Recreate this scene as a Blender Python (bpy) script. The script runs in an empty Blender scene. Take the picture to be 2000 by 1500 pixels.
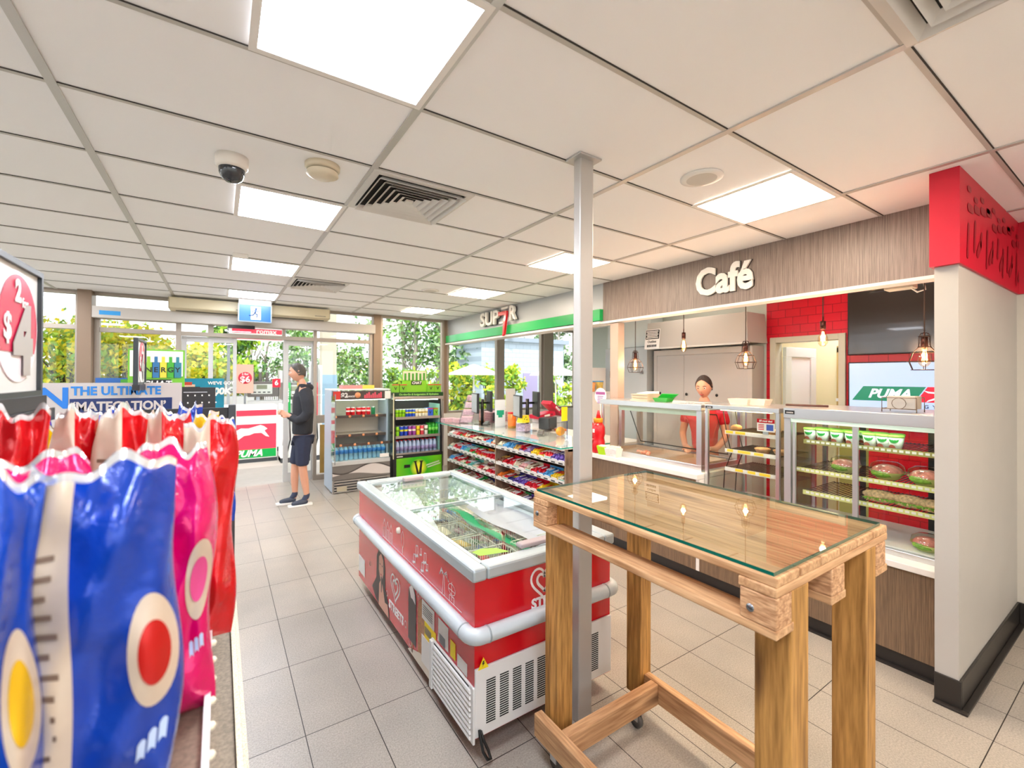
import bpy, bmesh, math, random
from mathutils import Vector, Matrix
C = bpy.context.scene.collection.objects
SC = bpy.context.scene
rnd = random.Random(7)
# ---------------------------------------------------------------- camera
F_PX, YAW, PITCH, ROLL, SH, EYE = 863.37, 0.5847, 0.0058, 0.0046, -18.03, 1.7028
def _axes():
    cy, sy, cp, sp = math.cos(YAW), math.sin(YAW), math.cos(PITCH), math.sin(PITCH)
    w = Vector((sy*cp, cy*cp, sp)); r = Vector((cy, -sy, 0)); u = r.cross(w)
    cr, sr = math.cos(ROLL), math.sin(ROLL)
    return (cr*r + sr*u), (-sr*r + cr*u), w
RR, UU, WW = _axes()
cam_d = bpy.data.cameras.new('camera'); cam = bpy.data.objects.new('camera', cam_d); C.link(cam)
cam_d.sensor_width = 36; cam_d.lens = F_PX/2000*36; cam_d.shift_y = SH/2000
cam_d.clip_start = 0.02; cam_d.clip_end = 500
cam.matrix_world = Matrix(((RR.x, UU.x, -WW.x, 0), (RR.y, UU.y, -WW.y, 0), (RR.z, UU.z, -WW.z, EYE), (0, 0, 0, 1)))
cam_d.dof.use_dof = True; cam_d.dof.focus_distance = 2.3; cam_d.dof.aperture_fstop = 2.8
SC.camera = cam
# ---------------------------------------------------------------- world, sun, exposure
SC.view_settings.view_transform = 'Standard'; SC.view_settings.look = 'None'
SC.view_settings.exposure = 1.48; SC.view_settings.gamma = 1.0; SC.view_settings.use_curve_mapping = False
wd = bpy.data.worlds.new('sky'); SC.world = wd; wd.use_nodes = True
bg = wd.node_tree.nodes['Background']; bg.inputs[0].default_value = (0.93, 0.965, 1.0, 1); bg.inputs[1].default_value = 1.1
sun_d = bpy.data.lights.new('sun', 'SUN'); sun_d.energy = 1.5; sun_d.angle = 0.01; sun_d.color = (1, .97, .93)
sun = bpy.data.objects.new('sun', sun_d); C.link(sun)
sun.rotation_euler = Vector((0.45, 0.62, -0.95)).to_track_quat('-Z', 'Y').to_euler()
PANEL_E = 12
# ---------------------------------------------------------------- measuring helpers (a pixel on a real plane of the room)
def ray(px, py): return RR*((px-1000)/F_PX) - UU*((py-750-SH)/F_PX) + WW
def atY(px, py, Y): d = ray(px, py); d = d*(Y/d.y); return Vector((d.x, Y, d.z+EYE))
def atX(px, py, X): d = ray(px, py); d = d*(X/d.x); return Vector((X, d.y, d.z+EYE))
def atZ(px, py, z): d = ray(px, py); d = d*((z-EYE)/d.z); return Vector((d.x, d.y, z))
# ---------------------------------------------------------------- materials
def lin(c):
    if isinstance(c, str):
        c = [int(c[i:i+2], 16)/255 for i in (0, 2, 4)]
    return tuple((v/12.92 if v <= .04045 else ((v+.055)/1.055)**2.4) for v in c[:3]) + (1,)
MT = {}
def mat(name, col='cccccc', rough=.5, metal=0, emit=None, es=1, coat=0, spec=.5, trans=0, noise=0, nscale=8, bump=0):
    if name in MT: return MT[name]
    m = bpy.data.materials.new(name); m.use_nodes = True; nt = m.node_tree; b = nt.nodes['Principled BSDF']
    b.inputs['Base Color'].default_value = lin(col); b.inputs['Roughness'].default_value = rough; b.inputs['Metallic'].default_value = metal
    b.inputs['Coat Weight'].default_value = coat; b.inputs['Specular IOR Level'].default_value = spec; b.inputs['Transmission Weight'].default_value = trans
    if emit: b.inputs['Emission Color'].default_value = lin(emit); b.inputs['Emission Strength'].default_value = es
    if noise or bump:
        tc = nt.nodes.new('ShaderNodeTexCoord'); n = nt.nodes.new('ShaderNodeTexNoise'); n.inputs['Scale'].default_value = nscale; n.inputs['Detail'].default_value = 6
        nt.links.new(tc.outputs['Object'], n.inputs['Vector'])
        if noise:
            r = nt.nodes.new('ShaderNodeValToRGB'); c = lin(col)
            r.color_ramp.elements[0].position = .3; r.color_ramp.elements[1].position = .7
            r.color_ramp.elements[0].color = (c[0]*(1-noise), c[1]*(1-noise), c[2]*(1-noise), 1); r.color_ramp.elements[1].color = (min(1, c[0]*(1+noise)), min(1, c[1]*(1+noise)), min(1, c[2]*(1+noise)), 1)
            nt.links.new(n.outputs['Fac'], r.inputs['Fac']); nt.links.new(r.outputs['Color'], b.inputs['Base Color'])
        if bump:
            bp = nt.nodes.new('ShaderNodeBump'); bp.inputs['Strength'].default_value = bump; bp.inputs['Distance'].default_value = .01
            nt.links.new(n.outputs['Fac'], bp.inputs['Height']); nt.links.new(bp.outputs['Normal'], b.inputs['Normal'])
    MT[name] = m; return m
def glassmat(name, tint=(1, 1, 1), ior=1.45, rough=0.0, base=0.0):
    """thin pane: clear, with reflections that grow towards grazing angles on both sides"""
    if name in MT: return MT[name]
    m = bpy.data.materials.new(name); m.use_nodes = True; nt = m.node_tree; nt.nodes.clear(); L = nt.links.new; N = nt.nodes.new
    o = N('ShaderNodeOutputMaterial'); mx = N('ShaderNodeMixShader'); t = N('ShaderNodeBsdfTransparent'); g = N('ShaderNodeBsdfGlossy'); ge = N('ShaderNodeNewGeometry')
    t.inputs[0].default_value = (*tint, 1); g.inputs['Roughness'].default_value = rough
    d = N('ShaderNodeVectorMath'); d.operation = 'DOT_PRODUCT'; L(ge.outputs['Normal'], d.inputs[0]); L(ge.outputs['Incoming'], d.inputs[1])
    ab = N('ShaderNodeMath'); ab.operation = 'ABSOLUTE'; L(d.outputs['Value'], ab.inputs[0]); om = N('ShaderNodeMath'); om.operation = 'SUBTRACT'; om.inputs[0].default_value = 1; L(ab.outputs[0], om.inputs[1])
    p = N('ShaderNodeMath'); p.operation = 'POWER'; p.inputs[1].default_value = 5; L(om.outputs[0], p.inputs[0]); r0 = ((ior-1)/(ior+1))**2+base
    f = N('ShaderNodeMath'); f.operation = 'MULTIPLY_ADD'; f.inputs[1].default_value = 1-r0; f.inputs[2].default_value = r0; L(p.outputs[0], f.inputs[0])
    L(f.outputs[0], mx.inputs[0]); L(t.outputs[0], mx.inputs[1]); L(g.outputs[0], mx.inputs[2]); L(mx.outputs[0], o.inputs[0])
    MT[name] = m; return m
def woodmat(name, c1, c2, scale=(1, 1, 1), rough=.55, ws=14, dist=3, knots=False, det=3):
    """streaks run along the axis whose scale is small"""
    if name in MT: return MT[name]
    m = bpy.data.materials.new(name); m.use_nodes = True; nt = m.node_tree; b = nt.nodes['Principled BSDF']; L = nt.links.new
    tc = nt.nodes.new('ShaderNodeTexCoord'); mp = nt.nodes.new('ShaderNodeMapping'); mp.inputs['Scale'].default_value = scale
    n = nt.nodes.new('ShaderNodeTexNoise'); n.inputs['Scale'].default_value = ws; n.inputs['Detail'].default_value = det; n.inputs['Distortion'].default_value = dist*.1
    n2 = nt.nodes.new('ShaderNodeTexNoise'); n2.inputs['Scale'].default_value = ws*3.1; n2.inputs['Detail'].default_value = 4
    mx = nt.nodes.new('ShaderNodeMath'); mx.operation = 'MULTIPLY_ADD'; mx.inputs[1].default_value = .5
    hf = nt.nodes.new('ShaderNodeMath'); hf.operation = 'MULTIPLY'; hf.inputs[1].default_value = .5
    r = nt.nodes.new('ShaderNodeValToRGB'); r.color_ramp.elements[0].color = lin(c1); r.color_ramp.elements[1].color = lin(c2); r.color_ramp.elements[0].position = .36; r.color_ramp.elements[1].position = .62
    L(tc.outputs['Object'], mp.inputs[0]); L(mp.outputs[0], n.inputs['Vector']); L(mp.outputs[0], n2.inputs['Vector']); L(n.outputs['Fac'], mx.inputs[0]); L(n2.outputs['Fac'], hf.inputs[0]); L(hf.outputs[0], mx.inputs[2]); L(mx.outputs[0], r.inputs[0])
    out = r.outputs[0]
    if knots:
        v = nt.nodes.new('ShaderNodeTexVoronoi'); v.inputs['Scale'].default_value = 3.2; mp2 = nt.nodes.new('ShaderNodeMapping'); s = [max(.45, k*.12) if k < 1 else 1.6 for k in scale]; mp2.inputs['Scale'].default_value = s
        L(tc.outputs['Object'], mp2.inputs[0]); L(mp2.outputs[0], v.inputs['Vector'])
        kr = nt.nodes.new('ShaderNodeValToRGB'); kr.color_ramp.elements[0].position = .07; kr.color_ramp.elements[1].position = .19; kr.color_ramp.elements[0].color = (.12, .06, .03, 1); kr.color_ramp.elements[1].color = (1, 1, 1, 1)
        L(v.outputs['Distance'], kr.inputs[0]); mm = nt.nodes.new('ShaderNodeMix'); mm.data_type = 'RGBA'; mm.blend_type = 'MULTIPLY'; mm.inputs[0].default_value = .8
        L(out, mm.inputs[6]); L(kr.outputs[0], mm.inputs[7]); out = mm.outputs[2]
    L(out, b.inputs['Base Color']); b.inputs['Roughness'].default_value = rough
    bp = nt.nodes.new('ShaderNodeBump'); bp.inputs['Strength'].default_value = .12; bp.inputs['Distance'].default_value = .0012; L(mx.outputs[0], bp.inputs['Height']); L(bp.outputs[0], b.inputs['Normal'])
    MT[name] = m; return m
# ---------------------------------------------------------------- mesh building
class MB:
    def __init__(s): s.v = []; s.f = []; s.m = []; s.s = []
    def add(s, vs, fs, m=0, smooth=False):
        o = len(s.v); s.v += [tuple(v) for v in vs]; s.f += [tuple(i+o for i in f) for f in fs]; s.m += [m]*len(fs); s.s += [smooth]*len(fs); return s
    def box(s, x0, x1, y0, y1, z0, z1, m=0, M=None):
        vs = [(x, y, z) for x in (x0, x1) for y in (y0, y1) for z in (z0, z1)]
        if M is not None: vs = [tuple(M @ Vector(v)) for v in vs]
        return s.add(vs, [(0, 1, 3, 2), (4, 6, 7, 5), (0, 4, 5, 1), (2, 3, 7, 6), (0, 2, 6, 4), (1, 5, 7, 3)], m)
    def hexa(s, b, t, m=0):
        """bottom 4 points and top 4 points (both counter-clockwise)"""
        return s.add(list(b)+list(t), [(3, 2, 1, 0), (4, 5, 6, 7), (0, 1, 5, 4), (1, 2, 6, 5), (2, 3, 7, 6), (3, 0, 4, 7)], m)
    def quad(s, a, b, c, d, m=0): return s.add([a, b, c, d], [(0, 1, 2, 3)], m)
    def prism(s, pts, n0, n1, m=0):
        """closed outline extruded from point list shifted by vector n0 to n1"""
        k = len(pts); n0 = Vector(n0); n1 = Vector(n1)
        vs = [Vector(p)+n0 for p in pts]+[Vector(p)+n1 for p in pts]
        return s.add(vs, [tuple(range(k))[::-1], tuple(range(k, 2*k))]+[(i, (i+1) % k, (i+1) % k+k, i+k) for i in range(k)], m)
    def cyl(s, c, r, h, axis='z', n=20, m=0, r2=None, smooth=True):
        return s.lathe(c, [(0, 0), (r, 0), (r if r2 is None else r2, h), (0, h)], axis, n, m, smooth)
    def lathe(s, c, prof, axis='z', n=20, m=0, smooth=True, ms=None):
        c = Vector(c); vs = []; fs = []; mm = []
        for (r, h) in prof:
            for i in range(n):
                a = 2*math.pi*i/n; p = (r*math.cos(a), r*math.sin(a), h)
                if axis == 'x': p = (p[2], p[0], p[1])
                elif axis == 'y': p = (p[1], p[2], p[0])
                vs.append(c+Vector(p))
        for k in range(len(prof)-1):
            for i in range(n):
                j = (i+1) % n; fs.append((k*n+i, k*n+j, (k+1)*n+j, (k+1)*n+i)); mm.append(m if ms is None else ms[k])
        o = len(s.v); s.v += [tuple(v) for v in vs]; s.f += [tuple(i+o for i in f) for f in fs]; s.m += mm; s.s += [smooth]*len(fs); return s
    def tube(s, pts, r, n=8, m=0, closed=False):
        pts = [Vector(p) for p in pts]; k = len(pts); vs = []; prev = None
        for i, p in enumerate(pts):
            a = pts[(i-1) % k] if (closed or i > 0) else p; b = pts[(i+1) % k] if (closed or i < k-1) else p
            t = (b-a).normalized()
            if prev is None: prev = Vector((0, 0, 1)) if abs(t.z) < .9 else Vector((1, 0, 0))
            u = (prev - t*prev.dot(t)).normalized(); w = t.cross(u); prev = u
            rr = r[i] if isinstance(r, (list, tuple)) else r
            for j in range(n):
                q = 2*math.pi*j/n; vs.append(p+u*(rr*math.cos(q))+w*(rr*math.sin(q)))
        fs = [(i*n+j, i*n+(j+1) % n, ((i+1) % k)*n+(j+1) % n, ((i+1) % k)*n+j) for i in range(k if closed else k-1) for j in range(n)]
        if not closed: fs += [tuple(range(n))[::-1], tuple(range((k-1)*n, k*n))]
        return s.add(vs, fs, m, True)
    def ball(s, c, r, m=0, n=12, sc=(1, 1, 1)):
        k = n//2; c = Vector(c); vs = []; 
        for i in range(k+1):
            a = math.pi*i/k
            for j in range(n):
                b = 2*math.pi*j/n; vs.append(c+Vector((r*sc[0]*math.sin(a)*math.cos(b), r*sc[1]*math.sin(a)*math.sin(b), r*sc[2]*math.cos(a))))
        return s.add(vs, [(i*n+j, (i+1)*n+j, (i+1)*n+(j+1) % n, i*n+(j+1) % n) for i in range(k) for j in range(n)], m, True)
    def grid(s, fn, nu, nv, m=0, smooth=True, mf=None):
        vs = [fn(i/nu, j/nv) for i in range(nu+1) for j in range(nv+1)]
        o = len(s.v); s.v += [tuple(v) for v in vs]
        for i in range(nu):
            for j in range(nv):
                a = i*(nv+1)+j; s.f.append((o+a, o+a+nv+1, o+a+nv+2, o+a+1)); s.m.append(mf(i/nu, j/nv) if mf else m); s.s.append(smooth)
        return s
    def mesh(s, name, mats):
        me = bpy.data.meshes.new(name); me.from_pydata(s.v, [], s.f)
        for q in (mats if isinstance(mats, (list, tuple)) else [mats]): me.materials.append(q)
        me.polygons.foreach_set('material_index', s.m); me.polygons.foreach_set('use_smooth', s.s); me.validate(); me.update(); return me
    def build(s, name, mats, parent=None, bevel=0, loc=None, rot=None, weld=False):
        o = bpy.data.objects.new(name, s.mesh(name, mats)); C.link(o)
        if parent: o.parent = parent
        if loc: o.location = loc
        if rot: o.rotation_euler = rot
        if bevel:
            b = o.modifiers.new('bevel', 'BEVEL'); b.width = bevel; b.segments = 2; b.limit_method = 'ANGLE'; b.angle_limit = .6
        return o
def tag(o, label, cat, group=None, kind=None):
    o['label'] = label; o['category'] = cat
    if group: o['group'] = group
    if kind: o['kind'] = kind
    return o
def struct(o, label=None, cat=None):
    o['kind'] = 'structure'
    if label: o['label'] = label
    if cat: o['category'] = cat
    return o
def thing(name, label, cat, loc=(0, 0, 0), rz=0, group=None):
    o = bpy.data.objects.new(name, None); C.link(o); o.location = loc; o.rotation_euler = (0, 0, rz); o.empty_display_size = .05
    return tag(o, label, cat, group)
def bx(name, m, x0, x1, y0, y1, z0, z1, parent=None, bevel=0):
    return MB().box(x0, x1, y0, y1, z0, z1).build(name, m, parent, bevel)
def kids(o): return [c for c in bpy.data.objects if c.parent == o]
_KC = {}
def dup(root, loc=None, rz=None, label=None, group=None, scale=None):
    if root.name not in _KC: _KC[root.name] = [(c, [g for g in kids(c)]) for c in kids(root)]
    r = root.copy(); C.link(r)
    if loc is not None: r.location = loc
    if rz is not None: r.rotation_euler = (0, 0, rz)
    if scale: r.scale = scale if not isinstance(scale, (int, float)) else (scale,)*3
    if label: r['label'] = label
    if group: r['group'] = group
    for c, gs in _KC[root.name]:
        d = c.copy(); C.link(d); d.parent = r
        for g in gs: e = g.copy(); C.link(e); e.parent = d
    return r
ROT = {'-y': (math.pi/2, 0, 0), '-x': (math.pi/2, 0, -math.pi/2), '+x': (math.pi/2, 0, math.pi/2), 'up': (0, 0, 0), 'upx': (0, 0, -math.pi/2)}
DG = None
def text(name, s, size, loc, face, m, parent=None, ex=.001, bold=0, align='CENTER', ysc=1, xsc=1, shear=0, res=3, rot=None, space=1):
    cu = bpy.data.curves.new(name, 'FONT'); cu.body = s; cu.size = size; cu.extrude = ex; cu.offset = bold; cu.align_x = align; cu.align_y = 'CENTER'; cu.shear = shear; cu.resolution_u = res; cu.space_character = space
    t = bpy.data.objects.new(name+'_t', cu); C.link(t)
    dg = bpy.context.evaluated_depsgraph_get(); me = bpy.data.meshes.new_from_object(t.evaluated_get(dg)); bpy.data.objects.remove(t); bpy.data.curves.remove(cu)
    me.materials.clear(); me.materials.append(m)
    for v in me.vertices: v.co.x *= xsc; v.co.y *= ysc
    o = bpy.data.objects.new(name, me); C.link(o); o.location = loc; o.rotation_euler = rot or ROT[face]
    if parent: o.parent = parent
    return o
# common materials
white = mat('white_paint', 'eeeae4', .5); offw = mat('warm_white_paint', 'b8b3ab', .55, noise=.03, nscale=3)
steel = mat('brushed_steel', 'd4d6d8', .28, .9); alu = mat('anodised_aluminium', 'c4c3c1', .35, .7); dalu = mat('dark_bronze_aluminium', '6a5d52', .4, .5)
black = mat('black_plastic', '141414', .4); dgrey = mat('dark_grey_plastic', '3c3e42', .45); grey = mat('grey_plastic', '8d9094', .45)
red = mat('gloss_red', 'd0021b', .25, coat=.4); green = mat('brand_green', '009a44', .35); blackrub = mat('black_rubber', '1c1a19', .5)
glass = glassmat('window_glass', (.97, .99, .985), 1.45); cglass = glassmat('cabinet_glass', (.96, .98, .97), 1.35, base=.0)
# ================================================================ ROOM SHELL
H = 2.80; YW = 7.85
CX = [-.531+1.2*i for i in range(-3, 7)]; CY = [1.715+.6096*i for i in range(-8, 11)]
def tilemat():
    m = bpy.data.materials.new('floor_tiles'); m.use_nodes = True; nt = m.node_tree; b = nt.nodes['Principled BSDF']; L = nt.links.new
    tc = nt.nodes.new('ShaderNodeTexCoord'); mp = nt.nodes.new('ShaderNodeMapping'); mp.inputs['Location'].default_value = (-.0526, -.4886, 0)
    br = nt.nodes.new('ShaderNodeTexBrick'); br.offset = 0; br.squash = 1; br.inputs['Scale'].default_value = 1; br.inputs['Brick Width'].default_value = .3; br.inputs['Row Height'].default_value = .6; br.inputs['Mortar Size'].default_value = .0022; br.inputs['Mortar Smooth'].default_value = .2
    br.inputs['Color1'].default_value = lin('b0a89d'); br.inputs['Color2'].default_value = lin('b6aea3'); br.inputs['Mortar'].default_value = lin('2e2924')
    L(tc.outputs['Object'], mp.inputs[0]); L(mp.outputs[0], br.inputs['Vector'])
    n = nt.nodes.new('ShaderNodeTexNoise'); n.inputs['Scale'].default_value = 140; n.inputs['Detail'].default_value = 3; L(tc.outputs['Object'], n.inputs['Vector'])
    n2 = nt.nodes.new('ShaderNodeTexNoise'); n2.inputs['Scale'].default_value = 2.3; n2.inputs['Detail'].default_value = 6; L(tc.outputs['Object'], n2.inputs['Vector'])
    r = nt.nodes.new('ShaderNodeValToRGB'); r.color_ramp.elements[0].position = .3; r.color_ramp.elements[1].position = .7; r.color_ramp.elements[0].color = (.72, .72, .72, 1); r.color_ramp.elements[1].color = (1.1, 1.1, 1.1, 1); L(n.outputs['Fac'], r.inputs[0])
    r2 = nt.nodes.new('ShaderNodeValToRGB'); r2.color_ramp.elements[0].position = .35; r2.color_ramp.elements[1].position = .75; r2.color_ramp.elements[0].color = (.88, .88, .88, 1); r2.color_ramp.elements[1].color = (1.1, 1.08, 1.05, 1); L(n2.outputs['Fac'], r2.inputs[0])
    a = nt.nodes.new('ShaderNodeMix'); a.data_type = 'RGBA'; a.blend_type = 'MULTIPLY'; a.inputs[0].default_value = 1; L(br.outputs['Color'], a.inputs[6]); L(r.outputs[0], a.inputs[7])
    c = nt.nodes.new('ShaderNodeMix'); c.data_type = 'RGBA'; c.blend_type = 'MULTIPLY'; c.inputs[0].default_value = 1; L(a.outputs[2], c.inputs[6]); L(r2.outputs[0], c.inputs[7]); L(c.outputs[2], b.inputs['Base Color'])
    rr = nt.nodes.new('ShaderNodeMapRange'); rr.inputs[3].default_value = .22; rr.inputs[4].default_value = .42; L(n2.outputs['Fac'], rr.inputs[0]); L(rr.outputs[0], b.inputs['Roughness'])
    bp = nt.nodes.new('ShaderNodeBump'); bp.inputs['Strength'].default_value = .5; bp.inputs['Distance'].default_value = .002; iv = nt.nodes.new('ShaderNodeMath'); iv.operation = 'SUBTRACT'; iv.inputs[0].default_value = 1; L(br.outputs['Fac'], iv.inputs[1]); L(iv.outputs[0], bp.inputs['Height']); L(bp.outputs[0], b.inputs['Normal'])
    return m
fl = bx('floor', tilemat(), -4, 7, -3, YW+.1, -.1, 0); struct(fl, 'grey brown stone look floor tiles', 'floor')
ceilm = mat('ceiling_tile', 'fbfafa', .6, noise=.012, nscale=2.2)
ce = bx('ceiling', ceilm, -4, 7.2, -3, YW+.25, H, H+.12); struct(ce, 'white suspended ceiling tiles', 'ceiling')
tb = mat('ceiling_tbar', 'c9c6c2', .35, .55); gap = mat('ceiling_gap', '3a342f', .8); wbar = mat('ceiling_crossbar', 'c2bdb6', .45, .2)
m = MB()
for x in CX:
    if x > 4.4: continue
    m.box(x-.016, x+.016, -3, YW, H-.007, H-.0005, 0)
for y in CY:
    m.box(-4, 5.2, y-.009, y+.009, H-.0045, H-.0005, 1); m.box(-4, 5.2, y-.014, y-.009, H-.003, H-.0005, 2)
struct(m.build('trim_1', [tb, wbar, gap]), 'metal grid bars of the suspended ceiling', 'ceiling grid')
wallp = mat('cream_wall', 'cfc9bd', .55, noise=.02, nscale=4)
struct(bx('wall_left', wallp, -4.1, -4, -3, YW+.1, 0, .5)); struct(bx('wall_back', wallp, -4, 5.2, -3.1, -3, 0, .5))
for nn, (a, b, c, d) in ((6, (-4.1, -4, -3, YW)), (7, (-4, 5.2, -3.1, -3))):      # unseen glazing, added to let outdoor light reach the ceiling
    o = bpy.data.objects.new('window_%d' % nn, None); C.link(o); struct(o, 'added unseen glazing along the %s side' % ('left' if nn == 6 else 'rear'), 'window'); q = MB(); q.box(a, b, c, d, .5, .56); q.box(a, b, c, d, 2.72, H); k = 9 if nn == 6 else 8
    for i in range(k): (q.box(a, b, c+(d-c-.08)*i/(k-1), c+(d-c-.08)*i/(k-1)+.08, .56, 2.72) if nn == 6 else q.box(a+(b-a-.08)*i/(k-1), a+(b-a-.08)*i/(k-1)+.08, c, d, .56, 2.72))
    q.build('window_frame', mat('beige_window_frame', 'a79c90', .4, .4), o); bx('window_glass', glass, *((a+.05, a+.055, c, d) if nn == 6 else (a, b, c+.05, c+.055)), .56, 2.72, o)
struct(bx('roof', wallp, -7.5, 8, -7, YW+.25, H+.13, H+.3), 'unseen flat roof with eaves widened to block the sun', 'roof')  # eaves widened out of view to keep sun off the floor
# the post wall with red printed bulkhead
PX0, PX1, PY0, PY1 = 3.19, 4.67, .632, .725
struct(bx('wall_stub', offw, PX0, PX1+.1, PY0, PY1, 0, 2.30), 'cream painted end wall beside the food cabinets', 'wall')
struct(bx('wall_right', wallp, PX1, PX1+.1, -3, PY0, 0, H))
def redprint():
    m = bpy.data.materials.new('red_print'); m.use_nodes = True; nt = m.node_tree; b = nt.nodes['Principled BSDF']
    b.inputs['Base Color'].default_value = lin('c8102e'); b.inputs['Roughness'].default_value = .45; return m
rp = redprint(); dred = mat('dark_red_print', '9c0d20', .45)
rb = bx('wall_bulkhead', rp, PX0-.035, PX1, PY0-.012, PY1+.012, 2.30, H-.001); struct(rb, 'red bulkhead printed with dark food shapes above the end wall', 'bulkhead')
m = MB()                                    # printed shapes, thin vinyl on the bulkhead face
def rod(x0, x1, z0, z1, w=.03, y=PY0-.0145):
    d = Vector((x1-x0, 0, z1-z0)); l = d.length; d.normalize(); n = Vector((-d.z, 0, d.x)); pts = []
    for k in range(7): a = math.pi*k/6; pts.append(Vector((x1, y, z1))+n*(w/2*math.cos(a))+d*(w/2*math.sin(a)))
    for k in range(7): a = math.pi*k/6; pts.append(Vector((x0, y, z0))-n*(w/2*math.cos(a))-d*(w/2*math.sin(a)))
    m.add(pts, [tuple(range(len(pts)))[::-1]])
for i in range(10):
    x = 3.3+.14*i
    rod(x, x+.02, 2.36+.05*(i % 3), 2.52+.04*(i % 2), .035); rod(x+.02, x+.10, 2.62+.02*(i % 4), 2.62+.02*(i % 4), .045)
    rod(x+.01, x+.06, 2.72-.03*(i % 2), 2.72-.03*(i % 2), .03)
    if i % 2: rod(x+.07, x+.13, 2.40, 2.46, .05)
m.build('bulkhead_print', dred, rb)
rb2 = bx('wall_bulkhead_right', rp, PX1-.02, PX1, -3, PY0-.012, 2.30, H-.001); struct(rb2, 'red bulkhead along the right wall', 'bulkhead')
skm = mat('black_vinyl_skirting', '2a2623', .35)
m = MB(); m.box(PX0-.012, PX0, PY0-.012, PY1, 0, .15); m.box(PX0, PX1, PY0-.012, PY0, 0, .15); m.box(PX1-.012, PX1, -3, PY0-.012, 0, .15)
m.box(PX0-.04, PX0-.012, PY0-.04, PY1, 0, .012); m.box(PX0-.012, PX1-.012, PY0-.04, PY0-.012, 0, .012); m.box(PX1-.04, PX1-.012, -3, PY0-.04, 0, .012)
struct(m.build('baseboard_right', skm, bevel=.003), 'black coved skirting round the end wall', 'skirting')
# fascia over the cafe and over the service counter
zebr = woodmat('grey_zebrano_laminate', '695a52', '9a8a7f', (1, 26, .35), .42, 9, 2, det=2)
FX = 3.70
fa = MB().box(FX, FX+.12, PY1, 3.685, 2.345, H-.001).build('wall_fascia', zebr); struct(fa, 'grey wood grain fascia over the cafe opening', 'fascia')
struct(bx('trim_2', white, FX-.006, FX+.126, PY1, 3.69, 2.33, 2.352), 'white edge strip under the cafe fascia', 'edge strip')
sfm = mat('silver_ribbed_panel', 'b9bcbe', .4, .3)
m = MB().box(FX+.005, FX+.12, 3.69, YW, 2.345, H-.001)
for i in range(28): m.box(FX+.002, FX+.005, 3.69, YW, 2.50+.0105*i, 2.5055+.0105*i)
sf = m.build('wall_fascia_service', sfm); struct(sf, 'silver ribbed fascia over the service counter', 'fascia')
bd = bx('green_band', mat('band_green', '00a651', .28, coat=.3), FX-.05, FX+.005, 3.69, 8.0-.16, 2.365, 2.495); bd.parent = sf
m = MB().box(FX-.06, FX+.16, 3.69, YW, 2.325, 2.35); struct(m.build('trim_3', white), 'white underside of the service fascia', 'trim')
# kitchen and staff room walls
def brickmat(nm, c1, c2, mo, w, h, ms=.0025, rough=.35, ax='YZ'):
    m = bpy.data.materials.new(nm); m.use_nodes = True; nt = m.node_tree; b = nt.nodes['Principled BSDF']; L = nt.links.new
    tc = nt.nodes.new('ShaderNodeTexCoord'); sp = nt.nodes.new('ShaderNodeSeparateXYZ'); cb = nt.nodes.new('ShaderNodeCombineXYZ'); L(tc.outputs['Object'], sp.inputs[0])
    L(sp.outputs[ax[0]], cb.inputs[0]); L(sp.outputs[ax[1]], cb.inputs[1])
    br = nt.nodes.new('ShaderNodeTexBrick'); br.inputs['Scale'].default_value = 1; br.inputs['Brick Width'].default_value = w; br.inputs['Row Height'].default_value = h; br.inputs['Mortar Size'].default_value = ms
    br.inputs['Color1'].default_value = lin(c1); br.inputs['Color2'].default_value = lin(c2); br.inputs['Mortar'].default_value = lin(mo); L(cb.outputs[0], br.inputs['Vector']); L(br.outputs['Color'], b.inputs['Base Color']); b.inputs['Roughness'].default_value = rough
    bp = nt.nodes.new('ShaderNodeBump'); bp.inputs['Strength'].default_value = .6; bp.inputs['Distance'].default_value = .003; bp.invert = True; L(br.outputs['Fac'], bp.inputs['Height']); L(bp.outputs[0], b.inputs['Normal'])
    return m
redt = brickmat('red_wall_tiles', 'd4082a', 'cf0426', '8e0418', .15, .088)
KX = 5.2
m = MB()
m.box(KX, KX+.1, -3, 1.83, 0, H); m.box(KX, KX+.1, 1.83, 2.545, 2.16, H); m.box(KX, KX+.1, 2.545, 2.6, 0, H)
struct(m.build('wall_kitchen', redt), 'red tiled kitchen wall', 'wall')
pale = mat('pale_green_wall', 'cfd6cc', .5)
m = MB(); m.box(KX, KX+.1, 2.6, 4.8, 0, H); m.box(KX, 7.0, 4.8, 4.9, 0, H); m.box(7, 7.1, 4.8, YW+.1, 0, H); struct(m.build('wall_staff_room', pale), 'pale grey green wall behind the counters', 'wall')
struct(bx('wall_kitchen_side', pale, PX1+.1, KX, .70, .80, 0, H))
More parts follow.
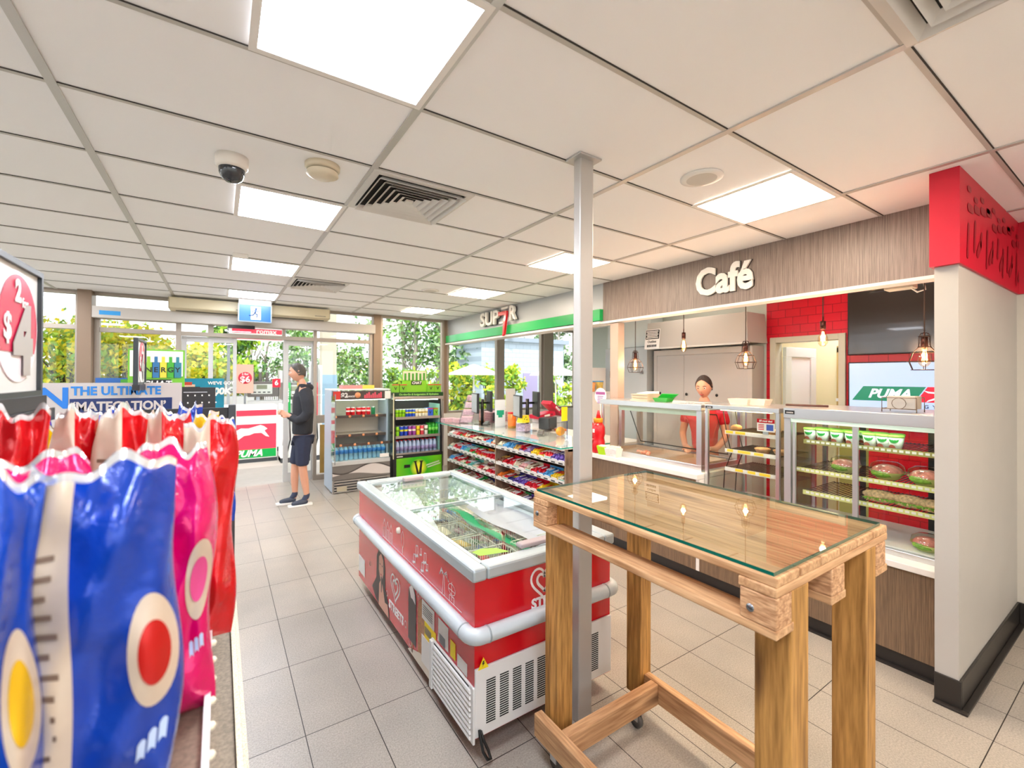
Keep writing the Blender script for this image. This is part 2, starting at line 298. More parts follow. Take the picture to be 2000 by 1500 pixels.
# corridor behind the kitchen door
cor = mat('yellow_cream_corridor', 'e6dcae', .55)
m = MB(); m.box(6.6, 6.7, .9, 3.6, 0, H); m.box(KX+.1, 6.6, 3.5, 3.6, 0, H); m.box(KX+.1, 6.6, .9, 1.0, 0, H); struct(m.build('wall_corridor', cor), 'yellow cream corridor wall seen through the kitchen doorway', 'wall')
m = MB(); m.box(6.52, 6.6, 1.55, 1.62, 0, 2.1); m.box(6.52, 6.6, 2.33, 2.4, 0, 2.1); m.box(6.52, 6.6, 1.55, 2.4, 2.04, 2.12); struct(m.build('door_4', mat('tan_door_frame', 'b59a5c', .5)), 'tan door frame inside the corridor', 'door frame')
struct(bx('door_5', mat('cream_door', 'efe0c0', .45), 6.56, 6.59, 1.62, 2.33, 0, 2.04), 'cream door at the end of the corridor', 'door')
m = MB(); m.box(KX-.03, KX+.12, 1.83, 1.89, 0, 2.16); m.box(KX-.03, KX+.12, 2.49, 2.55, 0, 2.16); m.box(KX-.025, KX+.115, 1.89, 2.49, 2.10, 2.16)
struct(m.build('door_3', mat('grey_door_frame', 'c8c6b4', .45), bevel=.004), 'grey frame of the kitchen doorway', 'door frame')
# open white door with a window, swung into the corridor
dn = bpy.data.objects.new('door_2', None); C.link(dn); struct(dn, 'white door with a glass panel standing open in the kitchen doorway', 'door')
dn.location = (KX+.13, 2.47, 0); dn.rotation_euler = (0, 0, math.radians(-5))
m = MB(); W = .62
m.box(0, W, -.02, .02, 0, 1.25); m.box(0, W, -.02, .02, 1.95, 2.06); m.box(0, .11, -.02, .02, 1.25, 1.95); m.box(W-.11, W, -.02, .02, 1.25, 1.95)
m.build('door_leaf', mat('pale_door', 'dfe8e2', .4), dn, .004); bx('door_glass', mat('frosted_glass', 'e8f1f2', .25, emit=None), .11, W-.11, -.005, .005, 1.25, 1.95, dn)
# ---------------------------------------------------------------- front glazing
fr = mat('beige_window_frame', 'a79c90', .4, .4); fr2 = mat('brown_window_frame', '8a7460', .45, .2); lfr = mat('light_window_frame', 'c9c8c6', .4, .3)
def window(n, x0, x1, z0, z1, rails=(), mull=(), lab='', w=.045, fm=fr):
    o = bpy.data.objects.new('window_%d' % n, None); C.link(o); struct(o, lab, 'window')
    m = MB(); y0, y1 = YW, YW+.09
    m.box(x0, x0+w, y0, y1, z0, z1); m.box(x1-w, x1, y0, y1, z0, z1); m.box(x0+w, x1-w, y0, y1, z1-w, z1); m.box(x0+w, x1-w, y0, y1, z0, z0+w)
    for r in rails: m.box(x0+w, x1-w, y0+.01, y1-.01, r-.03, r+.03)
    for x in mull: m.box(x-.025, x+.025, y0+.005, y1-.005, z0+w, z1-w)
    m.build('window_frame', fm, o, .003); bx('window_glass', glass, x0+w, x1-w, YW+.04, YW+.046, z0+w, z1-w, o)
window(1, -4, -1.51, 0, H, (2.33,), (-2.7,), 'tall window at the left end of the shopfront')
window(2, 2.385, 3.62, 0, H, (), (), 'tall window between the sliding door and the service counter')
window(3, 3.68, 4.86, 1.0, H, (), (), 'first window behind the service counter')
window(4, 4.96, 6.02, 1.0, H, (), (), 'second window behind the service counter')
window(5, 6.28, 7.0, 1.0, H, (), (), 'third window behind the service counter')
struct(bx('wall_front', white, 3.62, 7.0, YW-.02, YW+.1, 0, 1.0), 'white wall under the service counter windows', 'wall')
m = MB(); m.box(3.62, 3.68, YW, YW+.1, 1, H); struct(m.build('trim_4', fr2), 'brown mullion at the end of the service fascia', 'mullion')
m = MB(); m.box(4.86, 4.96, YW-.01, YW+.1, 1, H); struct(m.build('trim_5', fr), 'beige mullion behind the tills', 'mullion')
m = MB(); m.box(6.02, 6.16, YW-.05, YW+.1, 1, H); m.box(6.16, 6.28, YW-.02, YW+.1, 1, H); struct(m.build('trim_6', fr), 'wide beige mullion behind the tills', 'mullion')
struct(bx('column_left', fr2, -1.512, -1.375, YW-.14, YW+.12, 0, H, None, .004), 'brown steel column left of the entrance', 'column')
struct(bx('column_right', fr2, 2.255, 2.385, YW-.04, YW+.12, 0, H, None, .004), 'brown steel column right of the entrance', 'column')
# sliding door set
dr = bpy.data.objects.new('door_1', None); C.link(dr); struct(dr, 'glazed sliding entrance doors with side panels', 'door')
m = MB()                                     # fixed frame
for a, b in ((-1.375, -1.32), (-.52, -.46), (1.29, 1.34), (2.2, 2.255)): m.box(a, b, YW, YW+.09, 0, 2.45)
for a, b in ((-.145, -.075), (.83, .87)): m.box(a, b, YW+.002, YW+.088, 2.34, 2.45)
m.box(-1.32, 2.2, YW+.005, YW+.085, 2.28, 2.34); m.box(1.34, 2.2, YW+.005, YW+.085, .93, 1.06); m.box(1.34, 2.2, YW+.005, YW+.085, 0, .08)
m.box(-1.32, -.52, YW+.005, YW+.085, .93, 1.03); m.box(-1.32, -.52, YW+.005, YW+.085, 0, .08); m.box(-1.375, 2.255, YW+.005, YW+.085, 2.76, 2.8); m.build('door_frame', fr, dr, .003)
m = MB(); m.box(-.455, .215, YW+.103, YW+.137, 0.001, .10); m.box(-.455, .215, YW+.103, YW+.137, 2.20, 2.279)
for a, b in ((-.46, -.40), (-.14, -.08), (.17, .22)): m.box(a, b, YW+.1, YW+.14, 0, 2.28)
m.build('sliding_leaf', lfr, dr, .003)
m = MB(); m.box(.865, 1.355, YW+.103, YW+.137, 0.001, .15); m.box(.865, 1.355, YW+.103, YW+.137, 2.20, 2.279)
for a, b in ((.86, .93), (1.27, 1.36)): m.box(a, b, YW+.1, YW+.14, 0, 2.28)
m.build('sliding_leaf', lfr, dr, .003)
m = MB(); m.box(-.40, .17, YW+.118, YW+.122, .1, 2.2); m.box(.93, 1.27, YW+.118, YW+.122, .15, 2.2); m.box(1.34, 2.2, YW+.04, YW+.045, 1.06, 2.28); m.box(-1.32, -.52, YW+.04, YW+.045, 1.03, 2.28); m.box(-1.32, -.52, YW+.04, YW+.045, .08, .93)
m.box(-1.32, 2.2, YW+.04, YW+.045, 2.34, 2.44); m.box(-1.32, 2.2, YW+.04, YW+.045, 2.6, 2.76); m.build('door_glass', glass, dr)
bx('kick_panel', mat('tan_kick_panel', 'a88748', .5, noise=.1), 1.40, 2.12, YW+.02, YW+.05, .1, .9, dr)
bx('door_sticker', mat('navy_sticker', '1b2a6b', .4), 1.20, 1.265, YW+.113, YW+.118, 1.50, 1.60, dr)
hd = bpy.data.objects.new('trim_7', None); C.link(hd); struct(hd, 'long beige header box over the sliding doors', 'door header')
MB().box(-1.37, 2.25, YW-.16, YW+.09, 2.45, 2.60).build('header_box', mat('header_beige', 'c6bfb6', .45), hd, .006)
bx('header_sticker', mat('sky_blue_sticker', '2f9be0', .4), -1.30, -1.09, YW-.162, YW-.16, 2.49, 2.545, hd)
bx('door_sensor', black, .10, .44, YW-.2, YW-.16, 2.405, 2.455, hd, .006)
# steel pole in the middle of the shop
pl = bpy.data.objects.new('column_1', None); C.link(pl); struct(pl, 'slim grey steel post beside the freezer', 'column'); pl.location = (1.475, 1.625, 0)
pm = mat('pole_paint', 'bbb6b0', .38, .3)
bx('post_shaft', pm, -.0, .088, 0, .052, 0, H, pl, .006); bx('post_cap', alu, -.03, .115, -.03, .08, H-.012, H-.001, pl, .002)
# ================================================================ CEILING FIXTURES
lp = mat('light_panel', 'ffffff', .5, emit='f1f5ff', es=PANEL_E); lw = mat('light_panel_warm', 'ffffff', .5, emit='ffe9cf', es=PANEL_E)
lk = mat('added_panel_kitchen', 'ffffff', .5, emit='fff4e6', es=PANEL_E*.2)
def panel(x, y, warm, label, vis=True):
    t = thing('ceiling_light', label, 'ceiling light', (x, y, H-.004), 0, 'square light panels set in the ceiling')
    m = MB()
    for a, b, c, d in ((-.30, .30, -.30, -.275), (-.30, .30, .275, .30), (-.30, -.275, -.275, .275), (.275, .30, -.275, .275)): m.box(a, b, c, d, -.006, 0)
    m.build('light_frame', white, t); bx('diffuser', (lp, lw, lk)[int(warm)], -.275, .275, -.275, .275, -.003, 0, t); return t
LB = 1.41
names = {(0, 0): 'largest white light panel, nearest the camera at the top', (0, 1): 'light panel beside the dome camera and smoke detector', (0, 2): 'light panel with a small sensor at its edge', (0, 3): 'light panel just above the green exit sign box', (1, 0): 'light panel nearest the cafe fascia, beside the round ceiling speaker', (1, 1): 'light panel partly hidden behind the steel post', (1, 2): 'light panel above the service counter fascia letters', (1, 3): 'farthest light panel, in the corner by the service fascia'}
names[(0, 3)] = 'light panel just above the blue exit sign'
for j, yy in enumerate([LB+1.829*i for i in range(4)]):
    panel(.372, yy, 0, names[(0, j)]); panel(2.79, yy, 1, names[(1, j)])
for xx in (-2.03, .372, 2.79):  # out-of-view panels added to fill the room with light
    for yy in ((LB-1.829, LB-3.658) if xx > 0 else (LB-1.829, LB-3.658, LB, LB+1.829, LB+3.658, LB+5.487)):
        panel(xx, yy, xx > 1, 'added ceiling light panel behind the camera, out of view' if yy < 0 else 'added ceiling light panel over the left aisle, out of view')
for xx, yy in ((4.45, 1.6), (4.45, 3.3), (5.4, 5.7), (5.9, 2.2)): panel(xx, yy, 2 if xx != 5.9 else 0, 'added unseen ceiling light panel over the kitchen, tills and corridor')  # hidden panels added to brighten the kitchen, tills and corridor
# square air vents
vm = mat('vent_white', 'dedad4', .4, .1); vd = mat('vent_shadow', '2a2724', .9)
def vent(x, y, label):
    t = thing('air_vent', label, 'air vent', (x, y, H), 0, 'square louvred air vents')
    bx('vent_shade_sheet', vd, -.27, .27, -.27, .27, -.003, -.001, t)  # flat dark sheet stands in for the shade inside the vent
    m = MB(); 
    for a, b, c, d in ((-.30, .30, -.30, -.262), (-.30, .30, .262, .30), (-.30, -.262, -.262, .262), (.262, .30, -.262, .262)): m.box(a, b, c, d, -.012, -.001)
    m.build('vent_frame', vm, t)
    for k in range(6):                    # sloping square rings
        ro = .262-.04*k; ri = ro-.026; m = MB()
        for q in range(4):
            a = q*math.pi/2; R = Matrix.Rotation(a, 4, 'Z')
            P = [R @ Vector(v) for v in ((-ro, -ro, -.034+.003*k), (ro, -ro, -.034+.003*k), (ri, -ri, -.006), (-ri, -ri, -.006))]
            m.add(P+[p+Vector((0, 0, .0015)) for p in P], [(0, 3, 2, 1), (4, 5, 6, 7), (0, 1, 5, 4), (2, 3, 7, 6)])
        m.build('louvre_ring', vm, t)
    bx('centre_plate', vm, -.022, .022, -.022, .022, -.02, -.01, t)
    return t
vent(.97, 2.63, 'large square louvred vent beside the smoke detector'); vent(.97, 5.678, 'small looking far vent left of the service fascia'); vent(1.569, .191, 'vent cut by the top right edge of the photo')
# dome camera
t = thing('dome_camera', 'white dome security camera with dark glass bubble', 'security camera', (.045, 2.62, H))
MB().lathe((0, 0, 0), [(0, 0), (.072, 0), (.072, -.05), (.06, -.062), (0, -.062)], n=28).build('camera_base', mat('camera_white', 'e9e2d8', .35), t)
MB().lathe((0, 0, 0), [(.058, -.062), (.056, -.085), (.045, -.11), (.025, -.125), (0, -.13)], n=28).build('dome', mat('smoked_dome', '2b2e33', .05, coat=.5), t)
t = thing('smoke_detector', 'round cream smoke detector', 'smoke detector', (.44, 2.46, H))
MB().lathe((0, 0, 0), [(0, 0), (.085, 0), (.085, -.02), (.075, -.03), (0, -.03)], n=28).build('detector_base', mat('detector_cream', 'd9cbb0', .4), t)
MB().lathe((0, 0, 0), [(.075, -.036), (.078, -.05), (.055, -.062), (0, -.064)], n=28).build('detector_cap', MT['detector_cream'], t)
m = MB()
m.cyl((0, 0, -.0365), .06, .008)
m.build('detector_rib', mat('detector_slot', '3a352c', .6), t)
def speaker(x, y, label):
    t = thing('ceiling_speaker', label, 'ceiling speaker', (x, y, H), 0, None)
    MB().lathe((0, 0, 0), [(.078, -.001), (.11, -.001), (.11, -.006), (.078, -.012)], n=36).build('speaker_ring', white, t)
    MB().lathe((0, 0, 0), [(.078, -.012), (.05, -.017), (0, -.018)], n=36).build('speaker_grille', mat('speaker_mesh', 'cfcac2', .6), t)
speaker(2.19, 1.44, 'large round ceiling speaker near the cafe'); speaker(2.22, 5.24, 'small looking round ceiling speaker far away')
t = thing('motion_sensor', 'small white box sensor at the edge of a light panel', 'sensor', (.15, 4.66, H)); bx('sensor_body', white, -.06, .06, -.03, .03, -.035, 0, t, .006)
# exit sign
t = thing('exit_sign', 'blue running man exit sign box hanging over the entrance', 'exit sign', (.42, 7.3, 2.60)); eb = mat('exit_blue', '0d458c', .3, emit='2b8cf0', es=.03)
bx('sign_case', mat('exit_case', '87929a', .35), -.21, .21, -.02, .02, -.13, .13, t, .006); bx('sign_face', eb, -.195, .195, -.024, -.02, -.115, .115, t)
bx('sign_mount', white, -.2, .2, -.03, .03, .13, .20, t)
MB().box(-.055, .07, -.026, -.024, -.095, .095).build('door_pictogram', mat('exit_white', '8d959d', .4), t)
m = MB(); m.lathe((.01, -.0262, .065), [(0, 0), (.014, 0), (.014, -.002), (0, -.002)], 'y', 12)
for a, b, w in (((.01, .05), (-.005, 0), .018), ((0, .04), (.03, .02), .008), ((.0, .04), (-.03, .03), .008), ((-.03, .03), (-.035, .005), .008), ((-.005, 0), (.025, -.02), .012), ((.025, -.02), (.02, -.06), .011), ((-.005, 0), (-.03, -.03), .012), ((-.03, -.03), (-.075, -.035), .011), ((.03, .02), (.045, .035), .007)):
    m.tube([(a[0], -.028, a[1]), (b[0], -.028, b[1])], w/2, 6)
m.build('running_man', mat('exit_figure', '08305f', .4), t)
# air curtain over the door
t = thing('air_curtain', 'long beige air curtain unit mounted above the sliding doors', 'air curtain', (.445, 7.62, 2.60)); ab = mat('aircon_beige', 'd2c5a4', .4)
m = MB(); m.prism([(-1.02, -.12, .03), (-1.02, -.12, .17), (-1.02, .12, .17), (-1.02, .12, 0), (-1.02, -.02, 0)], (0, 0, 0), (2.04, 0, 0)); m.build('unit_body', ab, t, .01)
bx('air_outlet', black, -.95, .95, -.03, .02, -.004, .001, t)
bx('end_cap', mat('aircon_end', 'bfb294', .45), -1.026, -1.02, -.12, .12, .02, .17, t); bx('end_cap', MT['aircon_end'], 1.02, 1.026, -.12, .12, .02, .17, t)
for x in (-.25, .8): bx('badge', dgrey, x, x+.16, -.122, -.12, .05, .058, t)
# ================================================================ LETTERS ON THE FASCIAS
lm = mat('sign_letter_white', 'f2eee6', .35); ls = mat('letter_side_black', '241f1c', .5)
t = thing('cafe_sign', 'raised white letters reading Café on the wood grain fascia', 'sign', (FX, 2.215, 2.575))
text('letters', 'Café', .33, (-.012, 0, -.01), '-x', lm, t, .012, .0115, xsc=.86)
text('letter_backing', 'Café', .33, (-.004, 0, -.01), '-x', ls, t, .004, .0155, xsc=.86)
t = thing('super_sign', 'raised white rounded letters reading SUPER with a red number seven', 'sign', (FX, 5.93, 2.64))
text('letters', 'SUP', .30, (-.05, .245, 0), '-x', lm, t, .02, .007, xsc=1.16); text('letters', 'R', .30, (-.05, -.43, .02), '-x', lm, t, .02, .007, xsc=.92); text('letter_backing', 'SUP', .30, (-.02, .245, 0), '-x', dgrey, t, .006, .012, xsc=1.16); text('letter_backing', 'R', .30, (-.02, -.43, .02), '-x', dgrey, t, .006, .008, xsc=.92)
for z, ya, yb in ((.125, -.31, -.12), (-.09, -.20, -.06)): bx('letter_bar', lm, -.07, -.03, ya, yb, z-.02, z+.02, t, .01)
m = MB(); m.prism([(0, -.10, .07), (0, -.34, .07), (0, -.34, .02), (0, -.27, -.29), (0, -.22, -.31), (0, -.27, .01), (0, -.10, .01)], (-.11, 0, 0), (-.07, 0, 0)); m.build('red_seven', red, t, .006)
# ================================================================ OUTSIDE
gm = mat('concrete_ground', 'a8a29a', .8, noise=.06, nscale=1.5)
struct(bx('ground', gm, -60, 60, -60, 90, -.5, -.15), 'pale concrete forecourt', 'ground')
struct(bx('ground_path', mat('pale_path', 'b5afa7', .75, noise=.04), -8, 12, YW+.1, YW+1.7, -.149, -.01), 'pale concrete path outside the door', 'path')
lv = [mat('leaf_green', '78a83c', .6), mat('leaf_dark', '3f6a35', .6), mat('leaf_yellow', 'd2d42c', .6), mat('leaf_gum', '94b07e', .6), mat('leaf_lime', 'a6c838', .6), mat('leaf_flower', 'ecd824', .6)]
bark = mat('pale_bark', 'a39a90', .8, noise=.2); bark2 = mat('brown_bark', '5f5042', .8, noise=.2)
def tree(x, y, h, crown, n, mats, label, trunks=1, size=.16, bk=bark, sparse=.5, low=.3, seed=0, clumps=26, cat='tree', group=None, clr=.32):
    r = random.Random(seed); t = thing('leafy_tree' if cat == 'tree' else 'leafy_shrub', label, cat, (x, y, -.15), 0, group); m = MB(); cl = []
    for k in range(clumps):
        a = r.uniform(0, 6.28); q = math.sqrt(r.random()); z = low*h+(1-low)*h*r.random(); w = math.sin(math.pi*min(1, max(.12, (z/h-low)/(1-low)*.8+.15)))
        cl.append(Vector((crown*q*w*math.cos(a), crown*q*w*math.sin(a), z*.95)))
    for i in range(trunks):
        a = 6.28*i/trunks+.3; b = Vector((.25*math.cos(a)*(trunks > 1), .25*math.sin(a)*(trunks > 1), 0)); top = Vector((crown*.3*math.cos(a)*(trunks > 1), crown*.3*math.sin(a)*(trunks > 1), h*.8)); mid = (b+top)/2+Vector((r.uniform(-.2, .2), r.uniform(-.2, .2), 0))
        m.tube([b, mid, top], [.035*h*.5+.03, .02*h*.5+.02, .01*h*.5], 7)
        for c in cl[i::trunks]:
            s = b.lerp(top, min(.9, max(.25, c.z/h*.7))); m.tube([s, s.lerp(c, .5)+Vector((0, 0, .1)), c], [.02+.003*h, .015, .008], 4)
    m.build('tree_trunk' if cat == 'tree' else 'shrub_stem', bk, t)
    m = MB(); vs = []; fs = []; mi = []
    for k in range(n):
        c = cl[r.randrange(len(cl))]; p = c+Vector((r.gauss(0, 1), r.gauss(0, 1), r.gauss(0, .75)))*crown*clr*sparse
        if p.z < .05: p.z = .05+r.random()*.2
        u = Vector((r.gauss(0, 1), r.gauss(0, 1), r.gauss(0, 1))).normalized(); v = u.cross(Vector((r.gauss(0, 1), r.gauss(0, 1), r.gauss(0, 1)))).normalized(); s = size*r.uniform(.6, 1.3)
        m.add([p-u*s, p-v*s*.5, p+u*s, p+v*s*.5], [(0, 1, 2, 3)], r.randrange(len(mats)))
    m.build('foliage', mats, t); return t
# px column, distance, height, ...
def gp(px, Y): p = atY(px, 800, Y); return p.x, Y
x, y = gp(125, 17); tree(x, y, 3.35, 1.8, 6500, [lv[4], lv[2], lv[0], lv[5]], 'bright yellow green tree at the far left window', seed=1, size=.095, low=.12, clumps=44, bk=bark2)
x, y = gp(245, 17.5); tree(x, y, 3.35, 1.8, 6500, [lv[4], lv[5], lv[2], lv[5]], 'yellow flowering tree left of the entrance header', seed=2, size=.095, low=.12, clumps=44, bk=bark2)
x, y = gp(395, 20); tree(x, y, 3.0, 1.2, 2000, [lv[2], lv[4], lv[5]], 'low yellow bush tree seen through the left door panel', seed=3, bk=bark2)
x, y = gp(445, 23); tree(x, y, 4.2, 1.3, 2200, [lv[0], lv[1], lv[4]], 'dense green tree seen through the door beside the fuel pumps', seed=4, bk=bark2)
x, y = gp(500, 26); tree(x, y, 5.6, 2.5, 1500, [lv[3], lv[1]], 'thin leaved gum tree seen above the pumps', seed=5, trunks=3, sparse=.6, size=.12)
x, y = gp(583, 27); tree(x, y, 4.8, 1.4, 900, [lv[3], lv[0]], 'thin gum tree seen just right of the tall pump', seed=6, trunks=2)
x, y = gp(690, 28); tree(x, y, 3.4, 2.6, 2200, [lv[3], lv[0], lv[1]], 'low green trees seen through the right door panel', seed=7, low=.15)
x, y = gp(800, 22); tree(x, y, 8.2, 2.1, 2300, [lv[3], lv[1], lv[3], lv[0]], 'tall gum tree with three pale trunks in the corner window', seed=8, trunks=3, sparse=.75, size=.13, clumps=34)
x, y = gp(862, 21); tree(x, y, 8.0, 1.6, 1500, [lv[3], lv[1], lv[0]], 'tall gum tree beside the end of the service fascia', seed=9, trunks=2, sparse=.7, size=.13)
x, y = gp(925, 19); tree(x, y, 6.4, 1.9, 2000, [lv[1], lv[3]], 'dark gum tree seen in the window behind the tills', seed=10, trunks=2, sparse=.7)
x, y = gp(1090, 20); tree(x, y, 6.2, 1.5, 2000, [lv[1], lv[3]], 'blue green gum tree seen left of the steel post', seed=11)
for k, px in enumerate((765, 800, 838)): x, y = gp(px, 18); tree(x, y, 2.2, .7, 900, [lv[3], lv[0], lv[4]], ('left', 'middle', 'right')[k]+' one of the low shrubs in the corner window', 1, .12, bark2, .6, .1, 20+k, 14, 'shrub', 'low shrubs in the corner window')
for k, px in enumerate((885, 915, 948, 1000, 1085)): x, y = gp(px, 15); tree(x, y, 2.3, .62, 1000, [lv[4], lv[0], lv[2]], 'leafy garden shrub behind the tills, '+('leftmost', 'second from left', 'beside the mullion', 'right of the mullion', 'nearest the steel post')[k], 1, .11, bark2, .6, .1, 30+k, 14, 'shrub', 'garden shrubs behind the tills')
# paling fence
t = thing('metal_fence', 'black vertical bar fence beyond the forecourt', 'fence', (0, 19, -.15)); m = MB(); x0 = gp(400, 19)[0]; x1 = gp(560, 19)[0]
for k in range(44): xx = x0+(x1-x0)*k/43; m.box(xx-.012, xx+.012, -.012, .012, 0, 1.75)
m.build('fence_bar', black, t); m = MB(); m.box(x0, x1, -.02, .02, .2, .24); m.box(x0, x1, -.02, .02, 1.5, 1.54); m.build('fence_rail', black, t)
# little house with orange roof behind the fence
t = thing('small_house', 'small pale house with an orange roof beyond the fence', 'house', (gp(462, 30)[0], 30, -.15)); bx('house_wall', mat('pale_blue_wall', 'd5dcea', .7), -.9, 1.2, 0, 2, 0, 1.8, t)
MB().prism([(-1.2, -.2, 2.5), (1.3, -.2, 1.75), (1.3, -.2, 1.85), (-1.2, -.2, 2.62)], (0, 0, 0), (0, 2.4, 0)).build('house_roof', mat('orange_roof', 'e8962a', .6), t)
# red and white price banner seen over the door
red2 = mat('sun_faded_red', 'e8344e', .5); t = thing('canopy_sign', 'red and white fuel sign hanging outside above the door', 'sign', (gp(502, 12)[0], 12, 0))
a = atY(447, 638, 12); b = atY(556, 668, 12); w = (b.x-a.x)/2
bx('sign_board', white, -w, w, -.03, .03, b.z, a.z+.03, t); bx('sign_red_panel', red2, -w+.06, w-.06, -.035, -.03, b.z+.17, a.z-.02, t); bx('sign_red_strip', red2, -w+.06, w-.06, -.035, -.03, b.z+.03, b.z+.13, t)
text('sign_writing', 'romax', .16, (.18, -.037, b.z+.22), '-y', white, t, .002, .003)
for s in (-1, 1): bx('sign_post', grey, s*w-.03, s*w+.03, .03, .09, -.15, a.z+.3, t)
bx('canopy_column', mat('canopy_cream', 'e9dcc6', .6), 0, .38, 0, .38, -.15, 5, None); o = bpy.data.objects['canopy_column']; xx = gp(628, 13)[0]; o.location = (xx, 13, 0); tag(o, 'cream canopy column with a blue lower half', 'column')
bx('blue_wrap', mat('faded_blue', '9fc3dc', .6), -.02, .40, -.02, .40, -.15, 1.75, o)
# fuel dispenser cabinet with leaping cat emblem
def P2(*q): return [(x, 0, z) for x, z in q]
def cat(scale, o, m, parent, face='-y', nm='leaping_cat', flip=False):
    pts = [(-.50, .16), (-.38, .13), (-.26, .12), (-.12, .20), (.02, .19), (.16, .23), (.26, .26), (.33, .23), (.40, .17), (.34, .13), (.40, .04), (.44, -.02), (.37, 0), (.28, .08), (.14, .08), (.04, .04), (-.06, .03), (-.16, -.05), (-.28, -.08), (-.44, -.14), (-.40, -.09), (-.26, -.02), (-.18, .05), (-.28, .08), (-.40, .09)]
    if flip: pts = [(-a, b) for a, b in pts][::-1]
    bmx = bmesh.new(); vs = [bmx.verts.new((a*scale, b*scale, .0)) for a, b in pts]; f = bmx.faces.new(vs); r = bmesh.ops.extrude_face_region(bmx, geom=[f]); bmesh.ops.translate(bmx, verts=[v for v in r['geom'] if isinstance(v, bmesh.types.BMVert)], vec=(0, 0, .003)); bmesh.ops.recalc_face_normals(bmx, faces=bmx.faces); bmesh.ops.triangulate(bmx, faces=bmx.faces)
    me = bpy.data.meshes.new(nm); bmx.to_mesh(me); bmx.free(); me.materials.append(m); ob = bpy.data.objects.new(nm, me); C.link(ob); ob.location = o; ob.rotation_euler = ROT[face]; ob.parent = parent; return ob
a = atY(462, 800, 11.0); b = atY(541, 890, 11.0); t = thing('fuel_cabinet', 'white cabinet with red and green panel, leaping cat emblem and the word PUMA', 'fuel cabinet', (b.x-.62, 11.0, -.15))
bx('cabinet_body', white, -.6, .62, 0, .6, 0, 1.22, t, .01); bx('cabinet_base', dgrey, -.6, .62, -.02, .6, 0, .08, t)
bx('red_panel', red2, -.58, .6, -.006, 0, .28, .82, t); bx('green_panel', green, -.58, .6, -.006, 0, .10, .28, t); bx('red_stripe', red2, -.58, .6, -.006, 0, 1.0, 1.12, t)
cat(.95, (.05, -.007, .55), white, t); text('word_puma', 'PUMA', .19, (.08, -.008, .19), '-y', white, t, .002, .006, shear=.35)
def pump(px, Y, w, zt, label, fills, bright=white):
    t = thing('fuel_pump', label, 'fuel pump', (gp(px, Y)[0], Y, -.15)); bx('pump_body', mat('pump_body_white', 'e9e9e6', .4), -w/2, w/2, 0, .45, 0, 1.25, t, .01)
    bx('pump_base', dgrey, -w/2, w/2, -.03, .45, 0, .1, t); hw = w/2
    bx('display_case', mat('pump_grey', '77726e', .4), -hw, hw*.45, -.06, .4, 1.35, 1.72, t, .01); bx('display_face', mat('display_pale', 'dfe3da', .3), -hw*.85, hw*.15, -.066, -.06, 1.42, 1.66, t); bx('display_screen', mat('lcd_olive', '8f957c', .2), -hw*.6, -hw*.1, -.07, -.066, 1.54, 1.64, t)
    for k in range(4): bx('keypad_button', dgrey, -hw*.75+k*.1, -hw*.75+k*.1+.06, -.069, -.066, 1.45, 1.475, t)
    bx('pump_column', MT['pump_body_white'], hw*.5, hw, 0, .4, 1.25, zt, t, .01)
    for k, c in enumerate(fills):
        xx = -hw+.12+k*.15; bx('nozzle_boot', c, xx-.02, xx+.03, -.09, -.0, 1.0, 1.12, t, .004)
        bx('pump_fin', MT['pump_grey'], xx-.03, xx+.03, .1, .3, 1.72, zt-.05, t)
        MB().tube([(xx, -.05, 1.0), (xx+.01, -.08, .8), (xx-.02, -.09, .45), (xx+.03, -.07, .3), (xx+.07, -.05, .5), (xx+.06, -.02, .9)], .013, 6).build('hose', black, t)
    return t
gF, yF, rF = mat('fuel_green', '14a04a', .4), mat('fuel_amber', 'f0a020', .4), mat('fuel_red', 'd8203a', .4)
pump(525, 12.4, .9, 2.0, 'fuel pump with a small grey display behind the red cabinet', (gF, yF, rF))
pump(466, 15.5, .8, 1.95, 'farther fuel pump half hidden beside the fence', (rF,))
t = pump(590, 10.6, .82, 2.1, 'nearest fuel pump with tall green, amber and red fuel labels', ())
for k, (c, s) in enumerate(((gF, 'Diesel'), (yF, 'Premium'), (rF, 'Unleaded'))):
    xx = -.38+k*.27; bx('fuel_blade', MT['pump_grey'], xx, xx+.14, -.1, -.04, 1.3, 2.12, t); bx('fuel_label', c, xx, xx+.14, -.106, -.1, 1.0, 1.72, t)
    text('fuel_name', s, .12, (xx+.07, -.108, 1.45), '-y', white, t, .001, .002, rot=(math.pi/2, -math.pi/2, 0)); MB().tube([(xx+.05, -.1, 1.2), (xx+.03, -.14, .9), (xx, -.15, .4), (xx+.08, -.14, .25), (xx+.14, -.12, .5), (xx+.12, -.1, 1.0)], .016, 6).build('hose', black, t)
bx('number_plate', rF, -.58, -.43, -.05, -.02, 1.62, 1.80, t); text('pump_number', '6', .14, (-.505, -.052, 1.71), '-y', white, t, .001, .003)
# special sign 2 for $6 outside
t = thing('poster_stand', 'outdoor poster with a red circle advertising an offer for $6', 'poster', (gp(484, 12.2)[0]-.06, 12.2, 0)); bx('poster_board', mat('poster_peach', 'f2b9a4', .6), -.17, .17, 0, .02, 1.30, 1.98, t)
MB().lathe((0, -.001, 1.66), [(0, 0), (.14, 0), (.14, -.004), (0, -.004)], 'y', 28).build('offer_circle', red2, t); text('offer_price', '$6', .2, (0, -.008, 1.62), '-y', white, t, .001, .005); text('offer_words', '2 for', .07, (0, -.008, 1.75), '-y', white, t, .001, .002)
bx('poster_leg', grey, -.02, .02, .02, .06, -.15, 1.3, t)
o = bx('canopy_roof', mat('canopy_white', 'e8e6e2', .6), -9, 4.2, 9.6, 17, 5.0, 5.5); struct(o, 'fuel forecourt canopy', 'canopy')
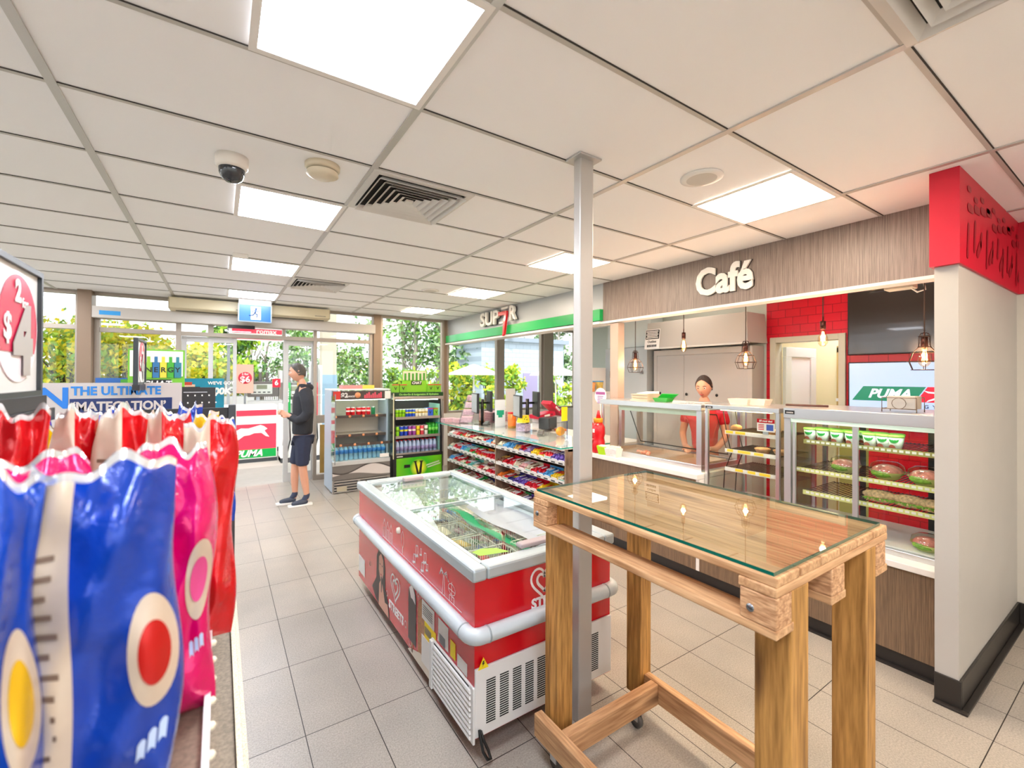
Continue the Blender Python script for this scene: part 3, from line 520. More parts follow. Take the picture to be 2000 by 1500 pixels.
# patio umbrellas and white brick building on the right
um = mat('cream_canvas', 'f0e9da', .7)
for k, (px, Y, lb) in enumerate(((925, 13.5, 'cream patio umbrella seen left of the window mullion'), (1085, 13, 'cream patio umbrella seen left of the steel post'))):
    t = thing('patio_umbrella', lb, 'umbrella', (gp(px, Y)[0], Y, -.15)); MB().cyl((0, 0, 0), .025, 2.3, m=0, n=10).build('umbrella_pole', white, t); m = MB()
    m.lathe((0, 0, 0), [(1.0, 1.93), (.95, 1.98), (.5, 2.14), (.03, 2.3), (.03, 2.28), (.5, 2.11), (.97, 1.93)], n=8, smooth=False); m.build('umbrella_canopy', um, t)
    MB().cyl((0, 0, 0), .25, .08, n=16).build('umbrella_base', dgrey, t)
bw = brickmat('white_bricks', 'b4c0cf', 'aebbca', '98a5b5', .4, .2, .01, .7, 'XZ')
o = bx('brick_building', bw, 9.4, 14, 16.6, 19, -.15, 3.3); tag(o, 'white painted brick building seen through the till windows', 'building')
bx('building_roof', mat('grey_roof_edge', '8c97a6', .6), 9.2, 14.2, 16.4, 19.2, 3.3, 3.5, o); bx('building_door', mat('faded_purple_door', '9b8fb5', .6), 11.6, 12.4, 16.56, 16.6, -.15, 1.9, o)
# ================================================================ PALLET BAR TABLE
wo = {}
def timber(nm, c1, c2, ax, knots=True):
    s = [9, 9, 9]; s['xyz'.index(ax)] = .7; return woodmat(nm, c1, c2, tuple(s), .6, 3.2, 4, knots)
wy = timber('pine_board_y', 'a8794f', 'dfb384', 'y'); wx = timber('pine_board_x', 'a8794f', 'dcae80', 'x'); wz = timber('treated_post', '8a5f2a', 'd09a52', 'z'); wend = woodmat('pine_end_grain', 'a06f47', 'e0b286', (5, 1.5, 9), .6, 7, 6)
t = thing('pallet_table', 'tall bar table made from a wooden pallet with glass top, on castors', 'table', (0, 0, 0)); T = t
x0, x1, y0, y1 = 1.18, 1.95, .565, 1.605
def board(nm, a, b, c, d, e, f, m, bev=.004): return bx(nm, m, a, b, c, d, e, f, T, bev)
n = 6; w = (x1-x0)/n
for k in range(n): board('deck_board', x0+w*k+.003, x0+w*(k+1)-.003, y0, y1, 1.168, 1.193, wy)
for yy in (y0, .5*(y0+y1)-.05, y1-.10): board('cross_board', x0 if abs(yy-.5*(y0+y1)+.05) > .01 else x0+.2, x1, yy, yy+.10, 1.142, 1.168, wx)
for k, xx in enumerate((x0, 1.505, x1-.10)):
    board('bottom_board', xx, xx+.10 if k else xx+.095, y0, y1, 1.035, 1.060, wy)
    for yy in (y0, .5*(y0+y1)-.05, y1-.095):
        if k == 0 and abs(yy-.5*(y0+y1)+.05) < .01: continue
        board('pallet_block', xx, xx+(.083 if k != 1 else .09), yy, yy+.095, 1.060, 1.142, wend)
board('leg', 1.264, 1.362, .567, .665, .09, 1.142, wz); board('leg', 1.765, 1.850, .567, .665, .09, 1.142, wz); board('leg', 1.240, 1.325, 1.50, 1.592, .09, 1.142, wz); board('leg', 1.775, 1.855, 1.50, 1.592, .09, 1.142, wz)
board('bottom_rail', 1.182, 1.224, y0, 1.595, .105, .205, wy); board('bottom_rail', 1.224, 1.800, 1.41, 1.455, .105, .205, wx); board('bottom_rail', 1.80, 1.842, .66, 1.50, .105, .205, wy); board('bottom_rail', 1.362, 1.765, .58, .625, .105, .205, wx)
for yy, zz in ((.632, 1.094), (1.575, 1.10)): MB().lathe((x0, yy, zz), [(0, -.004), (.009, -.003), (.011, 0)], 'x', 14).build('bolt_head', mat('bolt_steel', '8a8f94', .25, .9), T)
for cx_, cy_ in ((1.232, 1.50), (1.71, 1.468), (1.232, .62), (1.80, .62)):
    q = MB(); q.box(cx_-.022, cx_+.022, cy_-.022, cy_+.022, .098, .104); q.box(cx_-.018, cx_-.013, cy_-.02, cy_+.02, .04, .098); q.box(cx_+.013, cx_+.018, cy_-.02, cy_+.02, .04, .098); k = q.build('castor', steel, T)
    MB().cyl((cx_-.010, cy_, .034), .034, .02, 'x', 18).build('wheel', mat('castor_grey', '5b5753', .45), k)
tg = bpy.data.materials.new('table_glass'); tg = glassmat('table_glass', (.90, .97, .94), 1.5, base=.22)
ge = mat('glass_edge_green', '0d5f50', .08, coat=.6)
m = MB(); gx0, gx1, gy0, gy1, gz0, gz1 = x0+.012, x1-.03, y0+.012, y1-.012, 1.1935, 1.2035
m.quad((gx0, gy0, gz1), (gx1, gy0, gz1), (gx1, gy1, gz1), (gx0, gy1, gz1), 0)
for a, b in (((gx0, gy0), (gx1, gy0)), ((gx1, gy0), (gx1, gy1)), ((gx1, gy1), (gx0, gy1)), ((gx0, gy1), (gx0, gy0))): m.quad((*a, gz0), (*b, gz0), (*b, gz1), (*a, gz1), 1)
m.build('glass_top', [tg, ge], T)
# ================================================================ ICE CREAM FREEZER
fx0, fx1, fy0, fy1 = .955, 1.80, 1.735, 3.68
t = thing('chest_freezer', 'red chest freezer for ice cream with glass lids and grey bumper rail', 'freezer', (0, 0, 0)); Fz = t
fwm = mat('freezer_white', 'e9e8e6', .4); rimm = mat('freezer_rim', 'b9c3c6', .3, .35)
m = MB(); th = .06
m.box(fx0, fx0+th, fy0, fy1, .09, .79, 0); m.box(fx1-th, fx1, fy0, fy1, .09, .79, 0); m.box(fx0+th, fx1-th, fy0, fy0+th, .09, .79, 0); m.box(fx0+th, fx1-th, fy1-th, fy1, .09, .79, 0); m.box(fx0+th, fx1-th, fy0+th, fy1-th, .09, .40, 0)
m.build('freezer_body', [red], t)
m = MB(); l0, l1, k0, k1 = fx0+th, fx1-th, fy0+th, fy1-th
m.box(l0, l0+.01, k0, k1, .40, .80); m.box(l1-.01, l1, k0, k1, .40, .80); m.box(l0+.01, l1-.01, k0, k0+.01, .40, .80); m.box(l0+.01, l1-.01, k1-.01, k1, .40, .80); m.box(l0+.01, l1-.01, k0+.01, k1-.01, .40, .41); m.box(l0+.01, l1-.01, k0+.01, k0+.42, .41, .55)
m.build('inner_liner', mat('liner_white', 'f3f5f6', .35), t)
m = MB(); o_ = .018
m.box(fx0-o_, fx0+.055, fy0-o_, fy1+o_, .79, .85); m.box(fx1-.055, fx1+o_, fy0-o_, fy1+o_, .79, .85); m.box(fx0+.055, fx1-.055, fy0-o_, fy0+.055, .79, .85); m.box(fx0+.055, fx1-.055, fy1-.055, fy1+o_, .79, .85)
m.build('top_rim', rimm, t, .012)
# bumper rail with rounded elbows
m = MB(); z = .553; e = .045; c = [(fx0-.02, fy0-.02), (fx1+.02, fy0-.02), (fx1+.02, fy1+.02), (fx0-.02, fy1+.02)]; pts = []
for i, (a, b) in enumerate(c):
    a0 = math.pi+i*math.pi/2
    cx_ = a+(e if i in (0, 3) else -e); cy_ = b+(e if i in (0, 1) else -e)
    for k in range(7): q = a0+k*math.pi/12; pts.append((cx_+e*math.cos(q), cy_+e*math.sin(q), z))
m.tube(pts, .036, 14, closed=True); m.build('bumper_rail', mat('bumper_grey', 'c3cccf', .3, coat=.3), t)
m = MB()
for a, b in ((fx0-.02, fy0+.055), (fx0-.02, fy1-.055)): m.cyl((a, b-.004, z), .0375, .008, 'y', 20)
for a, b in ((fx0+.055, fy0-.02), (fx1-.055, fy0-.02)): m.cyl((a-.004, b, z), .0375, .008, 'x', 20)
for i in (0, 1, 2, 3): pass
m.build('bumper_joint', mat('bumper_joint', '9aa5a9', .4), t)
# near end: white louvre plate
m = MB().box(fx0-.001, fx1+.001, fy0-.012, fy0, .10, .405); m.box(fx0-.012, fx0, fy0-.012, 2.19, .075, .325); m.build('white_panel', fwm, t, .004)
slot = mat('slot_black', '16181a', .8)
for k in range(10):
    if k >= 6 and k < 7: pass
    sx = 1.01+.0715*k; m = MB()
    for j in range(19): m.box(sx, sx+.048, fy0-.0135, fy0-.0118, .148+.0105*j, .153+.0105*j)
    m.build('vent_slots', slot, t)
bx('louvre_recess', slot, fx0-.0125, fx0-.0119, fy0+.03, 2.15, .095, .318, t)
m = MB(); m.box(fx0-.026, fx0-.0126, 2.15, 2.18, .08, .325)
for j in range(9): zz = .092+.0255*j; m.hexa([(fx0-.021, fy0+.006, zz), (fx0-.0126, fy0+.006, zz-.001), (fx0-.0126, 2.15, zz-.001), (fx0-.021, 2.15, zz)], [(fx0-.019, fy0+.012, zz+.011), (fx0-.0126, fy0+.012, zz+.014), (fx0-.0126, 2.15, zz+.014), (fx0-.019, 2.15, zz+.011)])
m.build('side_louvres', fwm, t)
bx('base_plinth', mat('freezer_plinth', '222', .6) if False else blackrub, fx0+.08, fx1-.08, fy0+.1, fy1-.1, .0, .09, t)
# graphics on the long side (vinyl)
gX = fx0-.0015; vin = mat('vinyl_white', 'f6efee', .35)
def heart(s, cy, cz, ax, m, parent, off):
    """two concentric open heart bands"""
    for k, (sc, wd) in enumerate(((1, .14), (.55, .16))):
        pts = []
        for i in range(41):
            a = 2*math.pi*i/40*.93+.2; X = .95*math.sin(a)**3; Z = (13*math.cos(a)-5*math.cos(2*a)-2*math.cos(3*a)-math.cos(4*a))/15; pts.append((X*s*sc, Z*s*sc))
        q = MB(); vs = []
        for i, p in enumerate(pts):
            a = pts[max(0, i-1)]; b = pts[min(40, i+1)]; d = Vector((b[0]-a[0], b[1]-a[1])); d = d.normalized() if d.length > 0 else Vector((1, 0)); nn = Vector((-d.y, d.x))*s*wd*.5
            for sg in (-1, 1):
                P = (p[0]+nn.x*sg, p[1]+nn.y*sg); vs.append((off, cy-P[0], cz+P[1]) if ax == 'x' else (cy+P[0], off, cz+P[1]))
        fs = [(2*i, 2*i+1, 2*i+3, 2*i+2) for i in range(40)]; q.add(vs, fs); q.build('heart_emblem', m, parent)
heart(.088, 2.79, .345, 'x', vin, t, gX); text('word_streets', 'STREETS', .075, (gX, 2.775, .195), '-x', vin, t, .0005, .003)
heart(.085, 1.345, .700, 'y', vin, t, fy0-.0015); text('word_streets', 'STREETS', .066, (1.39, fy0-.0015, .600), '-y', vin, t, .0005, .003)
def vln(pts, w=.004, closed=False): return [tuple(p) for p in pts]
def line(q, pts, w=.0035):
    for a, b in zip(pts, pts[1:]):
        d = Vector((b[0]-a[0], b[1]-a[1])); 
        if d.length < 1e-6: continue
        d.normalize(); nn = Vector((-d.y, d.x))*w/2; d = d*w*.4
        q.add([(gX, -(-(a[0]))-d.x+nn.x, a[1]-d.y+nn.y), (gX, a[0]-d.x-nn.x, a[1]-d.y-nn.y), (gX, b[0]+d.x-nn.x, b[1]+d.y-nn.y), (gX, b[0]+d.x+nn.x, b[1]+d.y+nn.y)], [(0, 1, 2, 3)])
q = MB(); line(q, [(3.05, .60), (1.86, .60)], .004)                        # ground line
for yy in (3.02, 2.95, 2.88): line(q, [(yy+.025, .60), (yy+.025, .685), (yy, .725), (yy-.025, .685), (yy-.025, .60)], .004); line(q, [(yy+.01, .60), (yy+.01, .67), (yy-.01, .67), (yy-.01, .60)], .003)
line(q, [(2.66+.018*math.cos(a*.3), .695+.05*math.sin(a*.3)) for a in range(22)], .004); line(q, [(2.66, .645), (2.66, .61)], .007)
for yy, zz, s in ((2.42, .70, 1), (2.36, .715, .6), (2.30, .70, .9), (2.335, .64, .8), (2.46, .645, .8), (2.27, .66, .6)): line(q, [(yy+.016*s, zz-.03*s), (yy+.016*s, zz+.03*s), (yy-.014*s, zz+.036*s), (yy-.014*s, zz-.022*s)], .006*s); line(q, [(yy+.028*s, zz-.03*s), (yy+.012*s, zz-.03*s)], .016*s); line(q, [(yy, zz-.022*s), (yy-.014*s, zz-.022*s)], .014*s)
line(q, [(2.075, .60), (2.062, .70)], .004); line(q, [(2.045, .60), (2.052, .70)], .004)
for a in (-150, -110, -60, -20, 30, 150): aa = math.radians(a); line(q, [(2.056, .705), (2.056-.035*math.cos(aa), .722+.012*math.sin(aa)), (2.056-.06*math.cos(aa), .712-.025*abs(math.cos(aa)))], .005)
line(q, [(1.965+.038*math.cos(a*.3), .665+.026*math.sin(a*.3)) for a in range(22)], .0035); line(q, [(1.965, .70), (1.965, .612)], .004); line(q, [(1.94, .60), (1.94, .632), (1.99, .632), (1.99, .60)], .004); line(q, [(1.93, .66), (2.0, .66)], .003)
for yy, zz, s in ((2.60, .20, .02), (2.52, .13, .022), (3.36, .30, .016), (2.96, .24, .018), (2.40, .47, .02), (2.10, .44, .016)): line(q, [(yy+s*math.cos(a*.7)*.8, zz+s*math.sin(a*.7)) for a in range(10)], .004)
q.build('line_drawings', vin, t)
# printed woman with long dark hair eating an ice cream
hair = mat('print_dark_hair', '2e1c1a', .4); skin_ = mat('print_skin', 'd9a089', .4); choc = mat('print_chocolate', '2b1d1c', .3); gold = mat('print_gold', 'b5793f', .35, noise=.35, nscale=90)
def blob(pts, m, nm, k=0): q = MB(); q.add([(gX-.0004*k, y, z) for y, z in pts], [tuple(range(len(pts)))]); return q.build(nm, m, t)
blob([(3.20, .10), (3.30, .16), (3.20, .26), (3.19, .42), (3.13, .50), (3.04, .48), (3.0, .40), (2.99, .25), (2.93, .19), (2.90, .09)], hair, 'printed_woman_hair')
blob([(3.105, .28), (3.14, .34), (3.135, .43), (3.09, .465), (3.04, .43), (3.035, .34), (3.07, .28)], skin_, 'printed_woman_face', 1)
for yy in (3.11, 3.062): blob([(yy-.012, .385), (yy, .379), (yy+.012, .385), (yy, .391)], hair, 'printed_eye', 2)
blob([(3.105, .318), (3.087, .312), (3.066, .318), (3.087, .326)], mat('print_lips', 'b0323c', .4), 'printed_lips', 2)
blob([(3.14, .09), (3.13, .24), (3.09, .285), (3.05, .25), (3.0, .16), (2.94, .17), (2.92, .09)], skin_, 'printed_woman_hand', 1)
blob([(3.07, .20), (3.085, .20), (3.09, .30), (3.075, .315), (3.06, .30)], choc, 'printed_small_ice_cream', 3)
def cap(y, z0, z1, w, n=8): return [(y-w, z0), (y+w, z0), (y+w, z1-w)]+[(y+w*math.cos(math.pi*i/n), z1-w+w*math.sin(math.pi*i/n)) for i in range(1, n)]+[(y-w, z1-w)]
blob(cap(2.49, .145, .475, .062), choc, 'printed_ice_cream', 1); blob([(2.51, .40), (2.54, .45), (2.49, .48), (2.45, .44), (2.44, .385), (2.48, .40)], vin, 'printed_bite', 2); blob([(2.495, .09), (2.475, .09), (2.475, .145), (2.495, .145)], gold, 'printed_stick', 2)
blob(cap(2.335, .12, .46, .065), gold, 'printed_nut_ice_cream', 1); blob([(2.56, .075), (2.20, .075), (2.23, .13), (2.36, .15), (2.52, .10)], mat('print_cream', 'e8dccb', .4), 'printed_ingredients', 2)
pap = mat('paper_white', 'f1eeea', .6); yel = mat('sticker_yellow', 'ffe21a', .5)
def sticker(y0_, y1_, z0_, z1_, m, k=3): return bx('sticker', m, gX-.0006*k-.0005, gX, y0_, y1_, z0_, z1_, t)
sticker(2.17, 2.34, .36, .465, pap, 1); sticker(2.15, 2.30, .255, .36, yel, 2); sticker(2.20, 2.34, .12, .27, pap, 3); sticker(2.00, 2.12, .34, .46, pap, 1); sticker(1.92, 1.975, .34, .42, yel, 1); sticker(1.80, 1.90, .33, .39, pap, 1); sticker(3.50, 3.67, .14, .27, pap, 1)
q = MB()
for k in range(6): q.box(gX-.0045, gX-.003, 2.03, 2.10, .345+.008*k, .349+.008*k)
for k in range(7): q.box(gX-.0045, gX-.0035, 2.205, 2.29, .335-.006*k, .3375-.006*k)
for k in range(5): q.box(gX-.0045, gX-.0035, 2.19, 2.32, .44-.012*k, .443-.012*k)
q.build('sticker_print', mat('print_grey', '77787c', .6), t)
tri = MB().prism([(.915+.01, fy0-.013, .41), (.985+.01, fy0-.013, .41), (.95+.01, fy0-.013, .465)], (.02, 0, 0), (.02, .0, 0)); tri = MB(); tri.add([(.965, fy0-.0145, .40), (1.02, fy0-.0145, .40), (.9925, fy0-.0145, .452)], [(0, 1, 2)]); tri.build('warning_triangle', yel, t)
q = MB(); q.add([(.990, fy0-.0155, .436), (.999, fy0-.0155, .436), (.993, fy0-.0155, .427), (1.001, fy0-.0155, .427), (.986, fy0-.0155, .408), (.992, fy0-.0155, .421), (.985, fy0-.0155, .421)], [(0, 6, 5, 4, 3, 2, 1)]); q.build('warning_bolt', black, t)
MB().lathe((fx0, 2.72, .735), [(0, -.018), (.018, -.016), (.02, 0)], 'x', 18).build('round_lock', mat('lock_cream', 'e8dfcf', .4), t)
MB().tube([(fx0+.02, fy0-.014, .135), (fx0+.015, fy0-.03, .12), (fx0+.02, fy0-.045, .06), (fx0+.035, fy0-.06, .03), (fx0+.055, fy0-.055, .02), (fx0+.05, fy0-.04, .05), (fx0+.03, fy0-.03, .10), (fx0+.025, fy0-.016, .13)], .0065, 8).build('drain_hose', black, t)
# lids, baskets and contents
lidg = glassmat('lid_glass', (.95, .99, .98), 1.5, base=.03)
ly0, ly1, lym = fy0+.055, fy1-.055, 2.745
for k, (a, b, z) in enumerate(((ly0, lym+.02, .838), (lym-.02, ly1, .828))):
    l = bx('glass_lid', lidg, fx0+.057, fx1-.057, a, b, z, z+.004, t); q = MB(); w_ = .018
    q.box(fx0+.055, fx0+.055+w_, a, b, z-.004, z+.006); q.box(fx1-.055-w_, fx1-.055, a, b, z-.004, z+.006); q.box(fx0+.055+w_, fx1-.055-w_, a, a+w_, z-.004, z+.006); q.box(fx0+.055+w_, fx1-.055-w_, b-w_, b, z-.004, z+.006); q.build('lid_frame', rimm, l)
bx('lid_handle', mat('handle_pink_grey', 'a99a9b', .4), 1.28, 1.45, ly1-.09, ly1-.03, .834, .862, t, .008); bx('lid_handle', MT['handle_pink_grey'], 1.26, 1.52, ly0+.02, ly0+.075, .844, .868, t, .008)
gs = MB(); gs.add([(1.05, 1.86, .8435), (1.20, 1.83, .8435), (1.17, 1.90, .8435), (1.10, 1.935, .8435), (1.04, 1.92, .8435)], [(0, 1, 2, 3, 4)]); gs.build('green_lid_sticker', mat('sticker_lime', '8fd13c', .5), t)
m = MB(); m.grid(lambda u, v: (1.365+.02*math.sin(u*9)+.10*v, 1.86+1.1*u, .76-.03*v+.008*math.sin(u*17)), 30, 2); m.build('green_wind_sheet', mat('sheet_green', '1da474', .5), t)
m = MB(); m.grid(lambda u, v: (1.48+.27*v, 1.88+.95*u, .765+.012*math.sin(u*7+v*4)+.01*math.sin(v*9)), 20, 8); m.build('lilac_cover_sheet', mat('sheet_lilac', 'd9d2de', .4), t)
m = MB(); m.grid(lambda u, v: (1.03+(.12+.22*u)*v, 2.55+1.0*u, .745+.02*math.sin(v*3)+.006*math.sin(u*11)), 20, 8); m.build('white_cover_sheet', mat('sheet_white', 'f2f3f2', .5), t)
icec = [mat('ice_pack_%s' % n_, c_, .35) for n_, c_ in (('pink', 'e58aa8'), ('brown', '7d3b35'), ('cream', 'f0ddb8'), ('blue', '3c7fd0'), ('red', 'd52a3a'), ('green', '5cb85a'), ('white', 'f2f2f2'), ('gold', 'e5b73b'))]
def wirebasket(cx_, cy_, w_, d_, h_, nm, lab):
    b = thing('wire_basket', lab, 'basket', (cx_, cy_, .53), 0, 'white wire baskets inside the freezer'); q = MB()
    for i in range(11): xx = -w_/2+w_*i/10; q.tube([(xx, -d_/2, h_), (xx, -d_/2, 0), (xx, d_/2, 0), (xx, d_/2, h_)], .0022, 4)
    for i in range(11): yy = -d_/2+d_*i/10; q.tube([(-w_/2, yy, h_), (-w_/2, yy, 0), (w_/2, yy, 0), (w_/2, yy, h_)], .0022, 4)
    for zz in (h_, h_*.5): q.tube([(-w_/2, -d_/2, zz), (w_/2, -d_/2, zz), (w_/2, d_/2, zz), (-w_/2, d_/2, zz)], .0035, 4, closed=True)
    q.build('basket_wires', mat('basket_cream', 'ece8d2', .4), b); return b
def pack(m, nm='ice_cream_packet'):
    def fn(u, v):
        a = (u-.5)*2; b = (v-.5)*2; h = .016*(1-a**4)*(1-b**2*.8); return (a*.085, b*.032*(1+.1*math.cos(a*9)), h)
    q = MB().grid(fn, 8, 5); q.grid(lambda u, v: Vector(fn(u, 1-v))*1 - Vector((0, 0, 2*fn(u, 1-v)[2])), 8, 5); return q
pk = pack(None).mesh('ice_cream_packet', [icec[0]]); pks = []
for mm in icec: e_ = pk.copy(); e_.materials[0] = mm; pks.append(e_)
pn = ['pink', 'brown', 'cream', 'blue', 'red', 'green', 'white', 'gold']; lbs = ('nearest the red front panel', 'second from the near end', 'third from the near end', 'in the middle of the freezer', 'second from the far end', 'at the far end'); wi = 0
for k, yy in enumerate((2.00, 2.27, 2.54, 2.82, 3.10, 3.38)):
    for s, cx_ in enumerate((1.20, 1.555)):
        z0_ = .03 if yy < 2.25 else 0
        b = wirebasket(cx_, yy, .30 if s == 0 else .31, .24, .20, '', 'wire ice cream basket '+lbs[k]+', on the '+('left' if s == 0 else 'right')+' side'); b.location.z = .53+z0_
        for j in range(9):
            c_ = (k*3+s*5+(j//3)) % 8; o = bpy.data.objects.new('ice_cream_packet', pks[c_]); C.link(o); o.location = (cx_-.10+.095*(j % 3)+rnd.uniform(-.01, .01), yy-.07+.055*(j//3), .53+z0_+.06+.04*(j % 2)+.02*(j//3 % 2)); o.rotation_euler = (rnd.uniform(-.3, .3), rnd.uniform(-.2, .2), math.pi/2+rnd.uniform(-.4, .4))
            tag(o, '%s wrapped ice cream in the %s basket %s' % (pn[c_], 'left' if s == 0 else 'right', lbs[k]), 'ice cream', '%s ice creams in the %s basket %s' % (pn[c_], 'left' if s == 0 else 'right', lbs[k]))
# ================================================================ CAFE COUNTER
t = thing('cafe_counter', 'long cafe counter with grey wood grain front and white tops', 'counter', (0, 0, 0)); zf = woodmat('counter_wood_laminate', '5c4a3a', '8e7358', (1, 24, .35), .42, 9, 2, det=2)
wt = mat('bench_white', 'ece7df', .35)
bx('counter_front', zf, 3.33, 3.352, .74, 2.203, .10, .60, t); bx('counter_front', zf, 3.33, 3.352, 2.24, 3.58, .10, .858, t); bx('cream_end_panel', wt, 3.33, 4.0, 2.206, 2.236, .10, .858, t)
bx('kickboard', skm, 3.35, 3.37, .74, 3.58, .0, .10, t); bx('kick_cove', skm, 3.325, 3.35, .74, 3.58, 0, .012, t)
bx('bench_top', wt, 3.30, 4.12, .74, 2.203, .60, .638, t, .004); bx('bench_top', wt, 3.30, 4.12, 2.205, 3.60, .860, .902, t, .004)
bx('counter_back', white, 3.9, 4.05, .74, 3.58, .0, .598, t)
# hot food bar
def posts(par, m_, lst):
    for p_ in lst: bx('corner_post', m_, *p_, par, .002)
def frame(x0_, x1_, y0_, y1_, z0_, z1_, w_): return [(a, a+w_, b, b+w_, z0_, z1_) for a in (x0_, x1_-w_) for b in (y0_, y1_-w_)]
a0, a1, b0, b1 = 3.42, 4.02, 2.245, 3.42
t = thing('hot_food_bar', 'stainless hot food display with heated trays and a slanted glass', 'food cabinet', (0, 0, .902)); wa = mat('warm_steel', 'd8c3ae', .3, .6)
q = MB(); q.box(a0, a1, b0, b1, 0, .012); q.box(a0, a0+.02, b0, b1, .012, .055); q.box(a1-.02, a1, b0, b1, .012, .055); q.box(a0+.02, a1-.02, b0, b0+.02, .012, .055); q.box(a0+.02, a1-.02, b1-.02, b1, .012, .055); q.build('steel_base', steel, t, .003)
q = MB(); q.box(a0-.02, a1, b0-.01, b1+.01, .522, .573); q.build('steel_canopy', steel, t, .004)
posts(t, steel, [(a0, a0+.05, b0, b0+.05, .055, .522), (a1-.05, a1, b0, b0+.05, .055, .522), (a0, a0+.02, b1-.02, b1, .055, .522), (a1-.05, a1, b1-.05, b1, .055, .522), (a0+.25, a0+.30, b1-.05, b1-.01, .055, .522)])
bx('heat_lamp', mat('heat_lamp_glow', 'fff3da', .4, emit='ffe2b4', es=3.0), a0+.12, a0+.22, b0+.08, b1-.25, .494, .520, t); bx('light_valance', mat('valance_green', 'cfe0c8', .4), a0+.04, a0+.05, b0+.06, b1-.2, .47, .522, t)
bx('front_glass', cglass, a0+.008, a0+.012, b0+.05, b1-.02, .06, .50, t)
for k in range(3): yy = b0+.09+.36*k; q = MB(); q.box(a0+.06, a1-.08, yy, yy+.33, .013, .018); q.box(a0+.05, a0+.06, yy, yy+.33, .013, .05); q.box(a1-.09, a1-.08, yy, yy+.33, .013, .05); q.box(a0+.06, a1-.09, yy-.01, yy, .013, .05); q.box(a0+.06, a1-.09, yy+.33, yy+.34, .013, .05); q.build('food_tray', wa, t)
q = MB(); A = [(a1-.10, b0+.06, .10), (a1-.10, b1-.10, .10), (a1-.28, b1-.10, .47), (a1-.28, b0+.06, .47)]; q.add(A, [(0, 1, 2, 3)]); sg = q.build('slanted_glass', glassmat('greasy_glass', (.95, .92, .9), 1.45, .12, .05), t)
q = MB(); q.tube(A, .006, 6, closed=True); q.build('glass_edge', black, sg)
crust = mat('pastry_crust', 'd9a577', .6, noise=.2, nscale=30)
for k, (xx, yy, r_) in enumerate(((3.60, 2.95, .5), (3.64, 3.02, .2), (3.60, 3.06, 1.2))):
    q = MB(); pts = [(-.045, 0, 0), (-.03, 0, 0), (.03, 0, 0), (.045, 0, 0)]; q.tube(pts, [.013, .02, .02, .013], 10); o = q.build('sausage_roll', mat('sausage_pink', 'e59a80', .5)); o.location = (xx, yy, .943); o.rotation_euler = (0, 0, r_)
    tag(o, ('pink sausage roll in the hot tray, nearest the camera', 'pink sausage roll in the hot tray, middle of three', 'pink sausage roll in the hot tray, farthest left')[k], 'sausage roll', 'sausage rolls in the hot food bar')
# pie warmer
c0, c1, d0, d1 = 3.40, 4.0, 1.61, 2.20
t = thing('pie_warmer', 'stainless pie warmer cabinet with three wire racks and yellow price strips', 'food cabinet', (0, 0, .638)); gz = .845
bx('cabinet_base', steel, c0, c1, d0, d1, 0, .04, t, .003); bx('cabinet_top', steel, c0-.005, c1, d0, d1, gz-.035, gz, t, .004); posts(t, steel, frame(c0, c1, d0, d1, .04, gz-.035, .026))
q = MB(); q.box(c0+.008, c0+.012, d0+.026, d1-.026, .04, gz-.035); q.box(c0+.026, c1-.026, d1-.016, d1-.012, .04, gz-.035); q.box(c0+.026, c1-.026, d0+.012, d0+.016, .04, gz-.035); q.build('cabinet_glass', cglass, t)
q = MB(); q.box(c1-.03, c1-.02, d0+.026, d0+.30, .04, gz-.035); q.build('back_panel', mat('brown_back', '8b7867', .5, .3), t); bx('cabinet_glow', mat('warm_lamp', 'fff0d0', .4, emit='ffdca0', es=3), c0+.06, c1-.1, d0+.1, d1-.1, gz-.045, gz-.036, t)
bx('brand_badge', black, c0-.008, c0-.004, d1-.07, d1-.01, gz-.028, gz-.010, t); text('badge_word', 'cossiga', .014, (c0-.009, d1-.042, gz-.019), '-x', white, t, .0003, .0003)
wire = mat('dark_wire', '4c433b', .4, .6); stripw = mat('strip_white', 'e9e5dc', .5); stripy = mat('strip_yellow', 'ffd83a', .5)
def rack(t, x0_, x1_, y0_, y1_, z, yl=(), n=24, wm=wire, sm=stripw):
    q = MB()
    for i in range(n): yy = y0_+(y1_-y0_)*i/(n-1); q.box(x0_, x1_, yy-.0022, yy+.0022, z, z+.004)
    q.box(x0_, x0_+.008, y0_, y1_, z-.004, z); q.box(x1_-.008, x1_, y0_, y1_, z-.004, z); s = q.build('wire_rack', wm, t); st_ = bx('price_strip', sm, x0_-.014, x0_-.006, y0_, y1_, z-.018, z+.012, s)
    q = MB()
    for i in range(int((y1_-y0_)/.03)): yy = y0_+.012+.03*i; q.box(x0_-.0155, x0_-.014, yy, yy+.02, z-.008, z+.006)
    q.build('price_tickets', white, s)
    if yl:
        q = MB(); 
        for a, b in yl: q.box(x0_-.017, x0_-.0145, a, b, z-.010, z+.010)
        q.build('yellow_tickets', stripy, s)
    return s
rack(t, c0+.09, c1-.08, d0+.03, d1-.13, 1.265-.638, ((d1-.20, d1-.14), (d1-.30, d1-.22))); rack(t, c0+.09, c1-.08, d0+.03, d1-.13, 1.115-.638, ((d1-.20, d1-.15), (d1-.34, d1-.24), (d0+.15, d0+.22))); rack(t, c0+.09, c1-.08, d0+.03, d1-.13, .965-.638, ((d1-.28, d1-.22), (d1-.38, d1-.32), (d0+.1, d0+.18)))
for s in (c0+.10, c0+.28): MB().tube([(s, d1-.10, .80), (s-.01, d1-.14, .6), (s+.02, d1-.16, .45), (s-.01, d1-.12, .3), (s, d1-.10, .06)], .004, 5).build('rack_wire', black, t)
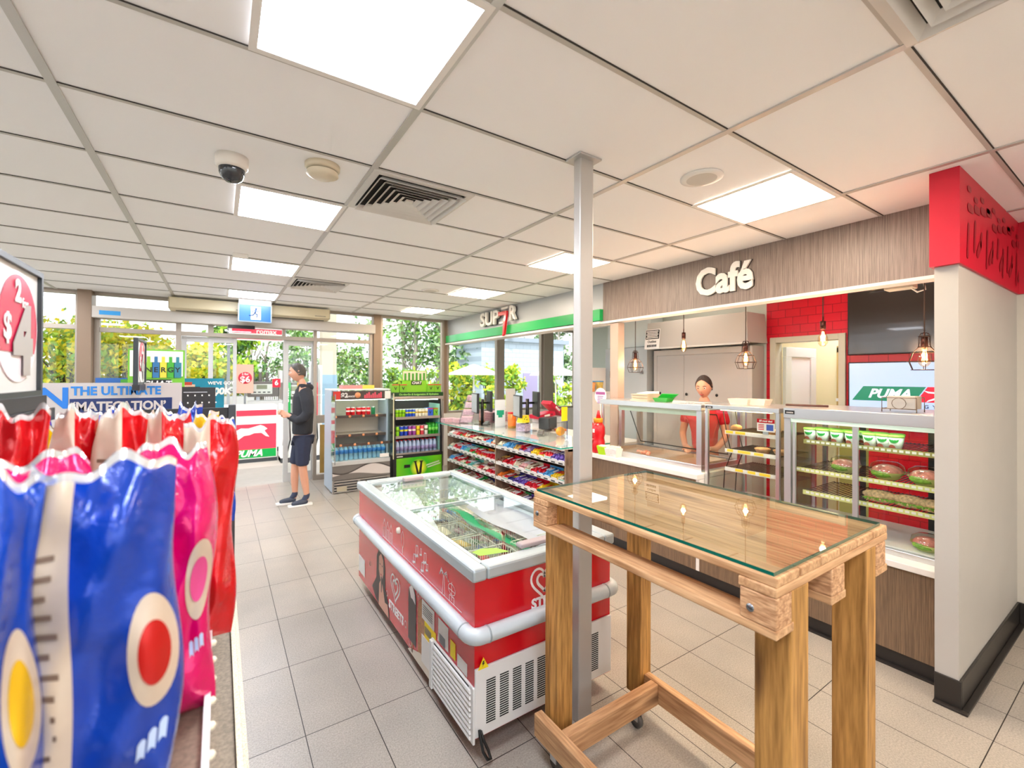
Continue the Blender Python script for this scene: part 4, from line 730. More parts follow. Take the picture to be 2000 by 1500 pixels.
def pie(x, y, z, lab):
    q = MB(); q.lathe((0, 0, 0), [(0, 0), (.040, 0), (.056, .028), (.058, .032), (.045, .038), (0, .042)], n=20); o = q.build('meat_pie', crust); o.location = (x, y, z); tag(o, lab, 'pie', 'pies in the warmer')
pie(c0+.16, d0+.12, 1.27, 'golden pie on the top warmer rack, by the price card'); pie(c0+.16, d0+.20, 1.12, 'golden pie on the middle warmer rack, left one'); pie(c0+.18, d0+.07, 1.12, 'golden pie on the middle warmer rack, right one')
q = MB().ball((0, 0, 0), .05, 0, 10, (1.2, .8, .55)); o = q.build('baked_roll', mat('baked_dark', 'b98a5c', .6, noise=.4, nscale=18)); o.location = (c0+.14, d1-.19, 1.298); tag(o, 'browned baked roll at the left end of the top warmer rack', 'bread roll')
t2 = thing('price_card', 'small card reading $8 meal deal inside the pie warmer', 'price card', (c0+.05, d0+.12, 1.30)); bx('card', white, -.001, .001, -.065, .065, 0, .095, t2); bx('card_header', red, -.002, -.001, -.065, .065, .065, .095, t2); text('card_words', '$8 meal deal', .019, (-.0025, 0, .08), '-x', white, t2, .0003, .0004); bx('card_photo', mat('card_blue', '3a57b0', .5), -.002, -.001, -.055, -.005, .01, .055, t2)
q = MB()
for k in range(4): q.box(-.002, -.001, .012, .055, .012+.012*k, .018+.012*k)
q.build('card_text', red, t2); bx('card_clip', steel, -.004, .004, -.02, .02, -.022, .0, t2)
# sandwich fridge
e0, e1, f0, f1 = 3.40, 4.05, .745, 1.578
t = thing('sandwich_fridge', 'stainless cold cabinet with sliding glass holding yoghurts, bowls and rolls', 'food cabinet', (0, 0, .638)); gz = .857
bx('cabinet_base', steel, e0, e1, f0, f1, 0, .035, t, .003); bx('cabinet_top', steel, e0-.01, e1, f0, f1, gz-.075, gz, t, .004)
al = mat('alu_post', 'b4b7ba', .35, .5); posts(t, al, [(e0, e0+.03, f1-.045, f1, .035, gz-.075), (e1-.03, e1, f1-.03, f1, .035, gz-.075), (e0, e0+.02, f1-.075, f1-.058, .035, gz-.075), (e0-.002, e0+.02, 1.135, 1.165, .0, gz-.075)])
bx('light_strip', mat('cool_strip', 'e9fff0', .4, emit='e8ffe4', es=4), e0+.03, e0+.07, f0+.02, f1-.06, gz-.092, gz-.076, t); bx('glass_rail', mat('rail_mint', 'cfe6da', .3), e0-.004, e0+.012, f0, f1-.05, gz-.10, gz-.076, t)
q = MB(); q.box(e0+.006, e0+.009, 1.165, f1-.058, .035, gz-.10); q.box(e0+.012, e0+.015, f0+.01, 1.135, .035, gz-.10); q.box(e0+.03, e1-.03, f1-.02, f1-.016, .035, gz-.075); q.build('cabinet_glass', cglass, t)
q = MB(); q.box(e1-.012, e1-.008, f0+.01, f1-.03, .04, gz-.08); q.build('rear_glass', cglass, t)
ye = mat('yellow_seal', 'd8cc7a', .5); q = MB(); q.box(e1-.03, e1-.012, .90, .945, .035, gz-.075, 0); q.box(e1-.03, e1-.012, 1.29, 1.33, .035, gz-.075, 0); q.build('rear_frame', dgrey, t); q = MB(); q.box(e1-.034, e1-.03, .885, .90, .035, gz-.075); q.box(e1-.034, e1-.03, 1.275, 1.29, .035, gz-.075); q.box(e1-.034, e1-.03, 1.36, 1.46, .035, gz-.075); q.build('rear_seal', ye, t)
lime = mat('strip_lime', 'd9d98c', .5)
rack(t, e0+.08, e1-.07, f0+.02, f1-.10, 1.262-.638, (), 34, wire, mat('strip_olive', 'a9a05e', .5)); rack(t, e0+.07, e1-.07, f0+.02, f1-.06, 1.060-.638, (), 34, wire, lime); rack(t, e0+.07, e1-.07, f0+.02, f1-.10, .905-.638, (), 34, wire, lime)
bx('base_tray', wt, e0+.03, e1-.05, f0+.02, f1-.05, .036, .045, t); bx('brand_badge', black, e0-.013, e0-.01, f1-.075, f1-.012, gz-.045, gz-.018, t); text('badge_word', 'cossiga', .016, (e0-.014, f1-.045, gz-.032), '-x', white, t, .0003, .0003)
tubw = mat('tub_white', 'f1f3ea', .4); tubg = mat('tub_green_lid', 'a8d85a', .35); logo = mat('tub_green_logo', '2c8f3c', .4); fruit = mat('tub_fruit', '9b4a38', .5)
def tub(x, y, z, lab, tg_=(fruit,)):
    t = thing('yoghurt_tub', lab, 'yoghurt tub', (x, y, z), 0, 'yoghurt tubs on the top fridge shelf'); MB().lathe((0, 0, 0), [(0, 0), (.030, 0), (.040, .072), (0, .072)], n=18).build('tub_cup', tubw, t); MB().lathe((0, 0, 0), [(0, .072), (.043, .072), (.043, .082), (.036, .086), (0, .086)], n=18).build('tub_lid', tubg, t)
    q = MB(); q.grid(lambda u, v: ((-.0385+.0)*math.cos((u-.5)*1.6)*(1-.04*(1-v)), .0385*math.sin((u-.5)*1.6), .066-.030*v*math.sqrt(max(0, 1-(2*u-1)**2))), 8, 3); q.build('tub_logo', logo, t)
    q = MB(); q.grid(lambda u, v: (-.0355*math.cos((u-.5)*1.2+.3), .0355*math.sin((u-.5)*1.2+.3), .006+.020*v*math.sqrt(max(0, 1-(2*u-1)**2))), 6, 2); q.build('tub_picture', fruit, t); return t
ty = [1.465, 1.385, 1.300, 1.215, 1.115, 1.045, .985]; on = ('leftmost', 'second from left', 'third from left', 'in front of the aluminium post, left side', 'just right of the aluminium post', 'second from right end', 'rightmost')
for k, yy in enumerate(ty): tub(e0+.14, yy, 1.267, 'front row yoghurt tub, '+on[k])
for k in range(6): tub(e0+.235, 1.43-.085*k, 1.267, 'yoghurt tub in the back row, mostly hidden'); 
clear = glassmat('clear_plastic', (.93, .97, .9), 1.45, .05, .06); ham = mat('ham_pink', 'e9857f', .5, noise=.3, nscale=40); let = mat('lettuce', '7fae3a', .6, noise=.4, nscale=60); bread = mat('bread_seeded', 'd9b78a', .7, noise=.4, nscale=70)
def bowl(x, y, z, lab, s=1):
    t = thing('salad_bowl', lab, 'food bowl', (x, y, z)); t.scale = (s, s, s); MB().lathe((0, 0, 0), [(0, 0), (.05, 0), (.085, .045), (.088, .048)], n=22).build('bowl_base', mat('bowl_lime', 'd7df8c', .35), t)
    MB().ball((0, 0, .045), .078, 0, 14, (1, 1, .55)).build('ham_filling', ham, t); MB().ball((-.03, .01, .035), .07, 0, 12, (.8, .9, .4)).build('lettuce', let, t); MB().lathe((0, 0, 0), [(.088, .048), (.080, .085), (.05, .105), (0, .108)], n=22).build('clear_lid', clear, t)
bowl(e0+.19, 1.27, 1.065, 'clear domed ham salad bowl on the middle shelf, left of the aluminium post'); bowl(e0+.17, 1.035, 1.065, 'clear domed ham salad bowl on the middle shelf, right of the aluminium post', 1.05); bowl(e0+.15, .84, 1.065, 'clear domed ham salad bowl at the right end of the middle shelf', 1.05); bowl(e0+.12, .83, .684, 'clear domed bowl on the fridge floor by the cream wall', .9)
def roll(x, y, z, r, lab):
    t = thing('filled_roll', lab, 'bread roll', (x, y, z), r, 'filled seeded rolls on the bottom shelf')
    MB().ball((0, 0, .045), .07, 0, 14, (.75, 1.35, .42)).build('top_bun', bread, t); MB().ball((0, 0, .020), .068, 0, 14, (.75, 1.3, .3)).build('bottom_bun', bread, t)
    q = MB(); q.grid(lambda u, v: (-.052+.012*math.sin(v*31)-.004*u, -.08+.16*v, .034+.008*math.sin(v*47)*u-.012*u), 2, 26); q.build('lettuce', let, t)
roll(e0+.15, 1.065, .912, .1, 'seeded roll with lettuce, leftmost on the bottom shelf'); roll(e0+.15, .92, .912, -.1, 'seeded roll with lettuce, middle of the bottom shelf'); roll(e0+.14, .80, .912, .05, 'seeded roll with lettuce, partly behind the cream wall')
# ================================================================ PENDANT LAMPS
cordm = mat('fabric_cord', '4a3a34', .8); dkc = mat('dark_copper', '4a2c26', .3, .8); cage = mat('cage_wire_brown', '3a2a22', .4, .7)
bulbg = glassmat('amber_bulb', (1, .86, .70), 1.45, 0, .03); fil = mat('filament', 'ffb060', .4, emit='ffa850', es=28)
def pendant(y, zb, caged, lab):
    X = 3.90; t = thing('pendant_lamp', lab, 'pendant lamp', (X, y, zb), 0, 'cafe pendant lamps')
    o = .02 if caged else 0; 
    MB().lathe((0, 0, o), [(0, 0), (.016, .003), (.030, .022), (.034, .045), (.031, .07), (.018, .11), (.014, .135)], n=20).build('glass_bulb', bulbg, t)
    q = MB()
    for k in range(5):
        a = k*1.257; q.tube([(.006*math.cos(a), .006*math.sin(a), o+.115), (.015*math.cos(a), .015*math.sin(a), o+.045), (.012*math.cos(a+.6), .012*math.sin(a+.6), o+.042), (.005*math.cos(a+.6), .005*math.sin(a+.6), o+.11)], .0011, 4)
    q.build('filament', fil, t); q = MB().cyl((0, 0, o+.135), .019, .062, n=20); q.build('lamp_socket', dkc, t, 0); MB().cyl((0, 0, o+.197), .005, .035, n=10).build('cord_grip', dkc, t)
    MB().tube([(0, 0, o+.23), (0, 0, H-zb)], .0038, 6).build('cord', cordm, t)
    if caged:
        q = MB(); rg = ((.067, .0), (.088, .055), (.066, .115), (.032, .152), (.030, .222))
        for r_, z in rg: q.tube([(r_*math.cos(a*math.pi/12), r_*math.sin(a*math.pi/12), z) for a in range(24)], .0026, 5, closed=True)
        for k in range(6): a = k*math.pi/3+.3; q.tube([(r_*math.cos(a), r_*math.sin(a), z) for r_, z in rg]+[(.02*math.cos(a), .02*math.sin(a), .243), (.004, 0, .246)], .0024, 5)
        q.build('wire_cage', cage, t)
    ld = bpy.data.lights.new('bulb_light', 'POINT'); ld.energy = 2.5; ld.color = (1, .78, .56); ld.shadow_soft_size = .02; lo = bpy.data.objects.new('bulb_light', ld); C.link(lo); lo.parent = t; lo.location = (0, 0, o+.07)
pendant(3.38, 1.765, True, 'caged pendant lamp farthest left over the hot food bar'); pendant(2.76, 1.965, False, 'bare bulb pendant lamp left of the caged one by the hood'); pendant(2.13, 1.79, True, 'caged pendant lamp above the pie warmer')
pendant(1.527, 1.952, False, 'bare bulb pendant lamp in front of the red tiles'); pendant(.935, 1.765, True, 'caged pendant lamp next to the cream end wall')
# ================================================================ DRINKS FRIDGES
U = .0077
t = thing('open_drinks_cooler', 'white and grey open fronted drinks cooler, mostly empty, with a $2 header', 'drinks cooler', (1.79, 6.8, 0)); hw = .42
lb = mat('cooler_blue_grey', 'aebccb', .35); cw = mat('cooler_cream', 'd6d0c2', .5); sg_ = mat('cooler_grey', '7c7773', .35, .3); stp = mat('strip_brown', '4a3f3a', .5); coin = mat('coin_orange', 'f0a06c', .5)
m = MB(); m.prism([(-hw, -.02, .02), (-hw, .55, .02), (-hw, .55, 1.50), (-hw, .05, 1.50), (-hw, .05, .52), (-hw, -.02, .45)], (0, 0, 0), (.03, 0, 0)); m.build('side_wall', lb, t)
m = MB(); m.prism([(hw, -.02, .02), (hw, .55, .02), (hw, .55, 1.50), (hw, .05, 1.50), (hw, .05, .52), (hw, -.02, .45)], (0, 0, 0), (-.03, 0, 0)); m.build('side_wall', lb, t)
for s in (-1, 1): bx('side_glass', glassmat('green_side_glass', (.8, .92, .88), 1.45), s*hw-.004, s*hw+.004, -.20, .05, .50, 1.42, t); bx('side_trim', mat('trim_cream', 'd9d2a8', .5) if s > 0 else grey, s*hw-.006, s*hw+.006, -.212, -.20, .45, 1.45, t)
m = MB(); m.box(-hw+.03, hw-.03, .48, .50, .46, 1.36); m.box(-hw+.03, hw-.03, 0, .48, .44, .46); m.build('inner_lining', cw, t)
dots = MB()
for i in range(30):
    for j in range(9): dots.box(-.34+.022*i, -.337+.022*i, .478, .481, .90+.02*j, .903+.02*j)
dots.build('back_perforations', sg_, t)
bx('cooler_top', white, -hw, hw, -.05, .55, 1.50, 1.515, t); hh = bx('header_panel', stp, -hw, hw, -.06, .0, 1.362, 1.487, t)
bx('header_red_end', mat('header_red', 'd8362a', .4), -hw, -.32, -.064, -.06, 1.365, 1.485, t); bx('header_white_end', white, .33, hw, -.064, -.06, 1.365, 1.485, t)
text('header_price', '$2', .095, (-.265, -.064, 1.425), '-y', white, t, .001, .003); text('header_word', 'RANGE', .036, (-.175, -.064, 1.41), '-y', white, t, .001, .001); MB().cyl((-.075, -.062, 1.428), .042, -.004, 'y', 20).build('header_coin', coin, t)
m = MB()
for k in range(9): m.box(.02+.03*k, .043+.03*k, -.064, -.06, 1.38, 1.43+.02*(k % 3))
m.build('header_drinks', mat('header_pink', 'e4586a', .5), t)
bx('cooler_lamp', mat('cool_strip', 'e9fff0', .4, emit='e8ffe4', es=4), -.36, .36, .02, .05, 1.35, 1.362, t)
for z, n_ in ((1.115, 'upper'), (.83, 'lower')):
    sh = bx('cooler_shelf', cw, -hw+.035, hw-.035, .06, .47, z-.012, z, t); bx('price_rail', stp, -hw+.035, hw-.035, .045, .06, z-.03, z+.01, sh); m = MB()
    for k in range(4): m.cyl((-.36+.20*k, .044, z-.008), .019, -.003, 'y', 14)
    m.build('price_coins', coin, sh)
fl_ = bx('front_lip', stp, -hw+.035, hw-.0, -.055, -.04, .675, .715, t); m = MB()
for k in range(4): m.cyl((-.31+.2*k, -.056, .697), .019, -.003, 'y', 14)
m.build('price_coins', coin, fl_); bx('front_glass', cglass, -hw+.03, hw-.03, -.05, -.046, .46, .675, t); bx('front_sill', mat('sill_light_grey', 'c2c2c0', .35), -hw, hw, -.06, .02, .40, .462, t, .006); bx('lip_ticket', white, .26, .40, -.062, -.056, .475, .53, t)
bx('lower_front', sg_, -hw, hw, -.05, -.021, .19, .40, t, .004)
def wave(f0, f1, m_, k): q = MB(); n = 24; q.grid(lambda u, v: (-hw+2*hw*u, -.051-.0015*k, f0(u)*(1-v)+f1(u)*v), n, 1); return q.build('wave_graphic', m_, t)
wave(lambda u: .25-.0*u+.03*math.sin(u*5), lambda u: .34-.10*math.sin(u*6.0+.6)*(1-.2*u)*.7, mat('wave_light', 'd4cdc8', .35), 1); wave(lambda u: .33-.09*math.sin(u*6.0+.6)*.7, lambda u: .35-.09*math.sin(u*6+.6)*.7, mat('wave_dark', '4c4744', .35), 2)
bx('grille_back', dgrey, -hw+.032, hw-.032, -.03, .5, .0, .19, t); m = MB()
for k in range(5): m.box(-hw+.01, hw-.01, -.055, -.03, .012+.038*k, .030+.038*k)
m.box(-hw, -hw+.02, -.055, -.03, 0, .19); m.box(hw-.02, hw, -.055, -.03, 0, .19); m.box(-.06, -.03, -.057, -.03, 0, .17); m.build('front_grille', mat('grille_grey', 'a7a39d', .35, .3), t); bx('display_box', mat('display_beige', 'b8b098', .4), -.36, -.22, -.06, -.05, .03, .10, t)
# cans and bottles
def canmesh(nm, col, top='c9ccd0', h=.13, r=.031, band=None):
    q = MB(); q.lathe((0, 0, 0), [(0, 0), (r*.8, 0), (r, .008), (r, h*.45), (r, h*.62), (r, h-.014), (r*.82, h-.002), (r*.8, h-.004), (0, h-.004)], n=14, ms=[0, 0, 1, 2 if band else 1, 1, 0, 0, 0]); ms = [mat('can_metal', 'c9ccd0', .25, .8), mat('can_'+nm, col, .3)]+([mat('can_'+band, band, .4)] if band else []); return q.mesh('drink_can', ms)
def put(me, nm, loc, lab, catg, grp=None, rz=0, sc=None):
    o = bpy.data.objects.new(nm, me); C.link(o); o.location = loc; o.rotation_euler = (0, 0, rz)
    if sc: o.scale = sc
    return tag(o, lab, catg, grp)
cr = canmesh('cola_red', 'd01020', band='f3e6e2'); cg = canmesh('dark_green', '1c7a4a')
for i, x in enumerate((-.155, -.085, .005, .075, .145)): put(cr, 'drink_can', (x, .10, 1.116), 'red cola can on the nearly empty upper cooler shelf, front row', 'drink can', 'front row red cans in the white cooler')
for i, x in enumerate((-.08, .01, .08)): put(cr, 'drink_can', (x, .18, 1.116), 'red cola can in the second row of the white cooler', 'drink can', 'second row red cans in the white cooler')
for o in [o for o in bpy.data.objects if o.name.startswith('drink_can')]: o.location.x += 1.79-.02; o.location.y += 6.8
put(cg, 'drink_can', (1.99, 6.90, 1.116), 'single dark green can beside the red cola cans', 'drink can')
def bottlemesh(h, r, body, label, capc, nm, lz=(.35, .62), taper=.62):
    q = MB(); q.lathe((0, 0, 0), [(0, 0), (r*.92, 0), (r, .01), (r, h*lz[0]), (r*1.01, h*lz[0]), (r*1.01, h*lz[1]), (r, h*lz[1]), (r*.8, h*(taper+.12)), (.013, h*.9), (.013, h*.93), (.016, h*.93), (.016, h), (0, h)], n=12, ms=[0, 0, 0, 1, 1, 1, 0, 0, 0, 2, 2, 2]); return q.mesh(nm, [body, label, capc])
watb = mat('water_bottle_blue', '8fc8e8', .12, spec=.8); wlab = mat('water_label', '2a8ae0', .4); bwb = bottlemesh(.215, .034, watb, wlab, mat('cap_pale', 'd8ecf8', .4), 'water_bottle', (.45, .72))
for i in range(11):
    for j in range(2): put(bwb, 'water_bottle', (1.79-.345+.069*i, 6.86+.075*j, .461), ('front' if j == 0 else 'second')+' row blue labelled water bottle at the bottom of the white cooler', 'water bottle', ('front' if j == 0 else 'second')+' row of blue water bottles')
t = thing('cooler_top_box', 'pink and yellow cardboard trays lying on top of the white cooler', 'box', (1.76, 7.05, 1.515)); bx('pink_tray', mat('tray_pink', 'c88a86', .6), -.22, .08, -.1, .1, 0, .055, t); bx('yellow_tray', mat('tray_yellow', 'e8c04a', .6), .08, .26, -.1, .1, 0, .055, t)
# green energy drink fridge
t = thing('energy_drink_fridge', 'black open fridge with a green front panel showing a black V emblem', 'drinks fridge', (2.735, 6.92, 0)); hw = .425
bkf = mat('fridge_black', '2b2c2e', .35, .3); stf = mat('fridge_steel', 'b9b0a8', .3, .6)
m = MB(); m.prism([(-hw, -.03, .0), (-hw, .5, .0), (-hw, .5, 1.39), (-hw, .06, 1.39), (-hw, -.03, .46)], (0, 0, 0), (.045, 0, 0)); m.build('side_wall', bkf, t); m = MB(); m.prism([(hw, -.03, .0), (hw, .5, .0), (hw, .5, 1.39), (hw, .06, 1.39), (hw, -.03, .46)], (0, 0, 0), (-.045, 0, 0)); m.build('side_wall', bkf, t)
bx('side_trim', stf, hw-.01, hw+.008, -.05, -.03, .45, 1.30, t); bx('inner_back', mat('inner_dark', '3a3d40', .5), -hw+.045, hw-.045, .45, .47, .40, 1.33, t); bx('inner_side_mint', mat('inner_mint', 'a5d9d0', .4), hw-.05, hw-.045, .0, .45, .46, 1.25, t)
bx('header_bar', mat('header_dark_green', '12401c', .4), -hw, hw, -.04, .2, 1.385, 1.45, t); text('header_slogan', 'On-the-Go & Invigoration & Hydration', .043, (0, -.041, 1.418), '-y', mat('slogan_green', '9fe06a', .4), t, .0005, .001); bx('steel_bar', stf, -hw, hw, -.05, .2, 1.335, 1.385, t, .006)
bx('fridge_lamp', MT['cool_strip'], -.36, .36, .04, .07, 1.322, 1.335, t)
for z in (1.045, .74, .462): sh = bx('fridge_shelf', grey, -hw+.045, hw-.045, .0, .45, z-.012, z, t); bx('shelf_rail', stf, -hw+.045, hw-.045, -.012, .0, z-.03, z+.012, sh)
bx('lower_panel', bkf, -hw+.045, hw-.045, -.03, .45, .0, .448, t)
def vpanel():
    m = bpy.data.materials.new('green_burst'); m.use_nodes = True; nt = m.node_tree; b = nt.nodes['Principled BSDF']; L = nt.links.new; tc = nt.nodes.new('ShaderNodeTexCoord'); vm_ = nt.nodes.new('ShaderNodeVectorMath'); vm_.operation = 'DISTANCE'; vm_.inputs[1].default_value = (.0, -.033, .22); L(tc.outputs['Object'], vm_.inputs[0])
    r = nt.nodes.new('ShaderNodeValToRGB'); r.color_ramp.elements[0].position = .06; r.color_ramp.elements[0].color = lin('f2f03a'); r.color_ramp.elements[1].position = .34; r.color_ramp.elements[1].color = lin('6fc41c'); e = r.color_ramp.elements.new(.15); e.color = lin('35b81e'); L(vm_.outputs['Value'], r.inputs[0]); L(r.outputs[0], b.inputs['Base Color']); b.inputs['Roughness'].default_value = .3; return m
bx('green_panel', vpanel(), -hw+.05, hw-.02, -.036, -.03, .035, .395, t); m = MB()
m.prism([(-.10, -.038, .33), (-.03, -.038, .335), (-.045, -.038, .31), (.0, -.038, .13), (.025, -.038, .30), (.005, -.038, .33), (.085, -.038, .33), (.06, -.038, .31), (.045, -.038, .14), (.005, -.038, .06), (-.035, -.038, .13), (-.075, -.038, .31)], (0, -.002, 0), (0, 0, 0)); m.build('v_emblem', mat('emblem_black', '26221a', .4), t)
bx('dark_tag', black, -.25, -.15, -.038, -.036, .235, .285, t); m = MB()
for k in range(2): m.prism([(.13+.02*k, -.037, .235-.035*k), (.36+.02*k, -.037, .285-.035*k), (.36+.02*k, -.037, .305-.035*k), (.13+.02*k, -.037, .255-.035*k)], (0, -.001, 0), (0, 0, 0))
m.build('panel_slogan_strips', mat('slogan_grey', 'c8d0b8', .5), t); bx('brand_strip', white, -.37, -.27, -.0315, -.03, .415, .43, t)
FXo, FYo = 2.735, 6.92
cols = [('lime', '9bd61a', 'a7e02a', 4), ('blue', '2a6ad8', 'e6e62a', 4), ('cream', 'f0e8c8', 'c8d83a', 5)]
def fc(z, h, seq, x0_, dx, rowname, r):
    x = x0_
    for nm, col, band, n_ in seq:
        me = canmesh(nm+'_energy', col, h=h, r=r, band=band)
        for i in range(n_):
            for j in range(2): put(me, 'energy_drink_can', (FXo+x, FYo+.05+.075*j, z+.001), '%s energy drink can on the %s green fridge shelf, %s' % (nm, rowname, ('front row', 'second row')[j]), 'drink can', '%s cans, %s green fridge shelf, %s' % (nm, rowname, ('front row', 'second row')[j]))
            x += dx
fc(1.045, .135, [('lime', '9bd61a', '5e9a10', 3), ('blue', '2a5ad0', 'e6e62a', 3), ('cream', 'f4efd8', 'c8a83a', 4)], -.345, .056, 'top', .0265)
fc(.74, .17, [('tall lime', '9be02a', '6a9a10', 1), ('tall blue', '2a4ac8', 'e6e62a', 2), ('tall purple', 'a84aa8', 'f4f0d8', 2), ('tall yellow', 'f0d82a', 'b88a1a', 1), ('tall red', 'e04a5a', 'f4f0d8', 1), ('tall white', 'f4f2ea', '5a5a2a', 1)], -.335, .070, 'middle', .03)
gb = bottlemesh(.19, .028, mat('green_glass_bottle', '2fb82a', .12, spec=.8), mat('green_bottle_label', '7be05a', .4), mat('cap_green', '1a8a1a', .4), 'green_bottle')
for i in range(3):
    for j in range(3): put(gb, 'green_bottle', (FXo+.225+.06*i, FYo+.05+.065*j, .741), 'green soft drink bottle at the right end of the middle green fridge shelf, row %s' % ('nearest', 'second', 'third')[j], 'bottle', 'green bottles in the green fridge, row %s' % ('nearest', 'second', 'third')[j])
rb_ = bottlemesh(.215, .033, mat('clear_blue_bottle', 'a9bfe0', .1, spec=.8), mat('mauve_label', '8f86b8', .4), mat('cap_red', 'e0202a', .35), 'red_cap_bottle', (.2, .5))
for i in range(10):
    for j in range(2): put(rb_, 'red_cap_bottle', (FXo-.335+.071*i+.01*(i > 5), FYo+.05+.075*j, .463), 'clear drink bottle with a red cap, %s row in the green fridge' % ('front', 'second')[j], 'bottle', '%s row of red capped bottles' % ('front', 'second')[j])
def cube4(x, z, nm, col, lab): t = thing('can_carton', lab, 'carton', (x, FYo+.06, z)); bx('carton_box', mat('carton_'+nm, col, .5), -.06, .06, 0, .12, 0, .135, t); bx('carton_top_stripe', mat('stripe_red', 'd83a3a', .5), -.06, .06, -.002, 0, .115, .13, t); text('carton_letter', 'V', .07, (0, -.002, .06), '-y', black, t, .0005, .002)
cube4(FXo+.235, 1.046, 'blue', '2a62d8', 'blue four pack carton on the top green fridge shelf'); cube4(FXo+.345, 1.046, 'lime', '7fc02a', 'lime four pack carton on the top green fridge shelf, right end')
for k, (x, w) in enumerate(((-.365, 'far left'), (-.235, 'second from left'), (.245, 'second from right'), (.37, 'far right'))): cube4(FXo+x, 1.4505, 'lime', '7fc02a', 'green drink carton on top of the green fridge, '+w)
t = thing('fridge_top_card', 'green display card reading CHAT on top of the green fridge', 'display card', (FXo-.02, FYo+.12, 1.45)); bx('card_board', mat('card_lime', '8ac92a', .5), -.21, .21, 0, .02, 0, .36, t); bx('card_header', mat('card_cream', 'ded6c0', .5), -.2, .2, -.003, 0, .20, .345, t); m = MB()
for k in range(6): m.box(-.18+.065*k, -.145+.065*k, -.006, -.003, .19, .31+.01*(k % 2))
m.build('card_bottles', mat('card_green_bottles', '4a9a2a', .5), t); bx('card_word_panel', black, -.06, .12, -.006, -.003, .12, .185, t); text('card_word', 'CHAT', .06, (.03, -.008, .152), '-y', white, t, .0005, .002, shear=.2)
# ================================================================ SERVICE COUNTER WITH CONFECTIONERY
woodc = woodmat('oak_shelf_laminate', '6b5647', 'a38b76', (1, 20, .4), .45, 8, 2, det=2); SX0, SX1, SY0, SY1 = 3.10, 3.60, 3.62, 6.56
t = thing('service_counter', 'service counter with wood confectionery shelves and a glass top', 'counter', (0, 0, 0)); tray = mat('clear_shelf_strip', 'd8d6d2', .3)
m = MB(); m.box(SX1, SX1+.02, SY0, SY1, .02, .93); m.build('shelf_back', woodc, t)
for yy in (SY0, 5.05, SY1-.02): bx('upright_panel', woodc, SX0-.01, SX1, yy, yy+.02, .02, .93, t)
for z in (.135, .365, .563, .773):
    for a, b in ((SY0+.02, 5.05), (5.07, SY1-.02)):
        m = MB(); m.hexa([(SX0, a, z-.012), (SX1, a, z+.04), (SX1, b, z+.04), (SX0, b, z-.012)], [(SX0, a, z), (SX1, a, z+.052), (SX1, b, z+.052), (SX0, b, z)]); sh = m.build('confectionery_shelf', woodc, t); bx('price_rail', tray, SX0-.012, SX0, a, b, z-.016, z+.022, sh); m = MB()
        for i in range(int((b-a)/.13)): m.box(SX0-.0135, SX0-.012, a+.03+.13*i, a+.10+.13*i, z-.010, z+.004)
        m.build('price_tickets', black, sh)
bx('counter_plinth', black, SX0+.05, SX1, SY0, SY1, 0, .09, t); bx('desk_top', wt, SX0+.02, 4.35, SY0, 6.86, .905, .935, t); bx('desk_back', white, 4.2, 4.3, SY0, 6.86, 0, .90, t); bx('desk_end', white, 3.66, 4.2, SY0, SY0+.02, 0, .90, t)
gt = glassmat('counter_glass', (.92, .98, .98), 1.5, base=.04); m = MB(); m.quad((SX0-.10, SY0-.02, .958), (3.75, SY0-.02, .958), (3.75, SY1+.25, .958), (SX0-.10, SY1+.25, .958), 0); m.box(SX0-.103, SX0-.10, SY0-.02, SY1+.25, .944, .959, 1); m.box(SX0-.10, 3.75, SY0-.023, SY0-.02, .944, .959, 1); m.build('glass_counter_top', [gt, mat('teal_glass_edge', '2fa692', .15)], t)
m = MB()
for a, b in ((SX0+.05, 3.75), (SX0+.05, 5.06), (SX0+.05, 6.4)): m.cyl((a+.05, b, .935), .02, .022)
m.build('glass_standoffs', steel, t)
for a, b, c in ((3.12, 5.7, 'pale_blue'), (3.10, 4.3, 'pale_blue')): bx('counter_mat', mat('mat_blue', '9ccbe0', .4), a, a+.18, b, b+.45, .936, .938, t)
# cartons of bars
pal = {'red': 'd3152a', 'blue': '4fa4de', 'purple': '6a50b0', 'yellow': 'f2cc1e', 'green': '2fae4e', 'teal': '6fc4b8', 'orange': 'ee7a2a', 'cream': 'e8dcc0', 'pink': 'efb4b0', 'brown': '7a4a34', 'navy': '232a6a', 'white': 'f2efec', 'gold': 'cfa24a', 'mauve': '9a86c0'}
pm_ = {k: mat('wrapper_'+k, v, .35, noise=.12, nscale=60) for k, v in pal.items()}
_cm = {}
def cartonm(w, col):
    k = (w, col)
    if k not in _cm:
        q = MB(); d = .20; q.box(0, d, 0, .003, 0, .045); q.box(0, d, w-.003, w, 0, .045); q.box(0, .003, 0, w, 0, .035); q.box(d-.003, d, 0, w, 0, .075); q.box(0, d, 0, w, 0, .002); q.box(-.001, 0, w*.12, w*.88, .010, .026, 1); _cm[k] = q.mesh('display_carton', [pm_[col], pm_['white' if col not in ('white', 'cream') else 'teal']])
    return _cm[k]
